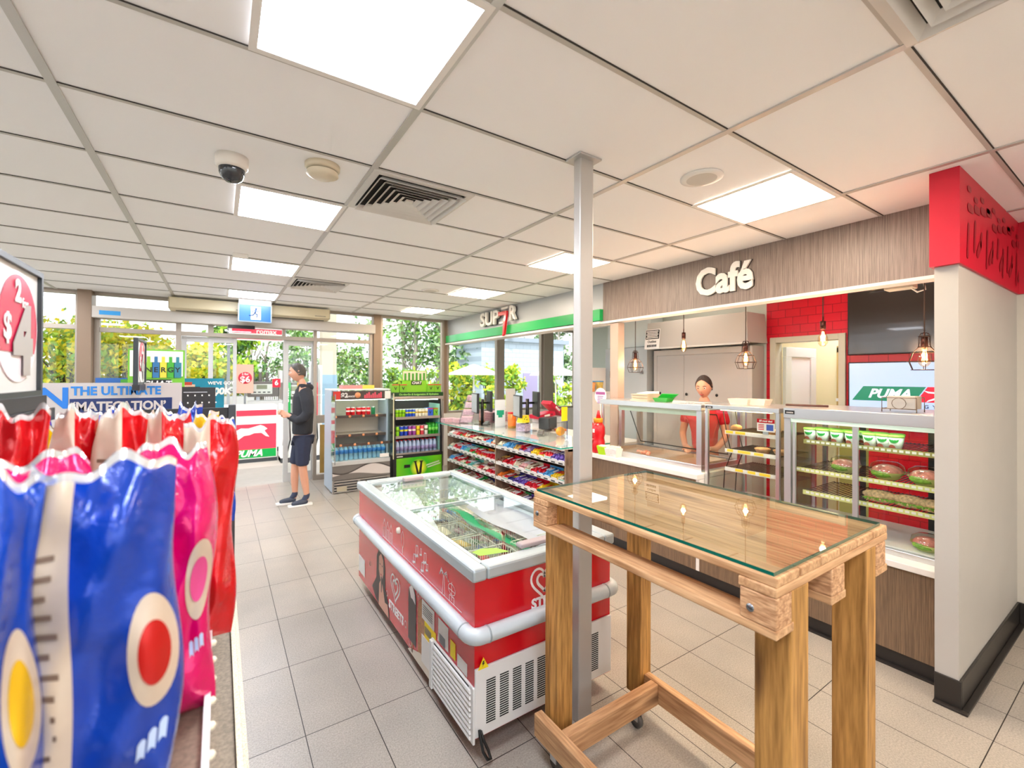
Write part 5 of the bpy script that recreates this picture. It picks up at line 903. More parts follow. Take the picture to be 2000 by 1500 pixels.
def barm(col):
    if ('b', col) not in _cm:
        q = MB(); L_, W_, T_ = .17, .030, .016
        q.grid(lambda u, v: (L_*u, W_*(v-.5)*(1+.12*(abs(u-.5) > .46)), T_*max(.1, (1-abs(2*u-1)**8)*(1-abs(2*v-1)**3))), 12, 5, 0, True, lambda u, v: 1 if .18 < u < .72 and .15 < v < .75 else 0); q.grid(lambda u, v: (L_*u, -W_*(v-.5), 0), 1, 1); acc = {'red': 'white', 'blue': 'white', 'purple': 'white', 'yellow': 'red', 'green': 'white', 'teal': 'white', 'orange': 'brown', 'cream': 'brown', 'pink': 'white', 'brown': 'gold', 'navy': 'yellow', 'white': 'red', 'gold': 'purple', 'mauve': 'purple'}[col]; _cm[('b', col)] = q.mesh('chocolate_bar', [pm_[col], pm_[acc]])
    return _cm[('b', col)]
rows = {(3, 1): ('white', 'pink', 'red', 'green', 'orange', 'brown', 'cream', 'brown', 'white', 'blue', 'orange'), (2, 1): ('teal', 'pink', 'red', 'blue', 'teal', 'green', 'green', 'orange', 'gold', 'red', 'red'), (1, 1): ('blue', 'cream', 'brown', 'cream', 'green', 'teal', 'cream', 'pink', 'brown', 'red', 'red'), (0, 1): ('green', 'cream', 'brown', 'pink', 'red', 'pink', 'green', 'navy', 'navy', 'cream', 'red'),
        (3, 0): ('cream', 'blue', 'blue', 'gold', 'mauve', 'mauve', 'yellow', 'yellow', 'white', 'purple', 'purple'), (2, 0): ('brown', 'red', 'red', 'cream', 'pink', 'cream', 'red', 'blue', 'blue', 'yellow', 'cream'), (1, 0): ('orange', 'cream', 'navy', 'purple', 'purple', 'red', 'red', 'yellow', 'yellow', 'navy', 'purple'), (0, 0): ('red', 'red', 'cream', 'green', 'purple', 'navy', 'yellow', 'pink', 'red', 'brown', 'blue')}
on = ('first', 'second', 'third', 'fourth', 'fifth', 'sixth', 'seventh', 'eighth', 'ninth', 'tenth', 'eleventh'); sn = ('bottom', 'third', 'second', 'top')
for (s, bay), cs in rows.items():
    z = (.135, .365, .563, .773)[s]; a, b = ((SY0+.03, 5.04), (5.08, SY1-.03))[bay]; w = (b-a)/len(cs); bn = ('bay nearer the post', 'bay by green fridge')[bay]
    for k, c in enumerate(cs):
        yb = b-w*(k+1); tilt = math.atan(.052/.5); jz = rnd.uniform(0, .008)
        o = put(cartonm(round(w-.006, 4), c), 'display_carton', (SX0+.012, yb+.003, z+.003), '%s display carton, %s from the left on the %s shelf, %s' % (c, on[k], sn[s], bn), 'carton'); o.rotation_euler = (0, -tilt, 0)
        oc = rnd.choice([c, c, 'red' if c != 'red' else 'gold', 'cream', c]); nb = 3 if rnd.random() < .75 else 2
        for j in range(nb):
            h2 = rnd.choice((.006, .02, .03)); o = put(barm(oc), 'chocolate_bar', (SX0+.018+rnd.uniform(0, .01), yb+w*(j+.5)/nb+rnd.uniform(-.004, .004), z+.006+h2+jz), '%s bar in %s carton from left, %s shelf, %s' % (oc, on[k], sn[s], bn), 'chocolate bar', '%s bars in the %s carton, %s shelf, %s' % (oc, on[k], sn[s], bn)); o.rotation_euler = (rnd.uniform(-.12, .12), -tilt-rnd.uniform(0, .06), rnd.uniform(-.08, .08)); o.scale = (1.05, w/nb/.034, rnd.choice((1.6, 2.2, 2.8)))
# things on the counter
GT = .9595; DT = .9355
def on_z(px, py, z=GT): v = atZ(px, py, z); return v.x, v.y
def mon(px, Y, y0_, y1_, x0_, x1_, rz, lab):
    A = atY(x0_, y0_, Y); B = atY(x1_, y1_, Y); c = (A+B)/2; h = A.z-B.z; t = thing('till_monitor', lab, 'monitor', (c.x, Y, B.z), rz, 'dark till monitors on the service counter'); w = .34
    bx('monitor_case', mat('monitor_black', '24272b', .4), -w/2, w/2, -.02, .02, 0, h, t, .006); bx('monitor_screen', mat('screen_grey', 'a7b0b4', .2), -w/2+.015, w/2-.015, .02, .022, .015, h-.015, t); return t
mon(928, 6.15, 768, 806, 920, 937, math.radians(76), 'left hand till monitor seen edge on, beside the brochure rack'); mon(955, 6.15, 764, 803, 950, 962, math.radians(-110), 'second till monitor from the left, back to the camera'); mon(1011, 5.1, 772, 814, 1002, 1020, math.radians(72), 'third till monitor from the left, by the orange canister'); mon(1047, 5.1, 765, 812, 1040, 1054, math.radians(-114), 'rightmost till monitor, beside the red folders')
for px, Y, lab in ((942, 6.2, 'black monitor stand between the two left monitors'), (1030, 5.15, 'black monitor stand between the two right monitors')):
    p = atY(px, 785, Y); t = thing('monitor_stand', lab, 'monitor stand', (p.x, Y, DT)); bx('stand_base', black, -.1, .1, -.1, .1, 0, .015, t, .004); MB().cyl((0, 0, .015), .025, p.z-DT+.03).build('stand_pole', black, t); bx('stand_arm', black, -.12, .12, -.012, .012, p.z-DT-.03, p.z-DT-.0, t)
# leaflet rack
x, y = 3.30, 6.35; t = thing('brochure_rack', 'clear acrylic rack of folded brochures at the left end of the counter', 'brochure rack', (x, y, GT), math.radians(-55)); ac = glassmat('acrylic', (.93, .95, .98), 1.5, .0, .08); pk_ = mat('brochure_pink', 'c9a3ac', .6, noise=.3, nscale=50)
for k in range(4): dy = .03+.07*k; bx('rack_pocket', ac, -.11, .11, dy-.006, dy-.003, .02+.11*k, .09+.11*k, t); m = MB(); m.hexa([(-.1, dy, .015+.11*k), (.1, dy, .015+.11*k), (.1, dy+.02, .015+.11*k), (-.1, dy+.02, .015+.11*k)], [(-.1, dy+.05, .11+.11*k), (.1, dy+.05, .11+.11*k), (.1, dy+.07, .11+.11*k), (-.1, dy+.07, .11+.11*k)]); m.build('brochures', pk_, t)
m = MB(); m.prism([(-.115, 0, 0), (-.115, .35, 0), (-.115, .35, .42), (-.115, .24, .40)], (0, 0, 0), (.004, 0, 0)); m.prism([(.111, 0, 0), (.111, .35, 0), (.111, .35, .42), (.111, .24, .40)], (0, 0, 0), (.004, 0, 0)); m.build('rack_sides', ac, t)
for k in range(2): o = bx('magazine_stack', pk_, -.11, .11, -.08, .08, 0, .06); o.location = (3.19+.12*k, 6.72-.17*k, GT); tag(o, ('pale pink pile of leaflets by the green fridge', 'pale pink pile of leaflets in front of the brochure rack')[k], 'leaflets')
m = MB(); 
for k in range(9): m.box(-.2, .2, -.15+.004*(k % 3), .15, .02*k, .02*k+.017, k % 2)
o = m.build('magazine_pile', [pk_, mat('magazine_mauve', 'c08f9a', .6)]); o.location = (3.95, 6.55, DT); o.rotation_euler = (0, 0, .2); tag(o, 'tall pile of pink magazines behind the left monitors', 'magazines')
def canister(px, py, r, h, m1, nm, lab, catg, topm=None, z=GT):
    x, y = on_z(px, py, z); t = thing(nm, lab, catg, (x, y, z)); q = MB(); q.lathe((0, 0, 0), [(0, 0), (r, 0), (r, h*.15), (r, h*.9), (r*.98, h*.9)], n=20, ms=[1, 1, 0, 0]); q.build('canister_body', [m1, mat('canister_gold', 'b88a3a', .3, .6)], t); MB().lathe((0, 0, 0), [(r*.98, h*.9), (r*1.03, h*.9), (r*1.03, h), (0, h)], n=20).build('canister_lid', topm or red, t); return t
canister(1000, 836, .062, .235, mat('canister_orange', 'f07a2a', .35, noise=.15, nscale=20), 'sweets_canister', 'orange canister with a red lid on the glass counter', 'canister')
canister(941, 825, .045, .21, mat('donation_pink', 'd9a9a0', .35, noise=.3, nscale=30), 'donation_tin', 'pink printed collection tin in front of the left monitors', 'collection tin', mat('tin_lid', 'e8d0c8', .4))
x, y = on_z(1022, 842); t = thing('sweets_jar', 'clear square jar of mauve sweets under the yellow box', 'jar', (x, y, GT), .35); bx('jar_sweets', mat('sweets_mauve', 'b9a3b8', .6, noise=.5, nscale=50), -.07, .07, -.07, .07, .003, .10, t); bx('jar_wall', ac, -.075, .075, -.075, .075, .0, .12, t)
t = thing('yellow_box', 'small yellow box with coloured spots on top of the clear jar', 'box', (x, y, GT+.121), .25); m = MB(); m.hexa([(-.08, -.05, 0), (.08, -.05, 0), (.08, .05, 0), (-.08, .05, 0)], [(-.055, -.04, .10), (.065, -.04, .10), (.065, .04, .10), (-.055, .04, .10)]); m.build('box_body', mat('box_yellow', 'fcdc1e', .4), t); m = MB()
for a, b in ((-.03, .05), (.02, .04), (0, .075)): m.box(a-.008, a+.008, -.0505, -.046, b-.008, b+.008)
m.build('box_spots', mat('spot_green', '2f8f4a', .5), t)
def terminal(px, py, w, d, h, lab, rz):
    x, y = on_z(px, py); t = thing('card_terminal', lab, 'till terminal', (x, y, GT), rz, None); bx('terminal_case', mat('terminal_grey', '454a4e', .4), -w/2, w/2, -d/2, d/2, .012, h, t, .008); bx('terminal_foot', black, -w*.3, w*.3, -d*.4, d*.4, 0, .012, t); MB().tube([(-w/2+.02, -d/2-.03, .0), (-w/2-.03, -d/2-.02, .05), (-w/2, -d/2, h*.8), (-w/2+.05, -d/2, h*.9)], .006, 6).build('terminal_cable', black, t)
terminal(974, 823, .20, .12, .15, 'dark grey printer terminal behind the collection tin', .5); terminal(1070, 838, .30, .16, .17, 'large dark grey printer terminal left of the steel post', .5)
for px, py, lab in ((950, 829, 'grey card reader in front of the collection tin'), (1056, 848, 'grey card reader below the large terminal')):
    x, y = on_z(px, py); t = thing('card_reader', lab, 'card reader', (x, y, GT), .8); m = MB(); m.hexa([(-.09, -.04, 0), (.09, -.04, 0), (.09, .04, 0), (-.09, .04, 0)], [(-.09, -.035, .025), (.08, -.035, .05), (.08, .035, .05), (-.09, .035, .025)]); m.build('reader_case', mat('reader_grey', '6c6a66', .4), t, .006); bx('reader_screen', mat('reader_screen', 'b8c0b0', .2), .02, .06, -.02, .02, .0405, .046, t)
def card(px, Y, x0_, x1_, y0_, lab, m_, green_=False, base=DT):
    A = atY(x0_, y0_, Y); B = atY(x1_, y0_, Y); w = B.x-A.x; t = thing('counter_card', lab, 'sign', ((A.x+B.x)/2, Y, base)); bx('card_panel', m_, -w/2, w/2, -.003, .003, 0, A.z-base, t); bx('card_base', ac, -w/2, w/2, -.04, .04, 0, .006, t)
    if green_: h = A.z-base; bx('card_symbol', mat('card_teal', '1fa883', .5), -w*.35, w*.35, -.006, -.003, h*.45, h*.62, t); bx('card_symbol_leg', MT['card_teal'], -w*.2, w*.2, -.006, -.003, h*.36, h*.45, t)
card(977, 5.75, 967, 987, 781, 'pale blue counter card with a green symbol', mat('card_pale_blue', 'dfe9f0', .5), True); card(997, 6.6, 988, 1006, 759, 'tall blank white card standing behind the canister', white)
x, y = 4.10, 5.35; p = atY(1070, 800, 5.35); t = thing('drawer_box', 'grey plastic drawers stacked behind the large terminal', 'drawers', (p.x, 5.35, DT)); w = .19
for k in range(2): h0 = .085*k; bx('drawer', mat('drawer_clear', 'd9dde0', .3), -w, w, -.15, .15, h0, h0+.08, t, .006); bx('drawer_handle', white, -.03, .03, -.158, -.15, h0+.03, h0+.05, t)
zt = DT+.166; rm = mat('folder_red', 'd81840', .4)
for k, (dx, tl, lab) in enumerate(((-.10, .15, 'red ring binder lying left on the grey drawers'), (.08, -.55, 'red ring binder leaning on the right of the grey drawers'))):
    t = thing('ring_binder', lab, 'ring binder', (p.x+dx, 5.35, zt+.002+(.10 if k else 0))); t.rotation_euler = (0, -tl if k == 0 else .65, 0); bx('binder_cover', rm, -.16, .16, -.12, .12, 0, .06, t, .004); bx('binder_label', white, -.05, .05, -.1215, -.12, .015, .045, t); MB().cyl((.09, -.1215, .03), .01, -.002, 'y', 12).build('binder_hole', black, t)
x, y = 3.62, 4.35; t = thing('snack_bag', 'orange and yellow snack packet beside the yellow notice', 'snack packet', (x, y, GT)); MB().ball((0, 0, .06), .07, 0, 12, (1, .6, .85)).build('packet_body', mat('packet_orange', 'f2a030', .35, noise=.4, nscale=12), t); 
A = atY(1097, 795, 4.1); B = atY(1106, 822, 4.1); t = thing('counter_notice', 'yellow notice on a clear stand against the steel post', 'notice', (A.x, 4.1, GT)); bx('notice_panel', mat('notice_yellow', 'ffe01a', .5), 0, .09, 0, .003, B.z-GT, A.z-GT, t); bx('notice_stand', ac, 0, .09, .004, .008, 0, A.z-GT, t); bx('notice_edge', mat('notice_navy', '23306a', .5), .085, .092, -.002, .003, 0, B.z-GT, t)
t = thing('orange_lid', 'flat orange lid lying behind the card terminals', 'lid', (4.12, 4.95, DT)); MB().lathe((0, 0, 0), [(0, 0), (.09, 0), (.09, .025), (0, .03)], n=20).build('lid_disc', mat('lid_orange', 'f27a3a', .4), t)
# ================================================================ KITCHEN FITTINGS
kw = mat('kitchen_white', 'b6b2ac', .4)
t = thing('kitchen_hood', 'big white extraction hood box on the kitchen wall', 'extraction hood', (4.80, 2.58, 2.10)); MB().hexa([(-.04, 0, 0), (.38, 0, 0), (.38, 1.37, 0), (-.04, 1.37, 0)], [(.0, .03, .335), (.38, .03, .335), (.38, 1.37, .335), (.0, 1.37, .335)]).build('hood_box', kw, t, .003); bx('hood_lip', mat('lip_grey', 'cfcfca', .4), -.045, .0, -.0, 1.37, -.02, 0, t)
t = thing('hood_notice', 'black and white printed notice on the extraction hood', 'notice', (4.765, 3.87, 2.215)); t.rotation_euler = (0, .115, 0); bx('notice_sheet', pap, -.004, -.002, -.145, .09, -.13, .13, t); bx('notice_black_block', black, -.006, -.004, -.135, .08, .0, .12, t)
m = MB()
for k in range(5): m.box(-.0075, -.006, -.12+.01*(k % 2), .07-.012*(k % 2), .012+.021*k, .024+.021*k)
m.build('notice_lines', white, t); text('notice_word', 'Outline', .045, (-.006, -.025, -.035), '-x', black, t, .0003, .001); m = MB()
for k in range(6): m.box(-.006, -.004, -.10+.026*k, -.082+.026*k, -.105, -.075)
m.build('notice_number', black, t)
t = thing('sliding_cabinet', 'white kitchen cabinet with three sliding doors and round black finger pulls', 'cabinet', (4.93, 2.62, 0)); bx('cabinet_body', kw, .02, .25, 0, 1.33, 0, 2.07, t); m = MB(); m.box(0, .02, 0, .05, 0, 2.07); m.box(0, .02, 1.28, 1.33, 0, 2.07); m.box(0, .02, .05, 1.28, 2.0, 2.07); m.build('cabinet_frame', kw, t)
for k, (a, b) in enumerate(((.05, .47), (.46, .88), (.87, 1.28))): d = bx('sliding_door', mat('cabinet_door', 'b2afab', .35), .004+.006*(k % 2), .010+.006*(k % 2), a, b, .05, 1.995, t); MB().cyl((.003, b-.05, 1.50), .018, -.003, 'x', 16).build('finger_pull', black, d)
t = thing('cool_room_door', 'tall white cool room door panel left of the sliding cabinet', 'cool room', (4.86, 3.99, 0)); bx('door_panel', mat('cool_white', 'b2babd', .35), 0, .3, .02, .80, 0, 2.13, t, .005); bx('upper_panel', mat('cool_pale', 'd5dfdf', .4), .05, .3, .0, .80, 2.14, 2.6, t); bx('door_handle', black, -.02, 0, .66, .69, 1.70, 1.80, t, .004); bx('door_lock', grey, -.03, 0, .08, .12, 1.76, 1.80, t)
t = thing('cafe_corner_post', 'white square post tinted as warm lit, at the left end of the cafe counter', 'column', (3.72, 3.47, .903)); bx('post_body', mat('post_warm_lit', 'bfa796', .5), 0, .10, 0, .12, 0, 1.42, t, .002)  # white post, the warm light on it is put into the colour
# wall screens
def tv(z0, z1, y0_, y1_, lab, face):
    t = thing('wall_screen', lab, 'television', (KX-.001, (y0_+y1_)/2, z0)); w = (y1_-y0_)/2; bx('screen_case', black, -.06, 0, -w, w, 0, z1-z0, t, .004); bx('screen_face', face, -.063, -.06, -w+.012, w-.012, .012, z1-z0-.012, t); return t
tv(1.935, 2.545, .745, 1.80, 'dark switched off television high on the red tiles', mat('tv_off', '35302d', .18, spec=.7, coat=.3))
t = tv(1.26, 1.865, .745, 1.795, 'lit light blue screen showing PUMA ENERGY below the dark television', mat('tv_sky', 'a9c4f0', .3, emit='a8c6f6', es=.22)); s_ = mat('tv_green', '12876a', .3, emit='0f8a68', es=.1); r_ = mat('tv_red', 'e0183c', .3, emit='e0183c', es=.1); w_ = mat('tv_text', 'cfe4f6', .3, emit='cfe4f6', es=.2)
m = MB(); m.prism([(-.064, .49, .24), (-.064, .40, .375), (-.064, -.05, .375), (-.064, .03, .24)], (-.0015, 0, 0), (0, 0, 0)); m.build('green_slant', s_, t); m = MB(); m.prism([(-.064, .02, .24), (-.064, -.06, .375), (-.064, -.46, .375), (-.064, -.38, .24)], (-.0015, 0, 0), (0, 0, 0)); m.build('red_slant', r_, t)
text('word_puma', 'PUMA', .115, (-.066, .21, .305), '-x', w_, t, .0005, .004, shear=.35); cat(.34, (-.066, -.2, .29), w_, t, '-x'); text('word_energy', 'E  N  E  R  G  Y', .042, (-.065, .02, .20), '-x', mat('tv_navy', '24356a', .4), t, .0005, .001)
m = MB(); m.prism([(-.064, .46, .06), (-.064, .40, .10), (-.064, -.05, .10), (-.064, .0, .06)], (-.0015, 0, 0), (0, 0, 0)); m.build('lower_green_slant', s_, t)
t = thing('ceiling_projector', 'small black and white camera unit hanging under the fascia by the end wall', 'camera', (3.98, 1.10, 2.33)); bx('unit_case', mat('unit_cream', 'e6dcc8', .4), -.05, .05, -.10, .06, 0, .10, t, .006); MB().cyl((0, .06, .04), .035, .10, 'y', 16).build('unit_lens', black, t); MB().tube([(0, -.08, .0), (0, -.11, -.03), (0, -.15, -.02), (0, -.14, .05), (0, -.09, .08)], .006, 6).build('unit_cable', white, t); MB().cyl((0, 0, .10), .012, H-2.43).build('unit_rod', white, t)
bx('doorway_handle', steel, 5.16, 5.169, 1.60, 1.78, 1.47, 1.50, None); o = bpy.data.objects['doorway_handle']; tag(o, 'small steel shelf bracket on the door frame', 'bracket'); o.location = (.2, .2, 0)
# ---------------- things on top of the food cabinets
ZT1, ZT2, ZT3 = .902+.5735, .638+.8455, .638+.8575
def onx(px, z, dx=0): v = ray(px, 790); return v
def topitem(px, X, z): d = ray(px, 780); return (X, X*d.y/d.x, z)
x, y, z = topitem(1260, 3.66, ZT1); t = thing('paper_bag_pile', 'pile of folded brown and white paper bags on the hot food bar', 'paper bags', (x, y, z)); m = MB()
for k in range(7): m.box(-.10+.006*(k % 3), .09, -.11, .10-.01*(k % 2), .009*k, .009*k+.008)
m.build('paper_bags', mat('kraft_paper', 'd2c0a4', .7, noise=.1), t); MB().hexa([(-.09, -.10, .066), (.07, -.12, .066), (.09, .05, .066), (-.06, .06, .066)], [(-.09, -.10, .069), (.07, -.12, .09), (.09, .05, .085), (-.06, .06, .070)]).build('top_sheet', pap, t)
x, y, z = topitem(1296, 3.60, ZT1); t = thing('green_clamshell', 'bright green open food box on the hot food bar', 'food box', (x, y, z), .2); gn = mat('bright_green', '18a42c', .4); m = MB(); m.hexa([(-.06, -.06, 0), (.06, -.06, 0), (.06, .06, 0), (-.06, .06, 0)], [(-.08, -.075, .035), (.08, -.075, .035), (.08, .075, .035), (-.08, .075, .035)]); m.build('box_base', gn, t); m = MB(); m.hexa([(.03, -.075, .036), (.08, -.075, .036), (.08, .075, .036), (.03, .075, .036)], [(.02, -.14, .07), (.03, -.14, .075), (.03, .03, .075), (.02, .03, .07)]); m.build('box_flap', gn, t)
x, y, z = topitem(1334, 3.55, ZT1); o = MB().hexa([(-.05, -.07, 0), (.05, -.07, 0), (.05, .08, 0), (-.05, .08, 0)], [(-.04, -.06, .02), (.05, -.05, .012), (.04, .08, .018), (-.05, .07, .02)]).build('folded_paper', mat('paper_pinkish', 'e0cdc0', .7)); o.location = (x, y, z); tag(o, 'small folded pinkish paper in the middle of the hot food bar top', 'paper')
x, y, z = topitem(1378, 3.50, ZT1); y = 2.36; t = thing('newspaper', 'folded newspaper lying at the right end of the hot food bar top', 'newspaper', (x, y, z), .1); m = MB()
for k in range(4): m.box(-.06+.004*k, .08, -.11, .13-.01*k, .004*k, .004*k+.003)
m.build('pages', mat('newsprint', 'cfcbc2', .8, noise=.35, nscale=90), t)
for k, (px, X, lab) in enumerate(((1450, 3.62, 'pale cardboard food tray on the pie warmer, left one'), (1480, 3.66, 'pale cardboard food tray on the pie warmer, right one'))):
    x, y, z = topitem(px, X, ZT2+.0005); t = thing('cardboard_tray', lab, 'food tray', (x, y, z), .1*k); m = MB(); cb = mat('tray_card', 'ecd9c4', .7); a, b, c, d, h = .06, .07, .075, .085, .05
    m.box(-a, a, -b, b, 0, .003)
    for p_, q_, r__, s__ in (((-a, -b), (a, -b), (c, -d), (-c, -d)), ((a, -b), (a, b), (c, d), (c, -d)), ((a, b), (-a, b), (-c, d), (c, d)), ((-a, b), (-a, -b), (-c, -d), (-c, d))): m.quad((*p_, .002), (*q_, .002), (*r__, h), (*s__, h))
    m.build('tray_card', cb, t)
x, y, z = topitem(1575, 3.6, ZT3); o = MB().tube([(0, .14, .008), (0, -.14, .012)], .008, 8).build('wooden_stick', mat('stick_dark', '5a3428', .5)); o.location = (x, y, z); tag(o, 'thin dark stick lying on the sandwich fridge', 'stick')
x, y, z = topitem(1785, 3.62, ZT3); t = thing('wire_box_stand', 'wire stand holding a white box on the sandwich fridge beside the end wall', 'wire stand', (x, y, z)); bx('white_box', kw, -.05, .07, -.02, .12, .02, .10, t, .003); m = MB()
for a in (-.07, .08): m.tube([(a, .14, 0), (a, .14, .09), (a, -.03, .09), (a, -.03, 0)], .003, 5)
m.tube([(-.07+.0, .055+.035*math.cos(k*.52), .055+.035*math.sin(k*.52)) for k in range(12)], .002, 5, closed=True); m.tube([(-.07, .14, .02), (-.07, -.03, .02)], .003, 5); m.tube([(-.07, .14, .02), (.08, .14, .02)], .003, 5); m.build('wire_frame', mat('wire_brown', '7a6a5c', .4, .5), t)
# sauce bottles, trays on the low bench
def sauce(x, y, lab):
    t = thing('sauce_bottle', lab, 'sauce bottle', (x, y, .9025)); rr = mat('sauce_red', 'd0101e', .3, coat=.3)
    MB().lathe((0, 0, 0), [(0, 0), (.062, 0), (.072, .02), (.070, .12), (.060, .16), (.072, .20), (.070, .27), (.045, .325), (0, .325)], n=22).build('bottle_body', rr, t); MB().lathe((0, 0, 0), [(0, .322), (.05, .322), (.05, .362), (.045, .368), (0, .368)], n=22).build('orange_collar', mat('collar_orange', 'f7a01e', .35), t); MB().lathe((0, 0, 0), [(0, .366), (.028, .366), (.010, .45), (0, .452)], n=16).build('red_nozzle', rr, t)
    bx('bottle_mark', white, -.0735, -.070, -.015, .012, .215, .255, t, .003); m = MB().lathe((-.045, .035, .09), [(0, 0), (.03, .005), (.045, .04), (.04, .06), (0, .065)], n=14); m.build('red_scoop', mat('scoop_red', 'a80c18', .3), t)
sauce(3.40, 3.45, 'red sauce bottle with orange collar just right of the steel post'); sauce(3.395, 3.545+.06, 'second red sauce bottle, mostly hidden behind the steel post')
x, y = 3.42, 3.30
t = thing('green_tray', 'lime green open tray at the end of the low white bench', 'tray', (3.37, 3.33, .9025), .5); m = MB(); lm_ = mat('lime_plastic', 'b4e02a', .35); m.hexa([(-.04, -.05, 0), (.04, -.05, 0), (.04, .05, 0), (-.04, .05, 0)], [(-.055, -.07, .07), (.055, -.07, .07), (.055, .07, .09), (-.055, .07, .09)]); m.build('tray_body', lm_, t); bx('tray_paper', pap, -.035, .035, -.05, .05, .081, .094, t)
t = thing('sugar_holder', 'white speckled open box of sachets beside the lime green tray', 'sachet box', (3.36, 3.19, .9025), .15); m = MB(); m.hexa([(-.05, -.06, 0), (.05, -.06, 0), (.05, .06, 0), (-.05, .06, 0)], [(-.06, -.072, .08), (.06, -.072, .08), (.06, .072, .08), (-.06, .072, .08)]); m.build('box_body', mat('speckled_white', 'e9e3dc', .5, noise=.25, nscale=160), t)
m = MB()
for k in range(16): m.box(-.05+.0065*k, -.046+.0065*k, -.06, .06, .07, .088+.006*(k % 3))
m.build('sachets', mat('sachet_cream', 'efe6d2', .6, noise=.3, nscale=90), t)
# shelf of snacks and round sign between the post and the kitchen
t = thing('snack_shelf', 'tall white shelf unit behind the red sauce bottles', 'shelf', (4.85, 4.72, 1.50)); bx('shelf_board', white, -.45, 0, -.12, .07, -.02, 0, t); bx('shelf_back', white, -.45, 0, .05, .07, 0, .35, t); bx('shelf_body', white, -.45, 0, -.10, .07, -1.5, -.02, t)
for k, (px, c_, nm, lab) in enumerate(((1156, 'e8a060', 'peach', 'peach snack tub on the shelf behind the sauce bottles'), (1171, 'd8b85a', 'mustard', 'mustard coloured snack tub on the shelf behind the sauce bottles'))):
    q = atY(px, 745, 4.66); t = thing('snack_tub', lab, 'snack tub', (q.x, 4.66, 1.501)); MB().lathe((0, 0, 0), [(0, 0), (.04, 0), (.055, .14), (0, .14)], n=16).build('tub_body', mat('tub_'+nm, c_, .45, noise=.2, nscale=30), t); MB().lathe((0, 0, 0), [(0, .14), (.058, .14), (.058, .155), (0, .157)], n=16).build('tub_lid', mat('tub_lid_blue', '4a9ad0', .4), t)
q = atX(1166, 767, 3.5); t = thing('lollipop_sign', 'round white card sign with purple writing on a stick above the sauce bottles', 'sign', (3.50, 3.52, .9025)); t.location.y = 3.52
MB().tube([(0, 0, 0), (0, 0, .52)], .004, 6).build('sign_stick', white, t); MB().lathe((0, 0, .60), [(0, -.002), (.088, -.002), (.088, .002), (0, .002)], 'x', 28, smooth=False).build('sign_disc', mat('disc_white', 'f4eef0', .5), t); m = MB(); m.box(-.004, -.002, -.07, .07, .615, .645); m.build('sign_banner', mat('sign_purple', 'a0508a', .5), t)
m = MB()
for k in range(5): m.box(-.004, -.002, -.045+.01*(k % 2), .045, .52+.018*k, .527+.018*k)
m.build('sign_lines', mat('sign_violet', '8a3a8a', .5), t)
# ================================================================ CRISPS GONDOLA
bkm = mat('gondola_black', '2c2a2a', .45); gl = mat('gondola_brown_metal', '8a7a66', .5, .5, noise=.25, nscale=120)
GY1 = 2.72; t = thing('crisps_gondola', 'black display gondola filled with crisp packets in the left foreground', 'display shelving', (0, 0, 0)); G = t
railw = mat('rail_glossy_white', 'eef2f2', .15, coat=.4)
bx('top_shelf', gl, -.40, -.016, -.6, GY1, 1.155, 1.175, t); bx('spine_panel', bkm, -.42, -.40, -.6, GY1, .0, 1.45, t); bx('base_plinth', bkm, -.40, .105, -.6, GY1, .0, .15, t)
for z, x1_ in ((.88, .036), (.52, .07)): sh = bx('lower_shelf', gl, -.40, x1_, -.6, GY1, z-.02, z, t); bx('shelf_lip', mat('lip_sparkle', 'b5a58a', .35, .5, noise=.4, nscale=200), x1_, x1_+.012, -.6, GY1, z-.035, z+.02, sh)
sh = bx('price_rail', railw, -.016, -.008, -.6, GY1, 1.14, 1.20, t); m = MB()
for k in range(40): m.ball((-.006, .30+.06*k, 1.193), .006, 0, 8)
m.build('rail_clips', mat('clip_cream', 'efe8d0', .3), sh)
bx('end_upright', dgrey, .04, .072, GY1-.02, GY1+.02, 0, 1.555, t, .004); bx('end_panel', bkm, -.42, .04, GY1, GY1+.012, 0, 1.54, t)
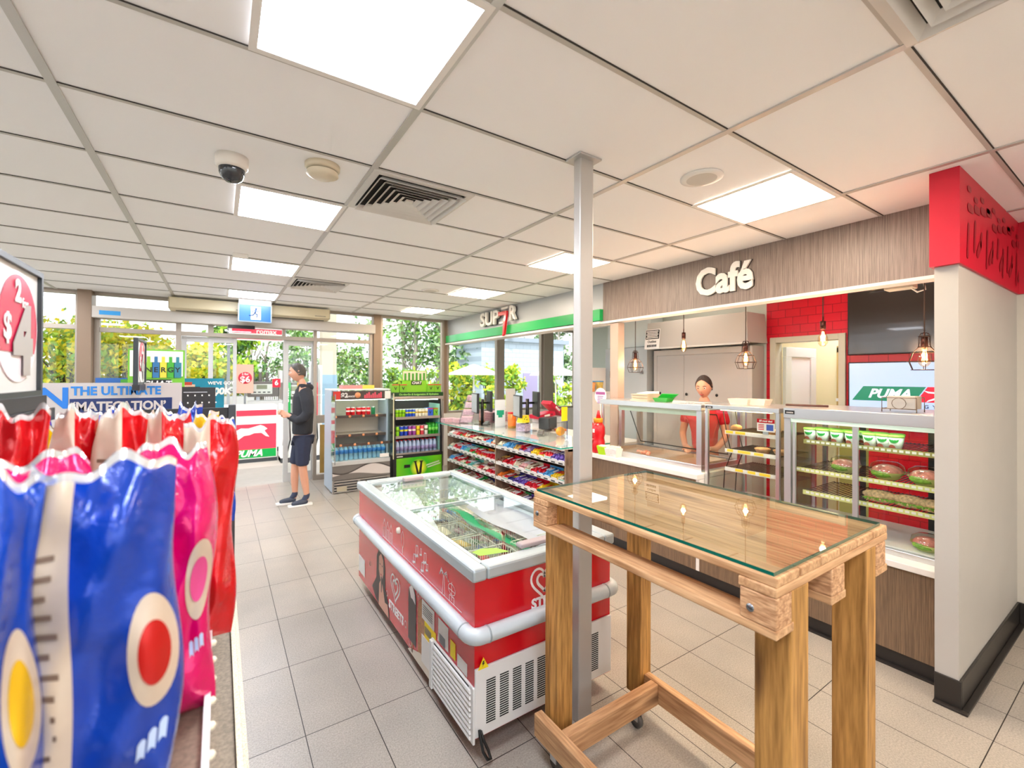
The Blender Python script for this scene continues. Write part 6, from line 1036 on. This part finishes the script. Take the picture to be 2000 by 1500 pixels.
def bag(cx_, cy_, z0, w, h, d, rz, col, lab, tilt=0, beige=.42, grp=None, crest='ecebea', second=None, lean=0, seed=0):
    r = random.Random(seed); t = thing('crisp_packet', lab, 'crisp packet', (cx_, cy_, z0), rz); ph = [r.uniform(0, 6.3) for _ in range(6)]
    foil = mat('foil_'+col, col, .2, .25, coat=.4, bump=.5, nscale=26); be = mat('packet_back_beige', 'cbb8a2', .35, coat=.2, noise=.12, nscale=14); cr_ = mat('foil_crest_'+crest, crest, .15, .6); sc_ = mat('foil_'+(second or col), second or col, .25, .3)
    def fn(sg):
        def f(u, v):
            x = (u-.5)*2; pin = max(0, 1-abs(2*v-1)**4)**.8; edge = max(0, 1-x*x)**.6; k = 1-.22*max(0, .35-v)-.10*max(0, v-.85)*6*abs(x)+.03*math.sin(3*v+ph[0])
            fold = .010*math.sin(5*v+3*x+ph[0])+.007*math.sin(11*v-6*x+ph[1])+.005*math.sin(23*v+4*x+ph[2])*(.4+abs(2*v-1))
            th_ = (d/2*pin+fold*pin)*edge+.002; cr = max(0, v-.80)*5
            return (x*w/2*k+.006*math.sin(9*v+ph[5])*abs(x), -sg*th_+.014*math.sin(6*x+ph[3])*cr+lean*v*h, v*h+.010*math.sin(4*x+ph[2])*cr+.006*math.sin(9*x+ph[4])*cr)
        return f
    m = MB()
    def mf(u, v):
        if v > .975: return 2
        if u < beige and v > .05: return 1
        return 0
    m.grid(fn(1), 36, 48, 0, True, mf); m.grid(lambda u, v: fn(-1)(1-u, v), 20, 26, 0, True, lambda u, v: 2 if v > .975 else 0)
    m.build('packet_foil', [foil, be, cr_, sc_], t); t.rotation_euler = (tilt, 0, rz)
    if second:
        f = fn(1)
        for k, (ru, rv, mm) in enumerate(((.17, .15, be), (.11, .085, sc_))):
            m = MB(); m.grid(lambda a, q: Vector(f(max(.02, min(.985, .80+ru*q*math.cos(6.2832*a))), .52+rv*q*math.sin(6.2832*a)))+Vector((0, -.0015*(k+1), 0)), 32, 6); m.build('packet_logo', mm, t)
        for k in range(3): m = MB(); m.grid(lambda a, q: Vector(f(.70+.07*k+.055*a, .235+.05*q+.012*k+.01*math.sin(a*3)))+Vector((0, -.002, 0)), 4, 3); m.build('packet_lettering', mat('lettering_pale', 'bcd0f0', .3), t)
    if beige > .1:
        m = MB(); f = fn(1)
        for i in range(12):
            v0 = .80-.045*i; u0 = .10; u1 = beige-.06-.06*r.random()
            A = [Vector(f(u0, v0)), Vector(f(u1, v0)), Vector(f(u1, v0-.014)), Vector(f(u0, v0-.014))]; m.add([a+Vector((0, -.0015, 0)) for a in A], [(0, 3, 2, 1)])
        m.build('packet_print', mat('print_brown', '7a6250', .6), t)
    return t
SZ = 1.176
def pxx(px, Y): return ray(px, 900).x/ray(px, 900).y*Y
def B(px0, px1, Y, ytop, col, lab, rz=None, h=None, d=.07, beige=.42, **k):
    xa, xb = pxx(px0, Y), pxx(px1, Y); zt = atY((px0+px1)/2, ytop, Y).z; h = h or (zt-SZ); a = math.atan2((xa+xb)/2, Y)
    return bag((xa+xb)/2, Y, zt-h if h < (zt-SZ) else SZ+.001, abs(xb-xa)*1.02, min(h, zt-SZ-.001), d, (-a if rz is None else rz), col, lab, 0, beige, seed=int(px0), **k)
B(40, 352, .66, 905, '0a3fae', 'largest blue crisp packet in the near foreground', beige=.30, d=.085, second='c8201c', h=.5)
B(-140, 78, .62, 930, '0c47b8', 'blue and yellow crisp packet cut by the left edge', beige=.0, d=.08, second='e8b81c')
B(262, 418, .86, 868, 'e4006a', 'magenta crisp packet behind the large blue one', beige=.0, d=.10, second='f05aa0')
B(-30, 190, .88, 890, 'ea1a72', 'pink crisp packet at the left behind the blue one', beige=.0, second='f6d23a')
B(352, 458, 1.08, 822, 'd3121c', 'red crisp packet nearest the aisle, at the right end', beige=.52)
B(282, 368, 1.22, 806, 'd01420', 'red crisp packet second from the aisle', beige=.35)
B(188, 285, 1.16, 800, 'd8141c', 'red crisp packet in the middle of the red row', beige=.48)
B(98, 190, 1.18, 802, 'cc1018', 'red crisp packet left of the middle of the red row', beige=.5)
B(-20, 96, 1.12, 804, 'd4161e', 'red crisp packet at the far left of the red row', beige=.0, second='f0b0a8')
xs = [(20, 'e0b818', 'yellow', 1.55, 822), (70, '1540b0', 'blue', 1.72, 800), (112, 'd9b010', 'golden', 1.6, 815), (150, '1238a8', 'dark blue', 1.75, 798), (196, '1a4cc0', 'bright blue', 1.62, 790), (238, '1a44b4', 'royal blue', 1.78, 786), (285, 'e8dfcc', 'silvery white', 1.62, 788), (322, '1c48b4', 'deep blue', 1.8, 787), (345, 'dcb020', 'mustard', 1.5, 800), (372, '1440ac', 'blue and silver', 1.72, 775), (398, 'e6c02a', 'pale yellow', 1.6, 792), (428, 'f0f0f2', 'silver white', 1.66, 792), (432, '1a48b8', 'cobalt', 1.9, 800)]
for i, (px, col, cn, Y, yt) in enumerate(xs):
    if cn == 'silver white': continue
    B(px-26, px+26, Y, yt+16, col, '%s crisp packet in the back rows, %s' % (cn, ('far left', 'beside the price sign', 'behind the left red ones', 'under the letter N', 'under the banner words', 'middle of the back row', 'between two blue ones', 'right of the silvery one', 'behind the right red ones', 'with the highest crest', 'near the end upright', '', 'touching the end upright')[i]), beige=.0, d=.05, rz=rnd.uniform(-.4, .4))
# framed price signs on the gondola spine
def psign(y0_, y1_, z0, z1, lab, X=-.36):
    t = thing('price_sign_frame', lab, 'sign', (X, (y0_+y1_)/2, z0)); w = (y1_-y0_)/2; h = z1-z0; fm = mat('sign_frame_dark', '3a3f42', .35, .3)
    bx('sign_backing', mat('sign_grey_white', 'd9d8d4', .3), -.004, .0, -w+.012, w-.012, .012, h-.012, t); m = MB(); m.box(-.012, .008, -w, w, 0, .012); m.box(-.012, .008, -w, w, h-.012, h); m.box(-.012, .008, -w, -w+.012, .012, h-.012); m.box(-.012, .008, w-.012, w, .012, h-.012); m.build('sign_frame', fm, t)
    c = w-.045 if w < .17 else w-.13; c = w-.135
    MB().lathe((0, c, h*.52), [(0, .0), (.118, .0), (.118, .002), (0, .002)], 'x', 40, smooth=False).build('white_circle', mat('circle_white', 'ecdfe2', .25), t); m = MB(); vs = [(.003, c+.11*math.cos(a*math.pi/24), h*.52+.11*math.sin(a*math.pi/24)) for a in range(-4, 29)]; m.add(vs, [tuple(range(len(vs)))]); m.build('red_circle_part', mat('circle_red', 'c42048', .25), t)
    text('sign_two', '2', .062, (.0045, c-.01, h*.77), '+x', white, t, .0005, .003); text('sign_for', 'for', .03, (.0045, c+.03, h*.70), '+x', white, t, .0005, .0005); text('sign_dollar', '$', .075, (.0045, c-.065, h*.50), '+x', white, t, .0005, .002); text('sign_price', '4', .19, (.0055, c+.02, h*.40), '+x', mat('digit_grey', 'a8a09a', .3), t, .0005, .012); bx('sign_feet', bkm, -.015, .015, -w, w, -.03, 0, t); return t
psign(.92, 1.50, 1.655, 1.945, 'framed sign reading 2 for $4 standing in the left foreground'); o = psign(2.98, 3.30, 1.655, 1.90, 'narrow framed price sign seen almost edge on before the green poster')
bx('sign_rail', bkm, -.385, -.335, .9, 1.52, 1.595, 1.624, G); bx('sign_post', bkm, -.40, -.385, 1.2, 1.24, 1.45, 1.62, G)
# banner 'the ultimate matecation' on the next gondola
t = thing('matecation_banner', 'grey white banner reading THE ULTIMATE MATECATION behind the crisp packets', 'banner', (-.39, 3.2, 1.26)); bmat = mat('banner_grey', 'd3c9c4', .5); A = atY(85, 748, 3.2); Bv = atY(355, 750, 3.2); w0, w1 = A.x+.39-.25, Bv.x+.39
bx('banner_panel', bmat, w0, w1, 0, .012, 0, A.z-1.26, t); lbm = mat('letter_blue', '1f7fe0', .4); zt = A.z-1.26
text('banner_n', 'N', .15, (pxx(105, 3.2)+.39, -.002, zt-.085), '-y', lbm, t, .001, .004); text('banner_the_ultimate', 'THE ULTIMATE', .064, (pxx(229, 3.2)+.39, -.002, zt-.045), '-y', mat('letter_blue2', '2a8ae0', .4), t, .001, .0022, xsc=.86)
bx('banner_navy', mat('banner_navy', '1a2f6a', .4), pxx(135, 3.2)+.39, pxx(335, 3.2)+.39, -.003, 0, zt-.19, zt-.084, t); text('banner_matecation', '‘MATECATION’', .066, (pxx(236, 3.2)+.39, -.004, zt-.128), '-y', bmat, t, .001, .0025, xsc=.86)
text('banner_a', 'A', .15, (pxx(30, 3.2)+.39, -.002, zt-.085), '-y', lbm, t, .001, .004)
t = thing('rear_gondola', 'dark shelving unit holding the banners and posters behind the crisps', 'display shelving', (-.39, 3.26, 0)); bx('gondola_body', bkm, -.62, .22, 0, 1.4, 0, 1.25, t); bx('gondola_top', gl, -.62, .22, 0, 1.4, 1.25, 1.259, t)
# energy poster
def sg(nm, px0, px1, y0_, Y, base, mt, lab): a = atY(px0, y0_, Y); b = atY(px1, y0_, Y); t = thing(nm, lab, 'poster', ((a.x+b.x)/2, Y, base)); t['category'] = 'poster'; w = (b.x-a.x)/2; bx('poster_panel', mt, -w, w, 0, .01, 0, a.z-base, t); return t, w, a.z-base
t, w, h = sg('energy_poster', 250, 361, 681, 4.0, 1.259, mat('poster_lime', '6fb52a', .4), 'green poster with bottles spelling ENERGY and the words CHAT SPELL IT'); bx('poster_cream_half', mat('poster_cream', 'e8e2d4', .4), -w+.01, w-.01, -.002, 0, h-.19, h-.01, t)
for k, (ch, c_) in enumerate(zip('AENERGY', ('3f8f2a', 'b8d23a', '8ab82a', '2a6a9a', 'd2c83a', '3f9f2a', '2a7a8a'))):
    if k == 0: continue
    xx = -w+.03+(2*w-.05)*k/6.5; m = MB(); m.box(xx-.022, xx+.022, -.005, -.002, h-.20, h-.09); m.box(xx-.009, xx+.009, -.005, -.002, h-.09, h-.05); m.build('poster_bottle', mat('pb_'+c_, c_, .4), t); text('poster_letter', ch, .05, (xx, -.006, h-.145), '-y', black, t, .0005, .001)
for s, xx, zz, sz, c_ in (('CHAT', .0, h-.245, .06, white), ('SPELL IT. SNAP IT.', .03, h-.285, .036, white), ('SHARE IT.', .12, h-.32, .036, mat('poster_yellow', 'f4e23a', .4))):
    wd = len(s)*sz*.34; bx('caption_block', black, xx-wd, xx+wd, -.004, -.002, zz-sz*.55, zz+sz*.55, t); text('caption', s, sz, (xx, -.005, zz), '-y', c_, t, .0005, .001, shear=.15)
for k, s in enumerate(("SPELL WHAT YOU WANT. IF IT", "STANDS OUT WE'LL SORT YOU OUT")): text('small_print', s, .022, (.05, -.003, h-.36-.03*k), '-y', white, t, .0005, .0003)
t, w, h = sg('prize_poster', 357, 438, 739, 4.5, 1.259, mat('poster_teal', '0f7f9a', .4, noise=.3, nscale=6), 'teal poster reading $200K beside the green poster'); text('prize_words', '$200K', .075, (.09, -.003, h-.11), '-y', white, t, .001, .004, shear=.1); text('prize_small', "WE'VE GOT", .035, (.12, -.003, h-.04), '-y', white, t, .001, .001); bx('green_strip', MT['poster_lime'], 0, w, -.003, 0, 0, .12, t); bx('swimmer', mat('swimmer_skin', 'e0b9a0', .5), -.16, -.06, -.003, 0, h-.16, h-.05, t); bx('swimmer_hair', mat('swimmer_hair', 'c0402a', .5), -.13, -.08, -.0045, -.003, h-.055, h-.03, t)
t, w, h = sg('blue_poster', 186, 248, 738, 4.2, 1.259, mat('poster_blue', '2a62b0', .4), 'blue poster with a green bottle top, left of the green poster'); bx('poster_bottle_top', mat('pb_green', '4a9f3a', .4), .05, .09, -.003, 0, h-.10, h-.01, t)
a = atY(355, 757, 3.75); b = atY(421, 757, 3.75); t = thing('black_rack', 'black perforated metal rack behind the crisps, under the teal poster', 'display rack', ((a.x+b.x)/2, 3.75, 1.259)); w = (b.x-a.x)/2; bx('rack_panel', bkm, -w, w, 0, .02, 0, a.z-1.259, t); m = MB()
for k in range(10): m.box(-w+.03+.04*(k % 5), -w+.038+.04*(k % 5), -.001, 0, a.z-1.259-.06-.05*(k//5), a.z-1.259-.05-.05*(k//5))
m.build('rack_holes', white, t); m = MB(); m.box(-w+.01, w*.5, -.004, 0, a.z-1.259-.035, a.z-1.259-.03); m.build('rack_edge', steel, t)
# ================================================================ PEOPLE
def skin_obj(chains, sub=1):
    """chains: lists of (xyz, radius); a chain may start at an existing point to branch"""
    vs = []; rs = []; es = []; idx = {}
    for ch in chains:
        prev = None
        for p, r in ch:
            k = tuple(round(c, 4) for c in p)
            if k not in idx: idx[k] = len(vs); vs.append(p); rs.append(r)
            i = idx[k]
            if prev is not None and prev != i: es.append((prev, i))
            prev = i
    me = bpy.data.meshes.new('sk'); me.from_pydata(vs, es, []); o = bpy.data.objects.new('sk', me); C.link(o)
    o.modifiers.new('s', 'SKIN')
    bm_ = bmesh.new(); bm_.from_mesh(me); ly = bm_.verts.layers.skin.verify(); bm_.verts.ensure_lookup_table()
    for i, v in enumerate(bm_.verts): r = rs[i]; v[ly].radius = (r, r) if not isinstance(r, tuple) else r; v[ly].use_root = (i == 0)
    bm_.to_mesh(me); bm_.free(); sb = o.modifiers.new('u', 'SUBSURF'); sb.levels = sub; sb.render_levels = sub
    dg = bpy.context.evaluated_depsgraph_get(); out = bpy.data.meshes.new_from_object(o.evaluated_get(dg)); bpy.data.objects.remove(o); return out
def headmesh(R=.1):
    m = MB()
    def f(u, v):
        a = 2*math.pi*u; b = math.pi*v; x = math.sin(b)*math.cos(a); y = math.sin(b)*math.sin(a); z = math.cos(b)
        sx, sy, sz = .078, .098, .118
        if z < 0: sx *= 1-.32*(-z)**1.3; sy *= 1-.12*(-z)
        p = Vector((x*sx, y*sy, z*sz))           # face looks along -y
        if y < 0:
            fr_ = max(0, -y)
            p.y -= .020*math.exp(-((x/.16)**2))*math.exp(-(((z+.15)/.22)**2))*fr_      # nose
            p.y += .010*(math.exp(-(((x-.42)/.2)**2))+math.exp(-(((x+.42)/.2)**2)))*math.exp(-(((z-.08)/.13)**2))*fr_   # eye sockets
            p.y -= .007*math.exp(-((x/.3)**2))*math.exp(-(((z+.50)/.10)**2))*fr_      # lips
            p.y -= .010*math.exp(-((x/.35)**2))*math.exp(-(((z+.86)/.16)**2))         # chin
        return p
    m.grid(f, 40, 30); return m.mesh('head', [])
def joined(name, meshes, material, parent, voxel, mats=None):
    bm_ = bmesh.new()
    for me, M in meshes: me.transform(M); bm_.from_mesh(me)
    bmesh.ops.remove_doubles(bm_, verts=bm_.verts, dist=.0004); me = bpy.data.meshes.new(name); bm_.to_mesh(me); bm_.free(); me.materials.clear(); me.materials.append(material)
    o = bpy.data.objects.new(name, me); C.link(o); o.parent = parent; r = o.modifiers.new('r', 'REMESH'); r.mode = 'VOXEL'; r.voxel_size = voxel; r.use_smooth_shade = True; s = o.modifiers.new('m', 'SMOOTH'); s.iterations = 3; s.factor = .5; return o
def hand(w, d, s, curl=.5, side=1):
    """five finger chains from a wrist point w along unit direction d; s is the sideways unit vector"""
    w = Vector(w); d = Vector(d).normalized(); s = Vector(s).normalized(); n = d.cross(s)*side; P = w+d*.045; ch = [[(tuple(w), .024), (tuple(P), (.034))]]
    for k, (o_, L_) in enumerate(((-.030, .070), (-.010, .080), (.010, .075), (.029, .058))):
        b = P+s*o_+d*.03; p1 = b+d*L_*.45+n*curl*.01; p2 = p1+(d*(1-curl)+n*curl)*L_*.32; p3 = p2+(d*(1-curl*1.5)+n*curl*1.5).normalized()*L_*.25; ch.append([(tuple(P), .034), (tuple(b), .011), (tuple(p1), .009), (tuple(p2), .0085), (tuple(p3), .007)])
    b = w+d*.02-s*.03; ch.append([(tuple(P), .034), (tuple(b+d*.02-s*.01), .013), (tuple(b+d*.05-s*.022+n*.01), .0105), (tuple(b+d*.075-s*.022+n*.02), .009)]); return ch
def face(parent, hm, skin, iris='3a2a20', lip='b5564f', glasses=False):
    def at(x, y, z): return hm @ Vector((x, y, z))
    for s in (-1, 1):
        e = MB().ball((0, 0, 0), .0125, 0, 12); ob = e.build('eye', mat('eye_white', 'efe9e4', .3), parent); ob.matrix_local = hm @ Matrix.Translation((s*.032, -.079, .010)); MB().ball((0, -.0085, 0), .0065, 0, 10).build('iris', mat('iris_'+iris, iris, .2), ob)
        m = MB().tube([(s*.016, -.0925, .030), (s*.032, -.0935, .036), (s*.050, -.083, .030)], [.002, .0035, .0015], 6); ob = m.build('eyebrow', mat('brow', '3a2a22', .8), parent); ob.matrix_local = hm
        m = MB().tube([(s*.019, -.090, .013), (s*.032, -.0925, .0185), (s*.045, -.085, .012)], .0022, 6); ob = m.build('eyelid', skin, parent); ob.matrix_local = hm
        m = MB().lathe((0, 0, 0), [(0, -.006), (.019, -.006), (.024, 0), (.015, .005), (0, .001)], 'x', 14); ob = m.build('ear', skin, parent); ob.matrix_local = hm @ Matrix.Translation((s*.078, .008, 0)) @ Matrix.Scale(1.5, 4, (0, 0, 1)) @ Matrix.Scale(.9, 4)
    m = MB().tube([(-.022, -.092, -.058), (-.008, -.1, -.0545), (0, -.101, -.0565), (.008, -.1, -.0545), (.022, -.092, -.058), (.0, -.0985, -.0645)], [.001, .0038, .0038, .0038, .001, .004], 6, closed=False); ob = m.build('mouth', mat('lips_'+lip, lip, .4), parent); ob.matrix_local = hm
def hairshell(parent, hm, col, back=True):
    m = MB()
    def f(u, v, k0=1.0):
        a = 2*math.pi*u; front = max(0, -math.sin(a)); side = abs(math.cos(a)); b = math.pi*v*(.70-.48*front**.8-.10*side*(1-front)); x = math.sin(b)*math.cos(a); y = math.sin(b)*math.sin(a); z = math.cos(b); k = k0*(1.07+.02*math.sin(a*23+v*5)+.015*math.sin(a*41))
        return (x*.078*k, y*.098*k, z*.118*k0*(1.07+.015*math.sin(a*11)))
    m.grid(f, 60, 14); m.grid(lambda u, v: f(1-u, v, .95), 60, 14); o = m.build('hair', mat('hair_'+col, col, .6, noise=.3, nscale=60), parent); o.matrix_local = hm; return o
skinm = mat('skin_tone', 'dba184', .5)
# standing customer near the door, seen from the side, facing left
P = thing('person', 'person in dark hoodie and navy shorts standing near the entrance, facing left', 'person', (.93, 6.47, 0)); hm = Matrix.Translation((-.065, 0, 1.755)) @ Matrix.Rotation(math.radians(-92), 4, 'Z') @ Matrix.Rotation(math.radians(8), 4, 'X')
Lg = lambda s, f: [((0, 0, .96), .125), ((0, s*.09, .88), .088), ((-.02+f, s*.095, .50), .058), ((.0+f*1.6, s*.095, .34), .056), ((.03+f*2.0, s*.09, .10), .036), ((.0+f*2.0, s*.09, .05), .036), ((-.12+f*2.0, s*.1, .035), .030)]
Ar = lambda s: [((.01, 0, 1.47), .115), ((.01, s*.18, 1.50), .052), ((.02, s*.23, 1.24), .042), ((-.10, s*.19, 1.12), .034), ((-.17, s*.12, 1.20), .024)]
body = skin_obj([[((0, 0, .96), .12), ((.005, 0, 1.2), .11), ((.01, 0, 1.47), .115), ((.0, 0, 1.60), .05), ((-.03, 0, 1.69), .052)]]+[Lg(-1, .01), Lg(1, -.05)]+[Ar(-1), Ar(1)]+[c for s in (-1, 1) for c in hand((-.17, s*.12, 1.20), (-.8, -s*.5, .3), (0, .2, 1), .6, s)])
joined('body', [(body, Matrix.Identity(4)), (headmesh(), hm)], skinm, P, .008); face(P, hm, skinm); hairshell(P, hm, '4a443e')
hoodm = mat('hoodie_charcoal', '2c2d33', .85, noise=.08, nscale=40, bump=.2); shm = mat('shorts_navy', '2a3046', .8, noise=.06, nscale=30)
m = MB().tube([(0, 0, .94), (0, 0, .98), (.005, 0, 1.12), (.01, 0, 1.30), (.01, 0, 1.44), (.012, 0, 1.53), (.02, 0, 1.60)], [.150, .158, .158, .165, .155, .105, .078], 20)
for v_ in range(len(m.v)): x, y, z = m.v[v_]; m.v[v_] = (x*.80, y*1.12, z)
for q in (-1, 1): m.tube([(.01, q*.10, 1.47), (.01, q*.185, 1.49), (.02, q*.235, 1.38), (.03, q*.25, 1.24), (-.01, q*.235, 1.17), (-.09, q*.20, 1.13), (-.15, q*.14, 1.18)], [.07, .085, .078, .070, .066, .056, .044], 14)
m.ball((.07, 0, 1.555), .075, 0, 14, (.9, 1.25, .7)); hd_ = m.mesh('hoodie', [])
joined('hoodie', [(hd_, Matrix.Identity(4))], hoodm, P, .010)
sh_ = skin_obj([[((0, 0, .98), .14), ((0, -.09, .86), .118), ((-.012, -.095, .56), .092), ((-.012, -.095, .52), .090)], [((0, 0, .98), .14), ((0, .09, .86), .118), ((-.06, .095, .56), .092), ((-.06, .095, .52), .090)]]); joined('shorts', [(sh_, Matrix.Identity(4))], shm, P, .010)
for s, f in ((-1, .02), (1, -.10)):
    so = skin_obj([[((.03+f, s*.09, .19), .047), ((.03+f, s*.09, .10), .044), ((-.04+f, s*.092, .055), .042)]]); joined('sock', [(so, Matrix.Identity(4))], mat('sock_navy', '3a4258', .8), P, .008)
    shn = skin_obj([[((.05+f, s*.09, .065), .052), ((-.03+f, s*.092, .055), .050), ((-.12+f, s*.1, .045), .042), ((-.165+f, s*.103, .040), .032)]]); o = joined('shoe', [(shn, Matrix.Scale(.9, 4, (0, 0, 1)))], mat('shoe_dark', '3a4150', .5), P, .007); m = MB(); m.prism([(-.20+f, s*.1-.045, .0), (-.12+f, s*.1-.055, 0), (.09+f, s*.09-.05, 0), (.10+f, s*.09, 0), (.09+f, s*.09+.05, 0), (-.12+f, s*.1+.055, 0), (-.20+f, s*.1+.045, 0)], (0, 0, 0), (0, 0, .026)); m.build('shoe_sole', white, P, .006)
# worker behind the food cabinets, head tilted down, red shirt
Wk = thing('person', 'person in red polo shirt working behind the hot food bar, head slightly down', 'person', (4.32, 2.80, 0), math.radians(-68)); hm = Matrix.Translation((0, -.035, 1.612)) @ Matrix.Rotation(math.radians(-6), 4, 'Z') @ Matrix.Rotation(math.radians(16), 4, 'X')
Ar2 = lambda s: [((0, 0, 1.33), .115), ((s*.17, 0, 1.36), .052), ((s*.22, -.03, 1.10), .040), ((s*.15, -.20, .99), .032), ((s*.10, -.29, 1.0), .022)]
Lg2 = lambda s: [((0, 0, .88), .12), ((s*.09, 0, .80), .082), ((s*.095, 0, .46), .055), ((s*.09, .02, .10), .036), ((s*.09, -.01, .05), .034), ((s*.1, -.12, .035), .03)]
bod = skin_obj([[((0, 0, .88), .12), ((0, 0, 1.1), .11), ((0, 0, 1.33), .115), ((0, -.005, 1.44), .05), ((0, -.02, 1.53), .052)], Lg2(-1), Lg2(1), Ar2(-1), Ar2(1)]+[c for s in (-1, 1) for c in hand((s*.10, -.29, 1.0), (-s*.2, -1, -.1), (1, 0, 0), .5, s)])
joined('body', [(bod, Matrix.Identity(4)), (headmesh(), hm)], skinm, Wk, .007); face(Wk, hm, skinm, '4a3a28', 'b04a48'); hairshell(Wk, hm, '2e2320')
redp = mat('polo_red', 'd4142a', .8, noise=.06, nscale=30)
sh2 = skin_obj([[((0, 0, .84), .15), ((0, 0, 1.08), .135), ((0, 0, 1.31), .135), ((0, 0, 1.40), .085), ((0, -.005, 1.445), .066)], [((0, 0, 1.31), .135), ((.17, 0, 1.35), .072), ((.205, -.015, 1.20), .062)], [((0, 0, 1.31), .135), ((-.17, 0, 1.35), .072), ((-.205, -.015, 1.20), .062)]]); joined('polo_shirt', [(sh2, Matrix.Identity(4))], redp, Wk, .009)
pt = skin_obj([[((0, 0, .88), .14), ((.09, 0, .78), .105), ((.095, 0, .46), .078), ((.09, .01, .10), .062)], [((0, 0, .88), .14), ((-.09, 0, .78), .105), ((-.095, 0, .46), .078), ((-.09, .01, .10), .062)]]); joined('trousers', [(pt, Matrix.Identity(4))], black, Wk, .010)
for s in (-1, 1): shn = skin_obj([[((s*.09, .05, .05), .048), ((s*.1, -.10, .04), .042)]]); joined('shoe', [(shn, Matrix.Identity(4))], black, Wk, .009)
